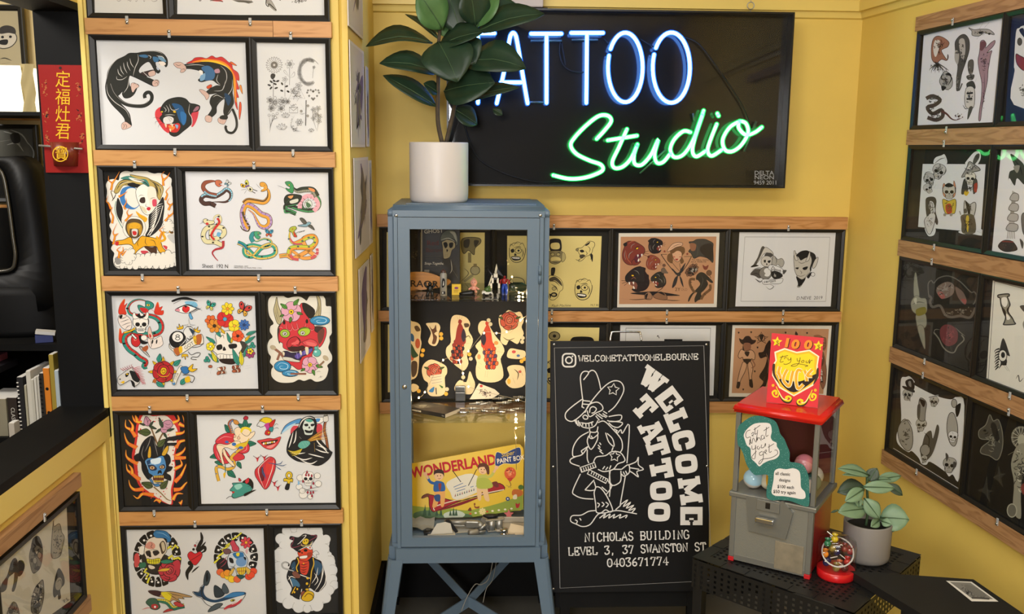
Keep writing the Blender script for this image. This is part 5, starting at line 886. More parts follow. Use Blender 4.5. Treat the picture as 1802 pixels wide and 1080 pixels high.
def art_r01():
    a=A(RW,1590,220,4.5);W='#d3d5da'
    a.p("152,308 650,310 612,850 115,806",W).f("240,310 250,260 300,240 325,232 345,280 340,310 300,330",W).f("490,310 510,270 560,215 600,210 612,250 600,290 570,320",W).f("170,810 190,870 215,880 245,865 250,815",W).f("440,840 470,862 540,862 620,875 632,850 600,820",W)
    skull(a,280,365,1.15,'#b9b8ba',20);a.ls("240,310 290,270 330,260|325,240 335,290|200,350 230,360",6,'d');skull(a,205,430,.95,'#b0afb2',-10);skull(a,195,500,.75,'#b9b8ba',-30);a.ls("160,440 175,380 220,370|240,500 260,470",6,'d')
    a.o("460,415 500,340 520,290 560,310 610,355 540,375",'#8f8d8a',5).f("550,290 570,240 600,225 600,260 565,310",'d').f("500,350 530,310 540,350",'#c9c8ca');skull(a,530,420,.95,'#d0cdc4',5);a.o("480,430 500,460 510,520 460,545",'#3a3836',4).o("555,440 580,430 585,500 555,545",'#4a4440',4);a.f("490,520 520,530 500,560 480,545",'#c9a82a').f("560,470 585,460 580,530 560,520",'#9a3a2a')
    a.o("310,520 320,460 350,500 390,500 400,440 415,500 400,570 330,570",'#c98a6a',3);skull(a,363,525,1.1,'#b9b6ae');a.f("330,475 360,458 395,475 380,490 340,490",'k');a.o("310,590 360,600 415,590 410,690 380,700 330,695",'#bfa83a',4).f("335,635 375,625 385,690 345,698",'#b03a2a').ls("320,610 340,640|400,610 390,650",5);a.f("320,700 340,700 335,720 318,718",'m').f("370,700 390,700 385,720 368,718",'m')
    a.f("175,620 185,575 240,568 262,600 255,680 275,760 265,790 240,740 250,680 240,620 215,600 200,640 215,700 185,720",'#3a3836').o("205,620 230,620 235,680 255,720 240,800 215,860 190,850 165,760 200,710 215,690",'#c9c8ca',4).ls("180,600 195,660 190,710|240,600 250,660|200,760 230,770|170,760 190,830",6,'d');a.e(212,650,5,4,'k').e(226,652,4,4,'k')
    a.o("485,598 520,630 560,610 575,630 565,700 530,770 500,720 480,700",'#b5b3b0',5).f("490,600 530,650 520,760 510,690",'k').e(492,680,14,20,'d');a.f("455,720 500,705 560,720 570,850 470,855 460,780",'#5a5344').f("500,720 520,730 512,850 495,780",'#c9b03a').ls("470,730 500,800 480,850|540,720 545,800|560,740 550,850|580,840 620,855",7,'k');a.l("445,680 455,710",8,'m')
    for i,q in enumerate(((280,365,40,70,'d'),(205,450,35,70,'d'),(535,350,50,50,'#3a3836'),(585,260,18,36,'d'),(525,500,55,50,'#4a4440'),(362,640,46,50,'#6a5a1a'),(215,660,40,90,'#3a3836'),(215,770,35,50,'m'),(520,760,45,80,'#3a3426'),(530,660,35,50,'d'))):scribble(a,*q[:4],18,q[4],5,i)
    return a
def art_r11():
    a=A(RW,1590,220,4.5);paper(a,"775,182 1400,170 1300,1190 700,999",'#dadade')
    a.f("845,230 900,260 960,330 960,470 900,420 880,480 840,420 830,440 840,370 880,340",'#3a3a34').ls("850,240 920,330 940,400|900,420 850,470|870,360 840,400",9,'k');a.f("870,330 920,320 900,380",'#8a887f')
    for k in range(5):a.l([(865+k*8,520+k*5),(850+k*6,680),(820+k*15,900)],6,'m',0)
    for y in (540,620,700,780):a.o([(870-(y-520)*.12,y),(910-(y-520)*.02,y+10),(905-(y-520)*.05,y+60),(845-(y-520)*.12,y+50)],'#a9a5a3',5,'d')
    a.o("750,960 790,915 860,920 900,975 880,995 800,1000",'#3a3230',5).l("780,920 870,925",10,'#7a3a34',0);a.f("920,900 950,930 940,980",'d');a.o("935,720 960,700 990,800 960,870 940,820",'#6a6864',5);return a
def art_r02():
    a=A(RW,1570,420,4.5);a.p("118,165 730,285 690,1180 88,845",'#211f1b')
    W,T_='#8f8f80','#5a5a50'
    a.ls("140,240 180,260 240,250|180,245 220,280 280,270|320,265 350,245 380,260",5,'#3a3a36')
    a.o("178,280 192,275 205,370 215,430 210,470 175,460 170,380",W,4,T_).o("150,500 190,450 230,470 270,480 272,580 210,600 160,570",W,4,T_).o("190,600 260,590 270,690 210,720 195,680",W,4,T_).o("200,700 250,700 262,860 245,850",W,4,T_);a.ls("180,300 190,420|160,520 210,500 260,510|200,560 250,550|210,640 250,630|225,720 245,840",6,'#3a3a32');a.f("190,560 260,540 265,590 200,610",'#7a7430').f("170,480 195,470 190,520",'#b9b9aa')
    a.l("290,450 285,360 310,330 330,350 370,310 450,295 540,340 620,420 650,420 668,450 655,500 640,520",9,'#5f5d58').l("290,450 310,470 300,500 320,540 380,530 420,600 470,620 540,610 610,625 640,590 660,545",20,'#5f5a54');a.f("350,420 370,370 440,340 490,370 480,440 400,475",'#75665f').f("360,430 390,420 420,460 390,475",'#9a5a55').f("500,380 560,420 590,490 570,520 520,460",'#6a5a54').f("545,480 585,480 580,520",'#8f4a48');scribble(a,420,400,70,60,26,'#8f8a84',6,2);scribble(a,560,570,90,40,26,'#77736a',6,3);scribble(a,450,590,50,30,16,'#77736a',6,4)
    a.f("380,720 420,680 480,690 520,740 510,820 440,850 390,800",'#6a3438');scribble(a,450,760,60,70,24,'#8a4448',6,4);a.l("330,740 370,790 400,850 440,890 490,900 520,850 570,800 550,760",10,'#77756a').ls("380,720 340,720 330,760|500,700 540,740 580,770|460,850 480,900",6,'#77756a');return a
def art_r12():
    a=A(RW,1570,420,4.5);paper(a,"798,314 1300,450 1300,1350 742,1165",'#dcdad0');a.l("812,335 1300,462",4,'d',0).l("812,335 760,1120",4,'d',0).l("760,1120 1250,1330",4,'d',0)
    with at(a,905,558,2.3,-6):a.o("-22,-52 12,-52 14,-44 8,-42 14,-14 2,4 16,30 22,46 24,54 -14,52 -12,44 -6,28 -6,6 -16,-12 -18,-40 -24,-44",'#8f8c7e',4).f("-12,-40 4,-40 6,-20 -4,-8 -14,-20",'w').f("-2,14 10,32 -2,36",'w').ls("-16,-10 -10,10 -4,30|12,-10 4,8 16,30",6)
    a.f("880,785 925,900 930,930 900,920 910,980 870,1000 845,1030 860,980 840,930 850,880",'#2a2826').oe(875,925,34,46,'#dcdad0',6).oe(878,920,14,22,'k',4).f("870,1000 900,975 905,1000",'k')
    for k in range(8):a.l([(850-k*1,870+k*20),(820,880+k*22),(808+(k%2)*12,900+k*20)],14,'k',1)
    a.ls("900,1000 930,1050|890,1010 915,1045",12);a.f("1010,535 1060,530 1060,590",'d');a.ls("980,1110 1000,1080 1010,1130 1040,1100",8,'d');blobart(a,1100,700,60,90,'#8f8c7e','d',10,3);return a
def art_r03():
    a=A(RW,1560,610,2.917);W='#dcdcda';a.p("62,95 458,268 416,755 32,522",'#29251f');a.l("65,100 452,275",2,'l',0).l("35,520 398,745",3,'l',0)
    a.f("75,165 100,155 120,152 145,180 142,195 250,250 330,270 360,258 400,300 375,670 340,655 320,665 300,640 225,590 205,605 180,600 165,570 130,535 110,540 60,500 52,450 75,380 72,260",W)
    def mini(x,y,s,sd):skull(a,x,y,s,'#b5b2a8',8);scribble(a,x,y+s*20,45*s,60*s,10,'d',4,sd)
    mini(108,245,.55,1);a.f("98,175 130,165 145,200 135,225 105,205",'k').f("85,200 140,220 140,235 90,215",'k');a.f("112,180 124,176 128,205 116,200",'m')
    mini(178,400,.6,2);a.o("165,300 175,262 205,285 200,340 195,380 165,370",'#8f8c84',3).f("170,270 200,280 190,310",'k').f("160,300 175,300 170,370 158,360",'d')
    mini(245,280,.5,3);a.ls("218,260 268,250|235,325 260,320",8,W,0).ls("218,260 268,250",4,'d',0)
    a.o("320,350 345,340 365,400 365,470 350,510 325,490 310,420",'#a5a29a',3).f("355,310 382,290 375,340 360,360",'k').oe(348,290,14,22,'#a5a29a',3);skull(a,342,460,.55,W,10)
    a.o("60,420 95,370 130,420 135,500 110,535 70,490",'#9a978e',3);scribble(a,98,450,34,70,26,'d',4,4);a.ls("80,390 110,375 130,400",5,'d')
    a.f("200,450 230,430 240,470 260,400 272,425 255,500 230,560 190,590 175,540 185,500",'#4a4742').oe(200,530,26,30,'#8f8c84',4).ls("195,440 220,470 215,520|240,430 245,500|180,560 210,580",6,'k');mini(195,575,.35,6)
    skull(a,325,605,.75,'#a9a69c',10);a.f("305,545 320,560 310,590",'d').f("345,590 360,600 345,630",'d');return a
def art_r13():
    a=A(RW,1560,610,2.917);a.p("468,275 900,440 860,980 425,770",'#171613');D,W='#3c3a33','#7d7b6c'
    a.o("530,348 548,380 575,375 595,440 595,520 570,580 530,560 485,545 490,515 530,480 480,470 475,430 510,400",'#46443c',4,W);scribble(a,545,480,45,90,34,W,4,3);a.f("535,400 560,395 580,470 560,480",'#24221d').e(505,430,8,6,'#171613')
    a.f("575,610 590,650 612,650 590,675 600,720 575,690 550,670 570,650",'#33322c').f("515,665 520,730 555,740 530,750 532,800 505,755 470,735 500,720",'#33322c');a.ls("578,615 580,690|515,670 520,780|550,670 605,650",4,W)
    a.e(690,465,50,58,'#7d7b6c').e(690,465,40,48,'#4a483f');[a.l([(690,465),(690+48*math.cos(t),465+56*math.sin(t))],3,'#b5b3a0',0) for t in [k*.45 for k in range(14)]];a.e(695,480,22,30,'#a9a794').f("670,510 720,500 745,580 700,640 690,760 690,880 650,840 655,700 640,600",'#8f8d7c');scribble(a,690,640,45,130,50,'#4a483f',5,3);scribble(a,690,640,45,130,20,'#c4c2b0',4,5);a.oe(645,840,24,34,'#6a685c',5,0,'#a9a794');a.l("625,555 720,500",12,'#8f8d7c',2);a.f("690,720 712,700 705,760",'#7a3a34');return a
def art_l():
    a=A(LW,0,820,4.155);paper(a,"-900,1190 485,248 515,985 -900,1990",'#c9c5b8')
    def head(x,y,rx,ry,sd):blobart(a,x,y,rx,ry,'#6a655c','#2a2724',10,sd,5,10,4,.1)
    head(265,660,48,125,3);a.f("225,600 240,530 280,510 305,560 305,600 270,580 240,620",'#24211f').oe(288,650,15,24,'#8f8a7e',4).oe(255,690,15,24,'#8f8a7e',4).f("250,750 270,730 292,735 280,760",'#2a2724')
    a.o("390,400 395,440 435,420 450,480 470,520 455,600 435,660 380,670 375,580",'#9a9486',4);scribble(a,418,560,40,120,40,'#3a3733',5,6);a.ls("385,640 385,670|405,640 405,675|425,630 428,665|392,380 392,440",8,'#4a4742')
    a.f("80,700 110,670 128,700 120,760 90,790 60,820 45,900 5,920 10,860 50,800",'#3a3733').f("130,700 165,690 180,730 160,790 130,800",'#2a2724').f("110,720 140,720 125,840 105,910 85,910 100,840",'#3a3733').ls("70,750 100,740|60,790 90,770",8,'#8f8a7e');scribble(a,110,720,40,40,12,'#1a1816',6,9)
    a.f("425,745 465,800 470,860 440,900 445,960 425,975 420,940 400,960 388,940 390,870",'#2a2724').oe(428,860,26,50,'#8f8a7e',4,10).ls("415,850 440,830 450,870|410,880 430,870",6,'#3a3733')
    blobart(a,275,970,48,140,'#7a7468','#2a2724',16,8,8,11,5,.25);scribble(a,275,960,45,130,40,'#2a2724',6,2);blobart(a,95,1080,48,80,'#6a655c','#2a2724',9,12,5,10,4,.25);scribble(a,95,1060,45,60,20,'#2a2724',6,3);a.ls("40,920 42,960",4,'#6a655c');a.text('F.S.',470,1000,24,'#4a4742',-35);a.ls("490,250 400,310|300,390 440,400",3,'#9a9484');return a
# ================================================================ wooden rails with mirror clips, black frames
def clip_mesh():
    b=MB()
    b.bbox(-.0045,-.012,0,.0045,.014,.0035,.001)
    b.ball((0,.004,.0045),.0042,0,10,(1,1,.55));return b
CLIP={}
def add_clip(rail,P,u,v,up,n):
    """clip screwed to the rail at (u,v); its tongue points up or down over a frame"""
    if 'c' not in CLIP:
        b=MB()
        b.bbox(-.0042,-.006,0,.0042,.016,.0032,.0012)
        c=b.build('mirror_clip',M['clip'])
        s=MB().ball((0,-.001,.004),.0046,0,10,(1,1,.6)).build('screw',M['chrome'],c);CLIP['c']=c;CLIP['s']=s;c_new=c
    else:
        c_new=CLIP['c'].copy();COL.objects.link(c_new);s=CLIP['s'].copy();COL.objects.link(s);s.parent=c_new
    sg=1 if up else-1;x,y,z=P.u*sg,P.v*sg,P.n
    o=P.w(u,v,n)-rail.location
    c_new.parent=rail
    c_new.matrix_local=Matrix(((x.x,y.x,z.x,o.x),(x.y,y.y,z.y,o.y),(x.z,y.z,z.z,o.z),(0,0,0,1)))
def rail(P,u0,v0,u1,v1,label,group,m='pine',up=(),dn=(),th=.02,name='wooden_rail'):
    """up/dn: u positions of clips holding the frame above / below"""
    r=MB();r.pbox(P,u0,v0,u1,v1,.0005,th)
    loc=P.w(u0,v0,0);o=r.build(name,M[m],None,loc);tag(o,label,'rail',group)
    for u in up:add_clip(o,P,u,v1-.009,True,th+.0008)
    for u in dn:add_clip(o,P,u,v0+.009,False,th+.0008)
    return o
def frame(P,u0,v0,u1,v1,label,art,bar=.0145,backing=True,group=None,th=.019,name='picture_frame'):
    loc=P.w((u0+u1)/2,v0,0)
    t=empty(name,loc,0,label,'framed picture',group)
    f=MB();b=bar
    o=[(u0,v0),(u1,v0),(u1,v1),(u0,v1)];i=[(u0+b,v0+b),(u1-b,v0+b),(u1-b,v1-b),(u0+b,v1-b)]
    vs=[P.w(*q,.0015) for q in o]+[P.w(*q,th) for q in o]+[P.w(q[0]+(b*.25)*(1 if k in (0,3) else-1),q[1]+(b*.25)*(1 if k<2 else-1),th+.001) for k,q in enumerate(o)]+[P.w(*q,th-.003) for q in i]+[P.w(*q,.006) for q in i]
    fs=[]
    for r in range(4):
        for k in range(4):fs.append((r*4+k,r*4+(k+1)%4,r*4+4+(k+1)%4,r*4+4+k))
    f.add(vs,fs);f.build('frame',M['framewood'],t,loc)
    MB().pbox(P,u0+b*.6,v0+b*.6,u1-b*.6,v1-b*.6,.002,.0065).build('backing_board',M['backing'],t,loc)
    if art:art.n0=.007;art.P=P;art.clip=(u0+b,v0+b,u1-b,v1-b);art.build('print',t,loc)
    g=MB();g.add([P.w(u,v,.0135) for u,v in ((u0+b*.7,v0+b*.7),(u1-b*.7,v0+b*.7),(u1-b*.7,v1-b*.7),(u0+b*.7,v1-b*.7))],[(0,1,2,3)])
    g.build('glass_pane',M['glass'],t,loc,False)
    return t
def A(P,zx,zy,zs):return Art(P.off(.007),zx,zy,zs)
# ---- pillar
PU0,PV=-1.0555,EYE-.0155
def pv(k):return PV-.3557*k
art={}
def uv_rail(P,xs,y):return [P.uv(x,y)[0] for x in xs]
PILF=[(-1,'S','L'),(-1,'L','R'),(0,'L','L'),(0,'S','R'),(1,'S','L'),(1,'L','R'),(2,'L','L'),(2,'S','R'),(3,'S','L'),(3,'L','R'),(4,'L','L'),(4,'S','R')]
PLAB=['small black frame at the top left with faint grey sketches on white paper',
 'wide black frame at the top with feather, shoe and red motifs cut off above',
 'wide framed flash of two black panthers and a snarling panther head',
 'small framed sheet of fine black line drawings of flowers',
 'small framed cut-out of a half-skull woman above a golden lion with flames',
 'wide framed sheet of six coloured snakes marked Sheet 192 N',
 'wide framed flash with snake and dagger, crying eye, eight ball, rose and flower skull',
 'small framed cut-out of a red horned demon mask with pink blossoms',
 'small framed black sheet of a blue horned skull with roses inside flames',
 'wide framed flash with a woman on a rose, grim reaper, red lips and green devil',
 'wide framed flash with two round skull designs, a heart, a shark and winged snake',
 'small framed scalloped cut-out of a red skeleton pirate with a hook']
for i,(k,sz,side) in enumerate(PILF):
    W=.439 if sz =='L' else .219
    u0=PU0 if side =='L' else PU0+.658-W
    fn=globals().get('art_p%d'%i)
    frame(PIL,u0,pv(k),u0+W,pv(k)+.3125,PLAB[i],fn() if fn else None)
rl=['topmost pine rail on the yellow pillar, above the panther sheets','second pine rail down the pillar, under the panthers','third pine rail down the pillar, under the snake sheet','fourth pine rail down the pillar, under the red demon mask','lowest pine rail on the pillar, above the pirate cut-out']
CL=[((228,443),(302,514)),((312,518),(242,450)),((255,458),(318,522)),((333,527),(268,465)),((275,472),(347,533))]
CY=[32,263,483,690,890]
for j in range(5):
    k=j;v0=pv(k)+.3127;v1=pv(k-1)-.0002;up,dn=CL[j]
    ups,dns=uv_rail(PIL,up,CY[j]),uv_rail(PIL,dn,CY[j]+30)
    if j ==0:
        us=PIL.uv(482.6,45)[0]
        rail(PIL,PU0-.006,v0,us-.0006,v1,rl[0],'pine rails on the pillar','pine',ups,dns[:1])
        rail(PIL,us+.0006,v0,PU0+.662,v1,'short offcut of pine continuing the topmost pillar rail on the right','pine rails on the pillar','pine2',(),dns[1:])
    else:rail(PIL,PU0-(.006 if j<3 else 0),v0,PU0+.664,v1,rl[j],'pine rails on the pillar','pine' if j != 2 else 'pine2',ups,dns)
# ---- back wall
BU=.076;BVB=[EYE-.5995,EYE-.951]
BL={(-1,0):'framed yellow sheet seen through the cabinet, its black edge left of the cabinet, upper row',(0,0):'framed yellow flash sheet of zombie heads beside the cabinet, upper row',
 (1,0):'framed brown flash sheet of panther heads and a sailor girl',(2,0):'framed white sheet with a hooded reaper and a bearded devil, signed below',
 (-1,1):'black frame left of the cabinet in the lower row, half hidden behind it',(0,1):'framed yellow sheet in the lower row between cabinet and signboard',
 (1,1):'framed white sheet with a ruled border behind the signboard top',(2,1):'framed brown sheet of a cowgirl behind the red luck card'}
for (c,r),lab in BL.items():
    u0=BU+.439*c;u1=u0+.4385;u0=max(u0,-.343)
    fn=globals().get('art_b%d%d'%(c+1,r))
    frame(BACK,u0,BVB[r],u1,BVB[r]+.311,lab,fn() if fn else None,.012)
for j,(y0,y1,lab,up,dn) in enumerate([(382,402.6,'top pine rail on the back wall below the neon sign',(),(974,1179,1384)),(547,565.6,'middle pine rail on the back wall',(970,1171,1374),(970,1171,1374)),(705,727,'bottom pine rail on the back wall, behind signboard and candy machine',(),())]):
    v1=[BVB[0]+.3112+.0455,BVB[0]-.0003,BVB[1]-.0003][j];v0=[BVB[0]+.3114,BVB[1]+.3112,BVB[1]-.044][j]
    rail(BACK,-.35,v0,1.398,v1,lab,'pine rails on the back wall','pine2',uv_rail(BACK,up,y1),uv_rail(BACK,dn,y1))
# ---- right wall
RU=.403;RVB=[EYE+.071,EYE-.289,EYE-.654,EYE-1.019]
RL={(0,0):'framed white sheet at the top of the right wall with tiger, panther, dagger and dragon',(1,0):'framed blue-black picture at the photo edge, top row of the right wall',
 (0,1):'framed cut-out of skulls and plumed hat on black, second row of the right wall',(1,1):'framed white sheet with a sailing ship, second row at the photo edge',
 (0,2):'framed black picture with pale crab, dagger and rose, third row of the right wall',(1,2):'framed white sheet with an hourglass and a winged eye, third row at the photo edge',
 (0,3):'framed cut-out of skulls and a top hat on black, lowest row of the right wall',(1,3):'framed black picture of a dog head and parasol lady, lowest row at photo edge'}
for (c,r),lab in RL.items():
    u0=RU+.44*c
    fn=globals().get('art_r%d%d'%(c,r))
    frame(RW,u0,RVB[r],u0+.4385,RVB[r]+.311,lab,fn() if fn else None,.0135)
RC=[((),(1688,)),((1676,),(1674,)),((1655,),(1653,)),((1638,1796),(1637,1797)),((1625,1778),())]
rlab=['topmost wooden rail of the right wall','second wooden rail of the right wall, under the tiger sheet','third wooden rail of the right wall, above the black crab picture','fourth wooden rail of the right wall, above the lowest pictures','lowest wooden rail of the right wall, above the potted plant']
RY=[45,240,440,640,820]
for j in range(5):
    v0=RVB[j]+.3112 if j<4 else RVB[3]-.052;v1=RVB[j-1]-.0003 if j else RVB[0]+.3112+.045
    rail(RW,RU-.012,v0,2.2,v1,rlab[j],'wooden rails on the right wall','pineY',uv_rail(RW,RC[j][0],RY[j]),uv_rail(RW,RC[j][1],RY[j]))
# ---- left wall
LR1=LW.uv(129,831);LR0=LW.uv(130,857);lf=LW.uv(128.8,860.9);lb=LW.uv(137.2,1054.7)
rail(LW,1.0,LR0[1]+.002,LR1[0],LR1[1],'pine rail on the left wall below the black sill','pine rails on the left wall','pineY',(),[LW.uv(62,905)[0]])
fn=globals().get('art_l')
frame(LW,lf[0]-.452,lb[1]-.001,lf[0]-.004,lf[1]-.004,'framed grey sheet of dark heads and hands low on the left wall',fn() if fn else None,.0145)
rail(LW,1.0,lb[1]-.05,LR1[0]+.008,lb[1]-.003,'lower pine rail on the left wall under the grey sheet','pine rails on the left wall','pineY')
# ================================================================ neon sign
NY=3.372                       # glossy black panel; the tubes stand off in front of it
def neon_mat(name,core,edge,es):
    return mat(name,'#000000',.3,emit=core,es=es)
M['neonblue']=mat('neon_blue_core','#101020',.3,emit=(.40,.64,1),es=34)
M['neongreen']=mat('neon_green_core','#102010',.3,emit=(.41,1,.54),es=18)
def gas_mat(name,col,es,op):
    m=bpy.data.materials.new(name);m.use_nodes=True;nt=m.node_tree;nt.nodes.remove(nt.nodes['Principled BSDF'])
    e=nt.nodes.new('ShaderNodeEmission');e.inputs[0].default_value=(*col,1);e.inputs[1].default_value=es
    t=nt.nodes.new('ShaderNodeBsdfTransparent');x=nt.nodes.new('ShaderNodeMixShader');x.inputs[0].default_value=op
    L=nt.links.new;L(t.outputs[0],x.inputs[1]);L(e.outputs[0],x.inputs[2]);L(x.outputs[0],nt.nodes['Material Output'].inputs[0]);return m
M['gasblue']=gas_mat('blue_gas',(.02,.12,1),6,.45)
M['gasgreen']=gas_mat('green_gas',(.01,1,.12),2.6,.45)
sx0,sx1=atY(786,100,NY-.045).x,atY(1393,100,NY-.045).x
sz1,sz0=atY(1390,22,NY-.045).z,atY(1386,331,NY-.045).z
ns=empty('neon_sign',((sx0+sx1)/2,3.43,sz0),0,'large black neon sign reading TATTOO in blue and Studio in green','neon sign');NL=ns.location.copy()
MB().box(sx0,NY,sz0,sx1,NY+.006,sz1).build('back_panel',mat('sign_black_gloss','#030304',.45,spec=.12,coat=1),ns,NL)
b=MB();t_=.006
for q in ((sx0,sz0,sx0+t_,sz1),(sx1-t_,sz0,sx1,sz1),(sx0+t_,sz0,sx1-t_,sz0+t_),(sx0+t_,sz1-t_,sx1-t_,sz1)):b.box(q[0],NY-.055,q[1],q[2],NY-.0005,q[3])
b.box(sx0+.02,NY+.0065,sz0+.02,sx1-.02,3.43,sz1-.02);b.build('housing',mat('sign_housing','#0a0a0c',.3),ns,NL)
g=MB();g.add([(sx0+t_,NY-.052,sz0+t_),(sx1-t_,NY-.052,sz0+t_),(sx1-t_,NY-.052,sz1-t_),(sx0+t_,NY-.052,sz1-t_)],[(0,1,2,3)]);g.build('acrylic_front',pane_mat('acrylic',1.2),ns,NL,False)
NP=Plane((0,NY-.040,0),(1,0,0))
def npath(s,k=7,closed=False):
    q=P2(s);q=catmull(q,closed,k) if len(q)>2 else q;a=Art(NP,780,0,2.8156);return [NP.w(*a.m(*p)) for p in q]
def ell(cx,cy,rx,ry,t0,t1,n=40):return [(cx+rx*math.cos(math.radians(t0+(t1-t0)*i/n)),cy+ry*math.sin(math.radians(t0+(t1-t0)*i/n))) for i in range(n+1)]
def letter(name,paths,core,gas,label,r=.0086):
    m=MB();m2=MB()
    for p in paths:
        pts=npath(p) if not isinstance(p,list) else [NP.w(*Art(NP,780,0,2.8156).m(*q)) for q in p]
        m.tube(pts,r*.66,8);m2.tube(pts,r,10)
        for q in (pts[0],pts[-1]):m.ball(q,r*.62,0,8);m2.ball(q,r,0,10)
    o=m2.build(name,M[gas],ns,NL);tag(o,label);m.build('glowing_core',M[core],o,NL)
bl='neonblue','gasblue'
letter('letter_tube',["95,165 255,165","172,172 172,510"],*bl,'blue letter T behind the leaves')
letter('letter_tube',["265,512 300,360 328,200 336,172 346,163 357,172 366,205 392,360 418,512","285,408 396,408"],*bl,'blue letter A')
letter('letter_tube',["435,167 586,167","512,178 512,510"],*bl,'blue letter T with a wire beside it')
letter('letter_tube',["634,163 792,163","712,174 709,510"],*bl,'blue letter T before the two rings')
letter('letter_tube',[ell(902,334,86,172,212,560)],*bl,'blue letter O, first ring')
letter('letter_tube',[ell(1130,335,92,174,214,562)],*bl,'blue letter O, second ring')
gr='neongreen','gasgreen'
letter('letter_tube',["760,688 800,645 832,600 815,573 770,575 710,620 652,680 632,720 660,762 725,795 780,815 790,842 750,865 690,882 620,885 545,868"],*gr,'green letter S')
letter('letter_tube',["815,695 890,683 960,672","910,640 870,730 838,800 850,832 890,825 930,785 960,720"],*gr,'green letter t')
letter('letter_tube',["962,715 945,770 950,812 985,815 1030,765 1065,692 1048,760 1058,805 1090,802 1125,760"],*gr,'green letter u')
letter('letter_tube',["1225,655 1190,650 1145,690 1125,740 1145,778 1190,765 1235,700 1265,620 1290,548","1286,565 1245,690 1235,750 1255,775 1300,748"],*gr,'green letter d')
letter('letter_tube',["1355,615 1325,690 1310,745 1330,772 1380,742","1358,562 1364,574"],*gr,'green letter i')
letter('letter_tube',["1470,600 1420,630 1385,690 1395,740 1430,750 1475,720 1510,660 1500,612 1468,602 1465,635 1500,668 1545,655 1578,630"],*gr,'green letter o')
w=MB()
for p in ("95,530 110,640 170,780 280,850 400,890 510,905 640,890","1190,175 1270,210 1350,310 1440,440 1500,540 1530,630","585,195 580,260 600,320 640,350 700,355","590,210 600,270 608,320","300,125 330,120 352,100 348,60","800,185 825,215","985,190 1050,230"):
    w.tube([q+V3(0,.022,0) for q in npath(p)],.0024,6)
w.build('cable',M['black_plastic'],ns,NL)
w=MB()
for p in ("980,860 1110,740","1500,750 1560,600","1245,560 1250,600","435,198 590,198","640,193 770,193","415,505 500,505"):w.tube([q+V3(0,.02,0) for q in npath(p)],.004,6)
w.build('tube_support',mat('grey_glass_support','#39443f',.3),ns,NL)
at_=Art(Plane((0,NY-.0525,0),(1,0,0)),780,0,2.8156);at_.text('DELTA',1541,866,21,'#8d8f93',0,1.12,.01).text('NEON',1541,888,21,'#8d8f93',0,1.2,.01).text('9459 2011',1538,914,21,'#8d8f93',0,.95,.01);at_.build('maker_lettering',ns,NL)
k=atY(1321,14,NY-.03)
w=MB();w.tube([k+V3(.012*math.cos(t),0,.008+.012*math.sin(t)) for t in [i*.42 for i in range(15)]],.0018,6,0,True);w.tube([k+V3(0,0,-.008),V3(k.x,k.y,sz1)],.002,6);w.tube([k+V3(0,0,.02),k+V3(0,.02,.06),k+V3(0,.05,.12)],.0012,6);w.build('hanging_eye',M['steel'],ns,NL)
t0,t1=atY(885,17,NY-.02),atY(955,17,NY-.02)
tb=empty('junction_box',((t0.x+t1.x)/2,NY-.02,sz1),0,'pale junction box standing on the top edge of the neon sign','box');TL_=tb.location.copy()
MB().bbox(t0.x,NY-.05,sz1+.0045,t1.x,NY+.02,sz1+.14,.004).build('case',mat('pale_case','#b7b0b4',.5),tb,TL_)
w=MB();[w.bbox(x-.012,NY-.04,sz1+.0005,x+.012,NY+.012,sz1+.0045,.001) for x in (t0.x-.004,t1.x+.004)];w.build('foot',M['black_plastic'],tb,TL_)
# ================================================================ signboard
bl_,br_=atY(981,1042,3.035),atY(1258,1030,3.035)
tl_=atY(968,600,3.175)
BP=Plane((0,3.035,bl_.z),(1,0,0),(0,3.175-3.035,tl_.z-bl_.z));BH=(V3(0,3.175,tl_.z)-V3(0,3.035,bl_.z)).length
bu0,bu1=BP.uv(969,620)[0],BP.uv(1249,620)[0]
sb=empty('signboard',(.55,3.05,0),0,'black A-frame signboard with white cowboy drawing and curved slab lettering','signboard');SL=sb.location.copy()
MB().pbox(BP,bu0,0,bu1,BH,-.018,0).build('front_panel',mat('signboard_black','#0b0b0c',.45,spec=.3,bump=(90,.03)),sb,SL)
for x in (bu0+.05,bu1-.06):
    MB().pbox(BP,x-.012,-bl_.z*1.012+.002,x+.022,.4,-.04,-.0185).build('leg',M['black'],sb,SL)
BPB=Plane((0,3.2,tl_.z-.02),(1,0,0),(0,-.26,tl_.z-.02));
for x in (bu0+.085,bu1-.06):
    q=MB();T_=V3(x,3.215,tl_.z-.03);B_=V3(x,3.40,.015);q.tube([T_,B_],.014,4);q.build('rear_leg',M['black'],sb,SL)
MB().pbox(BP,bu0+.02,-.06,bu1-.02,-.002,-.034,-.02).build('bottom_rail',M['black'],sb,SL)
h0,h1=BP.uv(1076,600)[0],BP.uv(1131,600)[0]
MB().tube([BP.w(h0,BH-.03,-.028)]+[BP.w(u,v,-.028) for u,v in catmull([(h0,BH+.005),(h0+.004,BH+.026),(h0+.014,BH+.031),(h1-.014,BH+.031),(h1-.004,BH+.026),(h1,BH+.005)],False,4)]+[BP.w(h1,BH-.03,-.028)],.0035,8).build('handle',M['chrome'],sb,SL)
MB().pbox(BP,BP.uv(1172,600)[0],BH-.02,BP.uv(1203,600)[0],BH+.006,-.03,-.019).build('hinge',M['black'],sb,SL)
for u,v in ((bu0+.012,BH-.012),(bu1-.012,BH-.012),(bu0+.01,BH*.5),(bu1-.008,BH*.5),(bu0+.012,.012)):MB().ball(BP.w(u,v,.0005),.005,0,10,(1,.5,1)).build('screw',M['chrome'],sb,SL)
a=Art(BP,970,590,6.214);W='#d9d7d2'
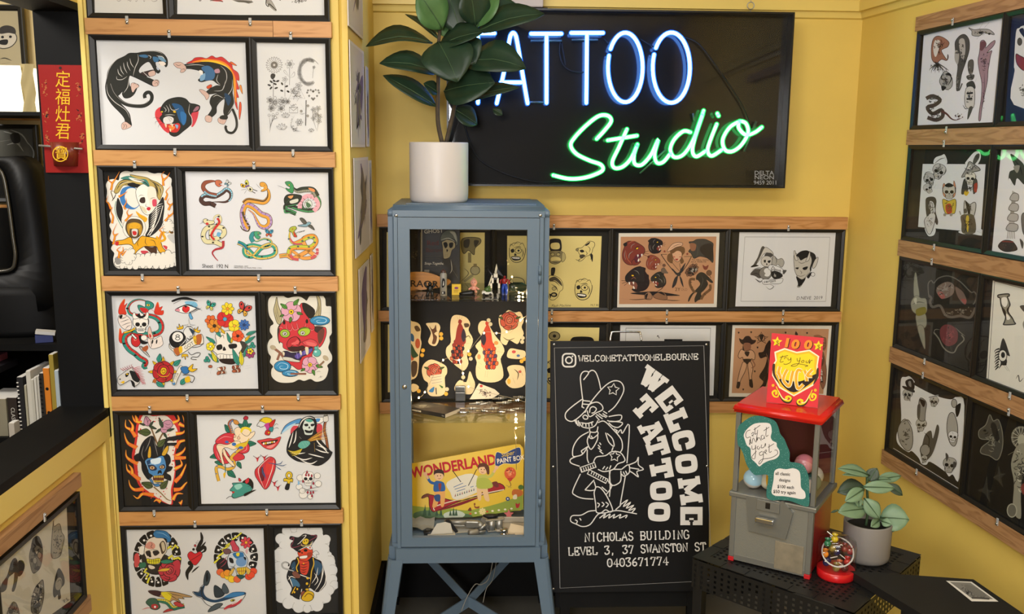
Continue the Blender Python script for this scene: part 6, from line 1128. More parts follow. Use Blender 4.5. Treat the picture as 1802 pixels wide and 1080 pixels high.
a.l([(34,136),(1668,112),(1752,2680),(96,2762)],7,'#8b8a88',0,False,True)
def rrect(x0,y0,x1,y1,r):return [(x,y) for cx,cy,t in ((x1-r,y0+r,-90),(x1-r,y1-r,0),(x0+r,y1-r,90),(x0+r,y0+r,180)) for x,y in [(cx+r*math.cos(math.radians(t+q)),cy+r*math.sin(math.radians(t+q))) for q in (0,22,45,68,90)]]
a.l(rrect(124,200,266,342,40),17,W,0,False,True).l([(194+35*math.cos(t*.4),270+35*math.sin(t*.4)) for t in range(16)],15,W,0,True,True).e(233,228,9,9,W)
# decorated roman capitals as strokes on a 0..10 by 0..14 grid
SF={'A':"0,14 5,0 10,14|2,9 8,9",'B':"1,0 1,14|1,0 7,0 9,3 7,6.5 1,6.8|5,6.8 9,8 9.5,11 7,14 1,14",'C':"9.5,3 7,0 3,0 0.5,4 0.5,10 3,14 7,14 9.5,11",'D':"1,0 1,14 6,14 9.5,10 9.5,4 6,0 1,0",'E':"9,2 9,0 1,0 1,14 9,14 9,11.5|1,7 6,7|6,5.5 6,8.5",'G':"9.5,3 7,0 3,0 0.5,4 0.5,10 3,14 7,14 9.5,12 9.5,8 6,8",'H':"1,0 1,14|9,0 9,14|1,7 9,7",'I':"5,0 5,14",'L':"1,0 1,14 9,14 9,11",'M':"0.5,14 0.5,0 5,9 9.5,0 9.5,14",'N':"1,14 1,0 9,14 9,0",'O':"5,0 1.5,2 .5,7 1.5,12 5,14 8.5,12 9.5,7 8.5,2 5,0",'R':"1,0 1,14|1,0 7,0 9,3.5 7,7 1,7|5,7 8,13.5 10.5,14",'S':"9,3 7,0 3,0 1,3 3,6.5 7,7.5 9.3,11 7,14 3,14 .7,11",'T':"0,2.5 0,0 10,0 10,2.5|5,0 5,14",'U':"1,0 1,10 3,14 7,14 9,10 9,0",'V':"0,0 5,14 10,0",'W':"0,0 2.7,14 5,4 7.3,14 10,0",'0':"5,0 1.5,2 .5,7 1.5,12 5,14 8.5,12 9.5,7 8.5,2 5,0",'1':"2,3 5,0 5,14",'3':"1,2 1,0 9,0 5,6 9,8 9,12 6,14 2,14 .5,11",'4':"7,14 7,0 .5,10 9.5,10",'6':"8,0 3,4 1,9 2.5,13 6,14 9,11.5 8,8 4,7.5 1.5,10",'7':"1,2.5 1,0 9.5,0 4,14",',':"4,12 4,15 3,17"}
def wtext(a,txt,x0,y0,x1,y1,h,lw,c=W):
    N=len(txt);L=math.hypot(x1-x0,y1-y0);ang=math.degrees(math.atan2(y1-y0,x1-x0));adv=L/N;k=h/14;kx=adv*.80/10
    for i,ch in enumerate(txt):
        if ch not in SF:continue
        cx=x0+(x1-x0)*(i+.1)/N;cy=y0+(y1-y0)*(i+.1)/N
        with at(a,cx,cy,1,ang):
            for st in SF[ch].split('|'):
                q=[(px*kx,(py-14)*k) for px,py in P2(st)]
                a.l(q,lw,c,0,ch in 'CGOS036' and len(q)>5)
                for e in (q[0],q[-1]):
                    if ch not in 'OSCG0,36':a.l([(e[0]-kx*1.8,e[1]),(e[0]+kx*1.8,e[1])],lw*.9,c,0,False)
            if ch in 'NIHLETBDUA':a.l([(-kx*.9,-7*k),(kx*2.9,-7*k)] if ch not in 'TIA' else [(3*kx,-7*k),(7*kx,-7*k)],lw*.8,c,2,False)
            if ch in 'O0':a.l([(3*kx,-7*k),(7*kx,-7*k)],lw*.9,c,2,False).l([(5*kx,-4*k),(5*kx,-10*k)],lw*.9,c,2,False)
wtext(a,'WELCOMETATTOOMELBOURNE',296,284,1612,262,62,10)
z4=lambda x,y:(x*6.214/6.214+(980-970)*6.214,y+(915-590)*6.214)
wtext(a,'NICHOLAS BUILDING',*z4(300,232),*z4(1450,198),88,13)
wtext(a,'LEVEL 3, 37 SWANSTON ST',*z4(122,385),*z4(1632,328),84,13)
wtext(a,'0403671774',*z4(545,508),*z4(1222,484),86,13)
SLAB=dict(
 E=lambda a:a.p("-46,-50 46,-50 46,50 -46,50",W).p("-10,-28 22,-28 22,-10 10,-10 10,10 22,10 22,28 -10,28",'k').p("20,-6 46,-6 46,6 20,6",'k').p("20,-10 30,-10 30,10 20,10",'k'),
 L=lambda a:a.p("-46,-50 8,-50 8,-28 -6,-28 -6,22 14,22 14,0 46,0 46,50 -46,50",W).p("-46,-28 -38,-28 -38,26 -46,26",'k'),
 T=lambda a:a.p("-50,-50 50,-50 50,-8 26,-8 26,-24 17,-24 17,28 30,28 30,50 -30,50 -30,28 -17,28 -17,-24 -26,-24 -26,-8 -50,-8",W),
 O=lambda a:a.f("0,-50 34,-44 46,-20 46,20 34,44 0,50 -34,44 -46,20 -46,-20 -34,-44",W).f("0,-22 12,-20 15,0 12,20 0,22 -12,20 -15,0 -12,-20",'k'),
 C=lambda a:a.f("0,-50 34,-46 46,-24 46,24 34,46 0,50 -34,46 -46,22 -46,-22 -34,-46",W).p("48,-4 48,16 18,16 12,24 -8,24 -14,14 -14,-14 -8,-24 8,-24 14,-14 14,-4",'k'),
 W=lambda a:(a.l("-42,-36 -20,46",34,W,0).l("-20,46 2,-30",22,W,0).l("0,-36 22,46",34,W,0).l("22,46 44,-36",22,W,0),a.p("-68,-50 -20,-50 -20,-28 -68,-28",W).p("-17,-50 22,-50 22,-28 -17,-28",W).p("25,-50 66,-50 66,-28 25,-28",W)),
 M=lambda a:(a.l("-38,-40 -38,40",26,W,0).l("38,-40 38,40",30,W,0).l("-38,-40 0,22",24,W,0).l("38,-40 0,22",20,W,0),a.p("-60,-50 -22,-50 -22,-30 -60,-30",W).p("22,-50 60,-50 60,-30 22,-30",W).p("-60,28 -14,28 -14,50 -60,50",W).p("14,28 62,28 62,50 14,50",W)),
 A=lambda a:(a.l("-30,36 -4,-46",22,W,0).l("30,36 6,-46",30,W,0),a.p("-28,-50 16,-50 16,-28 -28,-28",W).p("-22,4 26,4 26,18 -22,18",W).p("-52,28 -8,28 -8,50 -52,50",W).p("10,28 54,28 54,50 10,50",W)))
for ch,x,y,r,sx in [('W',197,165,36,1.12),('E',294,278,53,1.15),('L',342,400,68,1.2),('C',380,522,77,1.15),('O',397,660,84,1.15),('M',420,818,82,1.25),('E',427,970,90,1.12),('T',148,325,48,1.05),('A',190,465,62,1.12),('T',225,560,73,1.05),('T',248,690,79,1.12),('O',247,820,86,1.15),('O',235,945,91,1.15)]:
    k=6.214/3.375;h=1.32*k if ch != 'W' else 1.2*k
    with at(a,(x/3.375+120)*6.214,(y/3.375+30)*6.214,h,r):
        old=a.X;a.X=(lambda o_,s_:(lambda px,py:o_(px*s_,py)))(old,sx*1.05*1.0/1.32 if ch != 'W' else sx*.9);SLAB[ch](a);a.X=old
a.z=(985,640,3.725)
for q in ("150,235 140,150 135,90 145,60 165,48 190,58 155,105|185,58 210,42 235,55 255,105 268,165","145,232 80,280 40,320 38,355 65,375 100,368 165,310 215,235 290,150 350,112 400,120 420,165 400,220 360,280 318,315","150,240 200,245|148,262 195,265 210,250|145,280 160,290|152,232 145,285","165,320 190,270 240,250 275,270 280,300 240,320 200,345 185,330 180,305","195,320 200,290 220,280 240,295 225,318 208,322","150,345 160,360 180,360 182,345 165,335 150,345","95,365 110,395|105,362 118,405|120,370 128,410|235,340 260,370|240,330 280,360|255,325 285,345|285,310 310,325|280,325 312,345|285,340 305,352","130,380 145,410 190,420 230,405 250,370|140,385 180,390 220,378|150,385 150,405|170,390 172,412|190,388 192,412|208,382 212,405","195,425 200,445 240,445 250,410|200,445 195,480 215,488 250,460 245,440","190,470 180,510 205,560 245,500 248,460|215,488 205,470","190,445 130,480 90,540 85,600 110,605 150,590 185,540|110,605 70,625 75,650 130,670|140,570 150,590|140,570 185,540","250,385 290,375 340,420 400,490 410,550 395,580|300,450 320,510 355,540 345,490 310,455|340,570 350,545","180,560 180,620 190,650|260,515 270,530|250,530 265,548|250,548 275,570|260,570 285,590","220,645 240,610 300,600 340,575 395,580 425,620 420,640 380,655 350,690 290,705 250,690|280,690 295,670|300,695 315,675|325,690 335,665","320,345 400,335 395,370 340,378 310,370|330,375 410,385 385,415 350,410 320,385","370,430 375,455 400,430 410,455 455,400 440,650|355,425 380,440","405,690 450,660 455,710 420,735 405,720|350,690 405,690|330,700 325,760 345,795 380,785 400,760 400,700|430,700 440,720|415,705 425,725","455,660 500,640 515,610 515,660 548,690 505,705 515,740 480,715 455,700|460,680 520,690","430,730 395,925|325,705 330,800 325,870","135,720 85,830 100,860 150,880 220,885|165,825 200,830 230,825|225,760 165,825|225,770 235,805","230,825 240,805 270,815 310,870 345,950 330,970 300,955 270,975 240,970 235,920 225,850 230,825|245,910 260,920 248,940|275,905 290,920 275,935|300,905 318,920 302,940","300,860 340,800 310,760|275,805 310,835|320,775 345,800","240,960 190,965 140,990 80,995 72,1030 110,1050 150,1065 200,1050 250,985 300,975 370,960 440,970 505,982|100,1020 115,1030 108,1045|130,1010 140,1025|365,955 400,925","400,920 445,890 415,935 465,905 435,945 485,925 450,960 495,945 470,975|260,1010 300,980 285,1010 330,982 320,1010 360,985 350,1010 400,985 390,1010 440,990 430,1010"):
    for p in q.split('|'):a.l(p,7,W,0)
for cx,cy,r in ((350,168,40),(360,605,36)):a.l([(cx+(r if k%2 ==0 else r*.52)*math.sin(k*math.pi/5+.1),cy-(r if k%2 ==0 else r*.52)*math.cos(k*math.pi/5+.1)) for k in range(10)],7,W,0,False,True)
a.l("135,695 235,660",38,W,0).l("140,693 232,661",26,'#0c0b0c',0);[a.l([(145+k*15,705-k*5),(139+k*15,684-k*5)],6,W,0) for k in range(7)];a.l("185,705 310,770",36,W,0).l("190,707 306,767",24,'#0c0b0c',0);[a.l([(205+k*15,722+k*7.5),(212+k*15,704+k*7.5)],6,W,0) for k in range(7)]
a.z=(970,590,6.214);a.n0=.0004;a.P=BP
PAL['k']='#0c0b0c' ;a.build('printed_lettering',sb,SL)
# ================================================================ blue-grey display cabinet
M['blue']=mat('cabinet_blue_enamel','#607384',.38,bump=(240,.05),spec=.5)
CX0,CX1,CY0,CY1=-.272,.247,2.985,3.395
CT,CB,CR=EYE-.181,atY(690,964,2.985).z,atY(690,989,2.985).z
cab=empty('display_cabinet',((CX0+CX1)/2,(CY0+CY1)/2,0),0,'blue-grey metal display cabinet with glass door, filled with toys and tattoo flash','cabinet');CL_=cab.location.copy()
def rbox(x0,y0,z0,x1,y1,z1,r,sel,seg=5):
    bm=bmesh.new();bmesh.ops.create_cube(bm,size=1)
    for v in bm.verts:v.co=Vector((x0+(v.co.x+.5)*(x1-x0),y0+(v.co.y+.5)*(y1-y0),z0+(v.co.z+.5)*(z1-z0)))
    es=[e for e in bm.edges if sel(e)]
    bmesh.ops.bevel(bm,geom=es,offset=r,segments=seg,affect='EDGES');return bm
vert=lambda e:abs(e.verts[0].co.z-e.verts[1].co.z)>1e-4
topz=lambda z:(lambda e:vert(e) or min(v.co.z for v in e.verts)>z-1e-4)
dz1,dz0=atY(800,383,CY0).z,CB+.004
dx0,dx1=atY(701,500,CY0).x,atY(948,500,CY0).x
ox0,ox1=atY(722.5,600,CY0).x,atY(926,600,CY0).x
oz1,oz0=atY(820,403.5,CY0).z,atY(820,945,CY0).z
b=MB();b.bm(rbox(CX0,CY0+.001,dz1+.002,CX1,CY1,CT,.017,topz(CT),8),sm=None)
for x0,x1,y0,y1,k in ((CX0,dx0-.0015,CY0+.001,CY0+.04,(0,0)),(dx1+.0015,CX1,CY0+.001,CY0+.04,(1,0)),(CX0,CX0+.05,CY1-.04,CY1,(0,1)),(CX1-.05,CX1,CY1-.04,CY1,(1,1))):
    px,py=(x0 if k[0] ==0 else x1),(y0 if k[1] ==0 else y1)
    b.bm(rbox(x0,y0,CB,x1,y1,dz1+.003,.02,lambda e:vert(e) and abs(e.verts[0].co.x-px)<1e-4 and abs(e.verts[0].co.y-py)<1e-4))
b.box(CX0+.004,CY0+.01,CB,CX1-.004,CY1-.002,CB+.012)
b.box(CX0+.05,CY1-.02,CB+.012,CX1-.05,CY1-.003,CB+.03).box(CX0+.003,CY0+.04,CB+.012,CX0+.012,CY1-.04,CB+.03).box(CX1-.012,CY0+.04,CB+.012,CX1-.003,CY1-.04,CB+.03)
b.build('body',M['blue'],cab,CL_)
m=MB().bbox(CX0+.055,CY0+.05,CT-.001,CX1-.04,CY1-.04,CT+.003,.0025);m.build('top_tray',M['blue'],cab,CL_)
d=MB();y0,y1=CY0-.001,CY0+.018
d.box(dx0,y0,dz0,ox0,y1,dz1).box(ox1,y0,dz0,dx1,y1,dz1).box(ox0,y0,oz1,ox1,y1,dz1).box(ox0,y0,dz0,ox1,y1,oz0)
door=d.build('door',M['blue'],cab,CL_)
g=MB();g.add([(ox0-.003,y1-.004,oz0-.003),(ox1+.003,y1-.004,oz0-.003),(ox1+.003,y1-.004,oz1+.003),(ox0-.003,y1-.004,oz1+.003)],[(0,1,2,3)]);g.build('door_glass',M['cabglass'],door,CL_,False)
lk=atY(712,680.5,CY0)
MB().lathe([(0,.004),(.0045,.004),(.0075,.0025),(.0085,0),(.0085,-.002)],(lk.x,CY0-.001,lk.z),20,0,Matrix.Rotation(math.pi/2,4,'X')).build('lock',M['chrome'],door,CL_)
for py in (484,877):
    c=atY(950,py,CY0-.004);MB().tube([(c.x,CY0-.004,c.z-.028),(c.x,CY0-.004,c.z-.001)],.0055,10).tube([(c.x,CY0-.004,c.z+.001),(c.x,CY0-.004,c.z+.028)],.0055,10).ball((c.x,CY0-.004,c.z+.028),.0054,0,10).build('hinge',M['blue'],cab,CL_)
for q in ((697,379),(951,379)):c=atY(*q,CY0);MB().ball((c.x,CY0+.001,c.z),.0055,0,12,(1,.5,1)).build('screw',M['chrome'],cab,CL_)
for x in (CX0-.0005,CX1+.0005):MB().ball((x,CY0+.03,atY(681,377,CY0).z),.005,0,10,(.5,1,1)).build('screw',M['chrome'],cab,CL_)
r=MB();r.bm(rbox(CX0-.010,CY0-.010,CR,CX1+.010,CY1+.008,CB-.0005,.026,vert));r.build('base_rim',M['blue'],cab,CL_)
for sx,sy in ((-1,-1),(1,-1),(-1,1),(1,1)):
    ex=CX0-.014 if sx<0 else CX1+.014;ey=CY0-.013 if sy<0 else CY1+.010;ix=ex-sx*.052;iy=ey-sy*.05;sp=.042
    l=MB();v=[]
    for z,k in ((CR+.012 if True else 0,0),(.012,1)):
        X,Y=ex+sx*sp*k,ey+sy*.012*k;wv=.052-.012*k;t=.004
        pr=[(X-sx*wv,Y),(X-sx*.014,Y),(X-sx*.004,Y-sy*.004),(X,Y-sy*.014),(X,Y-sy*wv),(X-sx*t,Y-sy*wv),(X-sx*t,Y-sy*.016),(X-sx*.016,Y-sy*t),(X-sx*wv,Y-sy*t)]
        v += [(px,py,z) for px,py in pr]
    N=9;l.add(v,[(i,(i+1)%N,N+(i+1)%N,N+i) for i in range(N)]+[tuple(range(N)),tuple(range(N,2*N))])
    lo=l.build('leg',M['blue'],cab,CL_);MB().box(ex+sx*sp-(.045 if sx>0 else 0),ey+sy*.012-(.045 if sy>0 else 0),0,ex+sx*sp+(.045 if sx<0 else 0),ey+sy*.012+(.045 if sy<0 else 0),.012).build('foot',M['black_plastic'],lo,CL_)
cz=.25
for p,q in (((CX0-.01,CY0+.02,CR-.05),(CX1+.03,CY1-.02,.16)),((CX1+.01,CY0+.02,CR-.05),(CX0-.03,CY1-.02,.16))) if False else ():
    pass
cen=V3((CX0+CX1)/2,(CY0+CY1)/2,atY(822,1058,3.19).z)
for c in ((CX0-.012,CY1-.02,CR-.03),(CX1+.012,CY1-.02,CR-.03),(CX0-.04,CY0+.012,.0),(CX1+.04,CY0+.012,.0)):
    c=V3(*c);dr=(c-cen);n=V3(0,0,1);s_=dr.cross(n).normalized()*.0;h=V3(0,0,.021);dn=V3(0,.004,0)
    MB().add([cen-h-dn,c-h-dn,c+h-dn,cen+h-dn,cen-h+dn,c-h+dn,c+h+dn,cen+h+dn],[(0,1,2,3),(4,7,6,5),(0,4,5,1),(3,2,6,7),(0,3,7,4),(1,5,6,2)]).build('cross_brace',M['blue'],cab,CL_)
S1=atY(825,527,CY0+.02).z;S2=atY(825,741,CY0+.02).z;S3=CB+.0125
for z in (S1,S2):MB().bbox(CX0+.016,CY0+.02,z-.006,CX1-.024,CY1-.012,z,.0015).build('glass_shelf',M['shelfglass'],cab,CL_)
for x in (CX0+.008,CX1-.008):
    g=MB();q=[(x,CY0+.041,CB+.03),(x,CY1-.041,CB+.03),(x,CY1-.041,dz1),(x,CY0+.041,dz1)];g.add(q if x>0 else q[::-1],[(0,1,2,3)]);g.build('side_glass',M['cabglass'],cab,CL_,False)
g=MB();g.add([(CX0+.05,CY1-.01,CB+.045),(CX1-.05,CY1-.01,CB+.045),(CX1-.05,CY1-.01,dz1),(CX0+.05,CY1-.01,dz1)],[(0,1,2,3)]);g.build('back_glass',M['cabglass'],cab,CL_,False)
# ---------------------------------------------------------------- things on the top glass shelf
def px3(x,y,k=5.142,ox=700,oy=390):return (ox+x/k,oy+y/k)
def stand(x,y,z=None):return atZ(*px3(x,y),(S1 if z is None else z)+.0005)
def thing(name,loc,label,cat,group=None,rz=0):return empty(name,loc,rz,label,cat,group)
Y1=3.30
kb0,kb1=atY(*px3(208,300),Y1),atY(*px3(563,300),Y1);kz1=min(dz1-.012,atY(*px3(300,45),Y1).z)
kb=thing('model_kit_box',((kb0.x+kb1.x)/2,Y1,S1+.0005),'black model kit box with a helmeted skull standing at the back of the top shelf','box');l_=kb.location.copy()
MB().bbox(kb0.x,Y1,S1+.0005,kb1.x,Y1+.05,kz1,.0015).build('carton',mat('black_carton','#191612',.5),kb,l_)
a=Art(Plane((0,Y1,0),(1,0,0)),700,390,5.142,.0004);a.l("216,40 214,560",14,'#8f8a7c',0)
a.text('GHOST',238,106,36,'#a9a59a',-3,1.05,.02);a.text('Red',262,215,46,'#5a2622',-2,1.1).text('Baron',252,275,40,'#4a221e',0,1.1);a.text('Snap-Together',240,388,24,'#c9c4b8',0,.95,0,'LEFT',.25);a.ls("250,315 390,312|250,335 380,332|240,410 400,404",4,'#4a463e',0)
a.o("405,230 400,180 440,160 510,180 520,230 490,260 470,320 420,335 410,300",'#8f8568',4);a.f("412,195 440,185 452,215 430,240",'k').f("465,195 500,190 495,230 470,235",'k').f("440,250 455,255 445,275",'k').ls("420,300 465,290|420,315 460,308|430,290 432,320|448,288 450,316",4);a.o("385,160 400,110 450,75 510,80 540,130 545,200 525,215 520,170 470,150 400,180",'#4f544e',4).f("470,90 520,100 535,180 520,160 500,120",'#8a8c84').ls("390,165 460,150 520,180",7,'#a9a99c');a.f("395,300 420,340 480,340 545,460 540,550 470,430 420,400",'#2e2c28').ls("480,340 490,430 470,470|500,440 545,510",6,'#a9a59a');a.p("240,435 285,435 283,475 238,475",'#77726a');a.build('printed_face',kb,l_)
# dark and cream prints stacked behind
b0,b1=atY(*px3(118,300),Y1+.055),atY(*px3(203,300),Y1+.055)
bk=thing('magazine',(b0.x,Y1+.055,S1+.0005),'dark magazine standing at the far left of the top shelf','magazine');l_=bk.location.copy()
MB().box(b0.x-.02,Y1+.055,S1+.0005,b1.x,Y1+.062,kz1-.004).build('pages',mat('grey_cover','#3a342a',.5),bk,l_)
a=Art(Plane((0,Y1+.055,0),(1,0,0)),700,390,5.142,.0004);scribble(a,155,290,35,60,26,'#7a7052',6,4);a.text('ART',180,150,26,'#6a6454',-90,1);a.build('cover_print',bk,l_)
# orange board
s0=stand(115,685);s1=stand(475,600)
ob=thing('shaped_board',((s0.x+s1.x)/2,3.2,S1+.0005),'curved orange board with dark capital letters leaning at the left of the top shelf','board');l_=ob.location.copy();OP=Plane((0,3.2,0),(1,0,0))
q=[OP.uv(*px3(x,y)) for x,y in catmull(P2("60,640 60,520 130,490 240,490 330,510 400,540 470,560 475,590 420,620 300,640 150,655"),True,3)];zb=min(v for u,v in q);q=[(max(u,CX0+.018),v-zb+S1+.0008) for u,v in q]
MB().prism(q,0,.01,OP).build('board',mat('orange_varnish','#b0762e',.35,noise=(20,.2,(1,1,6))),ob,l_)
a=Art(OP,700,390,5.142,.0104);a.clip=(CX0+.02,S1+.002,9,9);a.text('RAOR',112,582,60,'#3a2814',2,1.15,.02).text('A',378,590,48,'#3a2814',8,1.1,.02);a.l("150,605 260,625 350,600",8,'#3a2814',2);a.build('lettering',ob,l_)
def figure(name,label,cat,base,parts):
    o=thing(name,base,label,cat)
    for nm,m_,fn in parts:b=MB();fn(b);b.build(nm,m_,o)
    return o
K1=.00188   # metres per photo pixel at the shelf
mBlk=mat('black_vinyl','#15120f',.4);mRed=mat('red_plastic','#8c1a1c',.35);mBlu=mat('blue_plastic','#1e3f9c',.35);mWht=mat('white_plastic','#d5d2c8',.35);mSkin=mat('pink_vinyl','#d99a86',.45);mGrn=mat('green_plastic','#46602a',.4)
figure('ape_figure','small black ape figure with raised arms before the orange board','toy figure',stand(292,680),[('body',mBlk,lambda b:b.ball((0,0,.026),.010,0,12,(1.1,.8,1.3)).ball((0,-.002,.043),.0065).tube([(.006,0,.033),(.014,0,.036),(.015,0,.046)],[.005,.004,.0035]).tube([(-.006,0,.033),(-.014,0,.036),(-.015,0,.048)],[.005,.004,.0035]).tube([(.005,0,.018),(.008,0,.009),(.008,-.002,0)],[.006,.005,.006]).tube([(-.005,0,.018),(-.008,0,.009),(-.008,-.002,0)],[.006,.005,.006]))])
def canister(b):b.lathe([(0,0),(.0115,0),(.0115,.072),(.009,.076),(.009,.077)],n=20)
o=figure('spray_canister','slim grey canister with black lettering on the top shelf','canister',stand(414,668),[('canister',mat('grey_label','#8f8c84',.4),canister),('cap',mat('dark_cap','#4a3530',.4),lambda b:b.lathe([(.009,.077),(.009,.083),(.005,.085),(.004,.088),(0,.088)],n=16))])
a=Art(Plane(o.location+V3(0,-.0117,0),(1,0,0)),n0=.0002);a.local=True;a.p("-.006,.006 .006,.006 .006,.016 -.006,.016",'k').p("-.004,.008 .0,.008 .0,.014 -.004,.014",'l').f("-.005,.03 .004,.034 .005,.055 -.003,.058",'k').f("-.002,.036 .002,.038 .001,.052",'l');a.build('label',o,o.location)
o=figure('yellow_card_pack','small yellow carton with red print beside the grey canister','box',stand(531,660),[('carton',mat('yellow_carton','#d8b22a',.5),lambda b:b.bbox(-.0155,-.008,0,.0155,.008,.036,.001))])
a=Art(Plane(o.location+V3(0,-.0082,0),(1,0,0)),n0=.0002);a.local=True;a.e(0,.024,.007,.004,'#7a3a6a');a.text('233',-.009,.009,.007,'#8a5a1a');a.l("-.009,.017 .009,.017",.001,'#8a5a1a');a.build('print',o,o.location)
figure('baby_doll','tiny naked baby doll sitting behind the black toy shoe','doll',stand(688,640),[('body',mSkin,lambda b:b.ball((0,0,.034),.0118,0,16,(1,.95,1.1)).ball((0,0,.048),.003).ball((0,0,.014),.009,0,14,(1,.8,1.2)).tube([(.007,0,.019),(.013,-.004,.014),(.018,-.006,.012)],[.0035,.003,.0025]).tube([(-.007,0,.019),(-.013,-.004,.014),(-.018,-.006,.012)],[.0035,.003,.0025]).tube([(.004,-.002,.006),(.008,-.012,.004)],[.005,.004]).tube([(-.004,-.002,.006),(-.008,-.012,.004)],[.005,.004]).ball((0,-.0115,.033),.0016)),('eyes',mBlk,lambda b:b.ball((.004,-.0107,.036),.0013).ball((-.004,-.0107,.036),.0013))])
figure('toy_shoe','black miniature shoe lying before the baby doll','shoe',stand(630,672),[('upper',mBlk,lambda b:b.tube([(-.027,0,.007),(-.015,0,.008),(0,0,.009),(.014,0,.011),(.024,0,.012)],[.004,.0075,.0085,.009,.0075],10)),('sole',mat('dark_sole','#0a0908',.6),lambda b:b.bbox(-.028,-.0075,0,.026,.0075,.0025,.001))])
def jeep(b):b.bbox(-.018,-.009,.005,.018,.009,.013,.002).bbox(-.016,-.008,.013,-.004,.008,.016,.001)
o=figure('toy_jeep','tiny white toy jeep with a green load in front of the robot','toy car',stand(808,668),[('chassis',mWht,jeep),('load',mGrn,lambda b:b.ball((.002,0,.02),.0105,0,10,(1.2,.8,.9)).ball((.006,.002,.028),.006).tube([(-.006,0,.024),(.012,0,.03)],.002))])
for x in (-.011,.011):MB().lathe([(0,-.0105),(.0048,-.0105),(.0048,.0105),(0,.0105)],(x,0,.0049),14,0,Matrix.Rotation(math.pi/2,4,'X')).build('wheel',mBlk,o)
figure('robot_figure','white and black toy robot figure holding a raised blade on the top shelf','toy figure',atZ(*px3(885,600),S1+.0005),[('armour',mWht,lambda b:b.bbox(-.007,-.006,.038,.007,.006,.052,.001).bbox(-.004,-.004,.053,.004,.004,.061,.001).bbox(-.020,-.005,0,-.012,.006,.018,.001).bbox(.008,-.005,0,.016,.006,.018,.001).bbox(-.014,-.004,.018,-.007,.004,.036,.001).bbox(.004,-.004,.018,.011,.004,.036,.001)),('blade',mat('pale_blade','#b9b6a6',.3),lambda b:b.prism([(-.004,.05),(.002,.05),(.006,.072),(.003,.088),(-.002,.07)],0,.002,Plane((0,-.006,0),(1,0,0))).prism([(-.03,.0),(-.026,.0),(-.010,.045),(-.014,.048)],0,.002,Plane((0,-.008,0),(1,0,0)))),('wings',mat('dark_wing','#2a2a30',.4),lambda b:b.prism([(-.028,.066),(-.008,.046),(-.012,.040)],0,.002,Plane((0,.008,0),(1,0,0))).prism([(.028,.04),(.006,.07),(.006,.05)],0,.002,Plane((0,.008,0),(1,0,0))).bbox(-.006,-.004,.030,.006,.004,.038,.001))])
figure('muscle_figure','tiny toy figure, red above and blue below, right of the robot','toy figure',stand(966,662),[('torso',mRed,lambda b:b.ball((0,0,.046),.009,0,12,(1.1,.7,1.3)).ball((0,0,.061),.0045).tube([(-.008,0,.052),(-.014,0,.05),(-.014,-.003,.038)],.003).tube([(.008,0,.052),(.014,0,.05),(.015,-.003,.038)],.003)),('trousers',mBlu,lambda b:b.ball((0,0,.034),.008,0,12,(1.1,.8,.8)).tube([(-.004,0,.033),(-.006,0,.018),(-.005,0,0)],[.0055,.005,.004]).tube([(.004,0,.033),(.006,0,.018),(.005,0,0)],[.0055,.005,.004]))])
bt=atZ(*px3(1085,590),S1+.017)
figure('dark_bottle','dark green glass bottle lying at the right end of the top shelf','bottle',bt,[('bottle',mat('dark_green_glass','#1a221a',.12),lambda b:b.lathe([(0,-.03),(.0155,-.03),(.0165,-.02),(.0165,.015),(.008,.03),(.006,.045),(.006,.052),(0,.052)],n=20,T=Matrix.Rotation(math.pi/2,4,'Y') @ Matrix.Rotation(.0,4,'X')))])
# ---------------------------------------------------------------- black board of transfer designs, middle level
yb=min(3.30,atZ(825,703,S2).y);DB=Plane((0,yb,S2+.004),(1,0,0),(0,3.34-yb,S1-S2-.022));DH=V3(0,3.34-yb,S1-S2-.022).length
db=thing('design_board',(0,3.25,S2+.0005),'black board of cut-out peacock and rose designs leaning on the middle shelf','board');l_=db.location.copy()
MB().pbox(DB,CX0+.022,0,CX1-.022,DH,-.004,0).build('board',mat('black_gloss_card','#0c0a09',.6,spec=.3),db,l_)
a=Art(DB,700,540,5.142,.0004);CRM='#dcc9a0'
for q in ("60,140 130,130 190,150 210,200 205,280 215,330 195,430 190,520 175,620 130,655 60,640","255,150 300,143 360,145 385,185 370,240 372,300 345,350 300,345 275,310 300,240 280,190","478,130 500,80 550,72 620,95 655,150 640,210 680,290 660,370 625,430 640,510 600,575 550,550 490,500 440,440 440,370 480,320 475,220","730,160 760,125 810,135 840,190 890,270 940,330 965,400 930,470 950,560 950,640 880,680 770,675 715,640 705,560 715,500 700,450 730,400 702,350 760,280 730,220","918,80 960,65 1000,28 1060,50 1110,45 1140,120 1120,180 1140,240 1110,290 1080,335 1010,300 980,345 930,310 935,220 915,150","990,420 1020,375 1090,385 1150,400 1152,450 1100,470 1000,460","990,550 1040,525 1120,530 1150,560 1150,700 1060,735 1000,715 975,670 1010,620","218,560 240,510 300,475 380,500 440,540 445,600 425,640 430,760 400,800 340,808 290,800 265,760 275,690 240,660 222,610","125,700 160,697 190,720 180,750 130,768","515,720 560,660 620,680 650,580 680,640 700,700 680,770 640,790 530,770"):a.f(q,CRM,3)
def peacock(x,y,s,fl,cs):
    with at(a,x,y,s,0,fl):
        for k in range(34):
            r_=k//5;c_=k%5-2;a.oe(c_*11+(r_%2)*5+r_*3,10+r_*17,8,11,cs[k%3],2,c_*8)
        a.f("-16,-70 0,-90 14,-60 22,-10 30,20 -26,20 -30,-20",cs[0]).f("-20,-60 -34,-20 -20,10 -8,-20",'#2a2030').f("-12,-100 2,-108 8,-90 -6,-84",cs[0]);a.ls("-8,-108 -14,-126|0,-110 0,-128|6,-106 14,-122|-10,130 -14,160|0,130 -4,160",4,'#3a2a20')
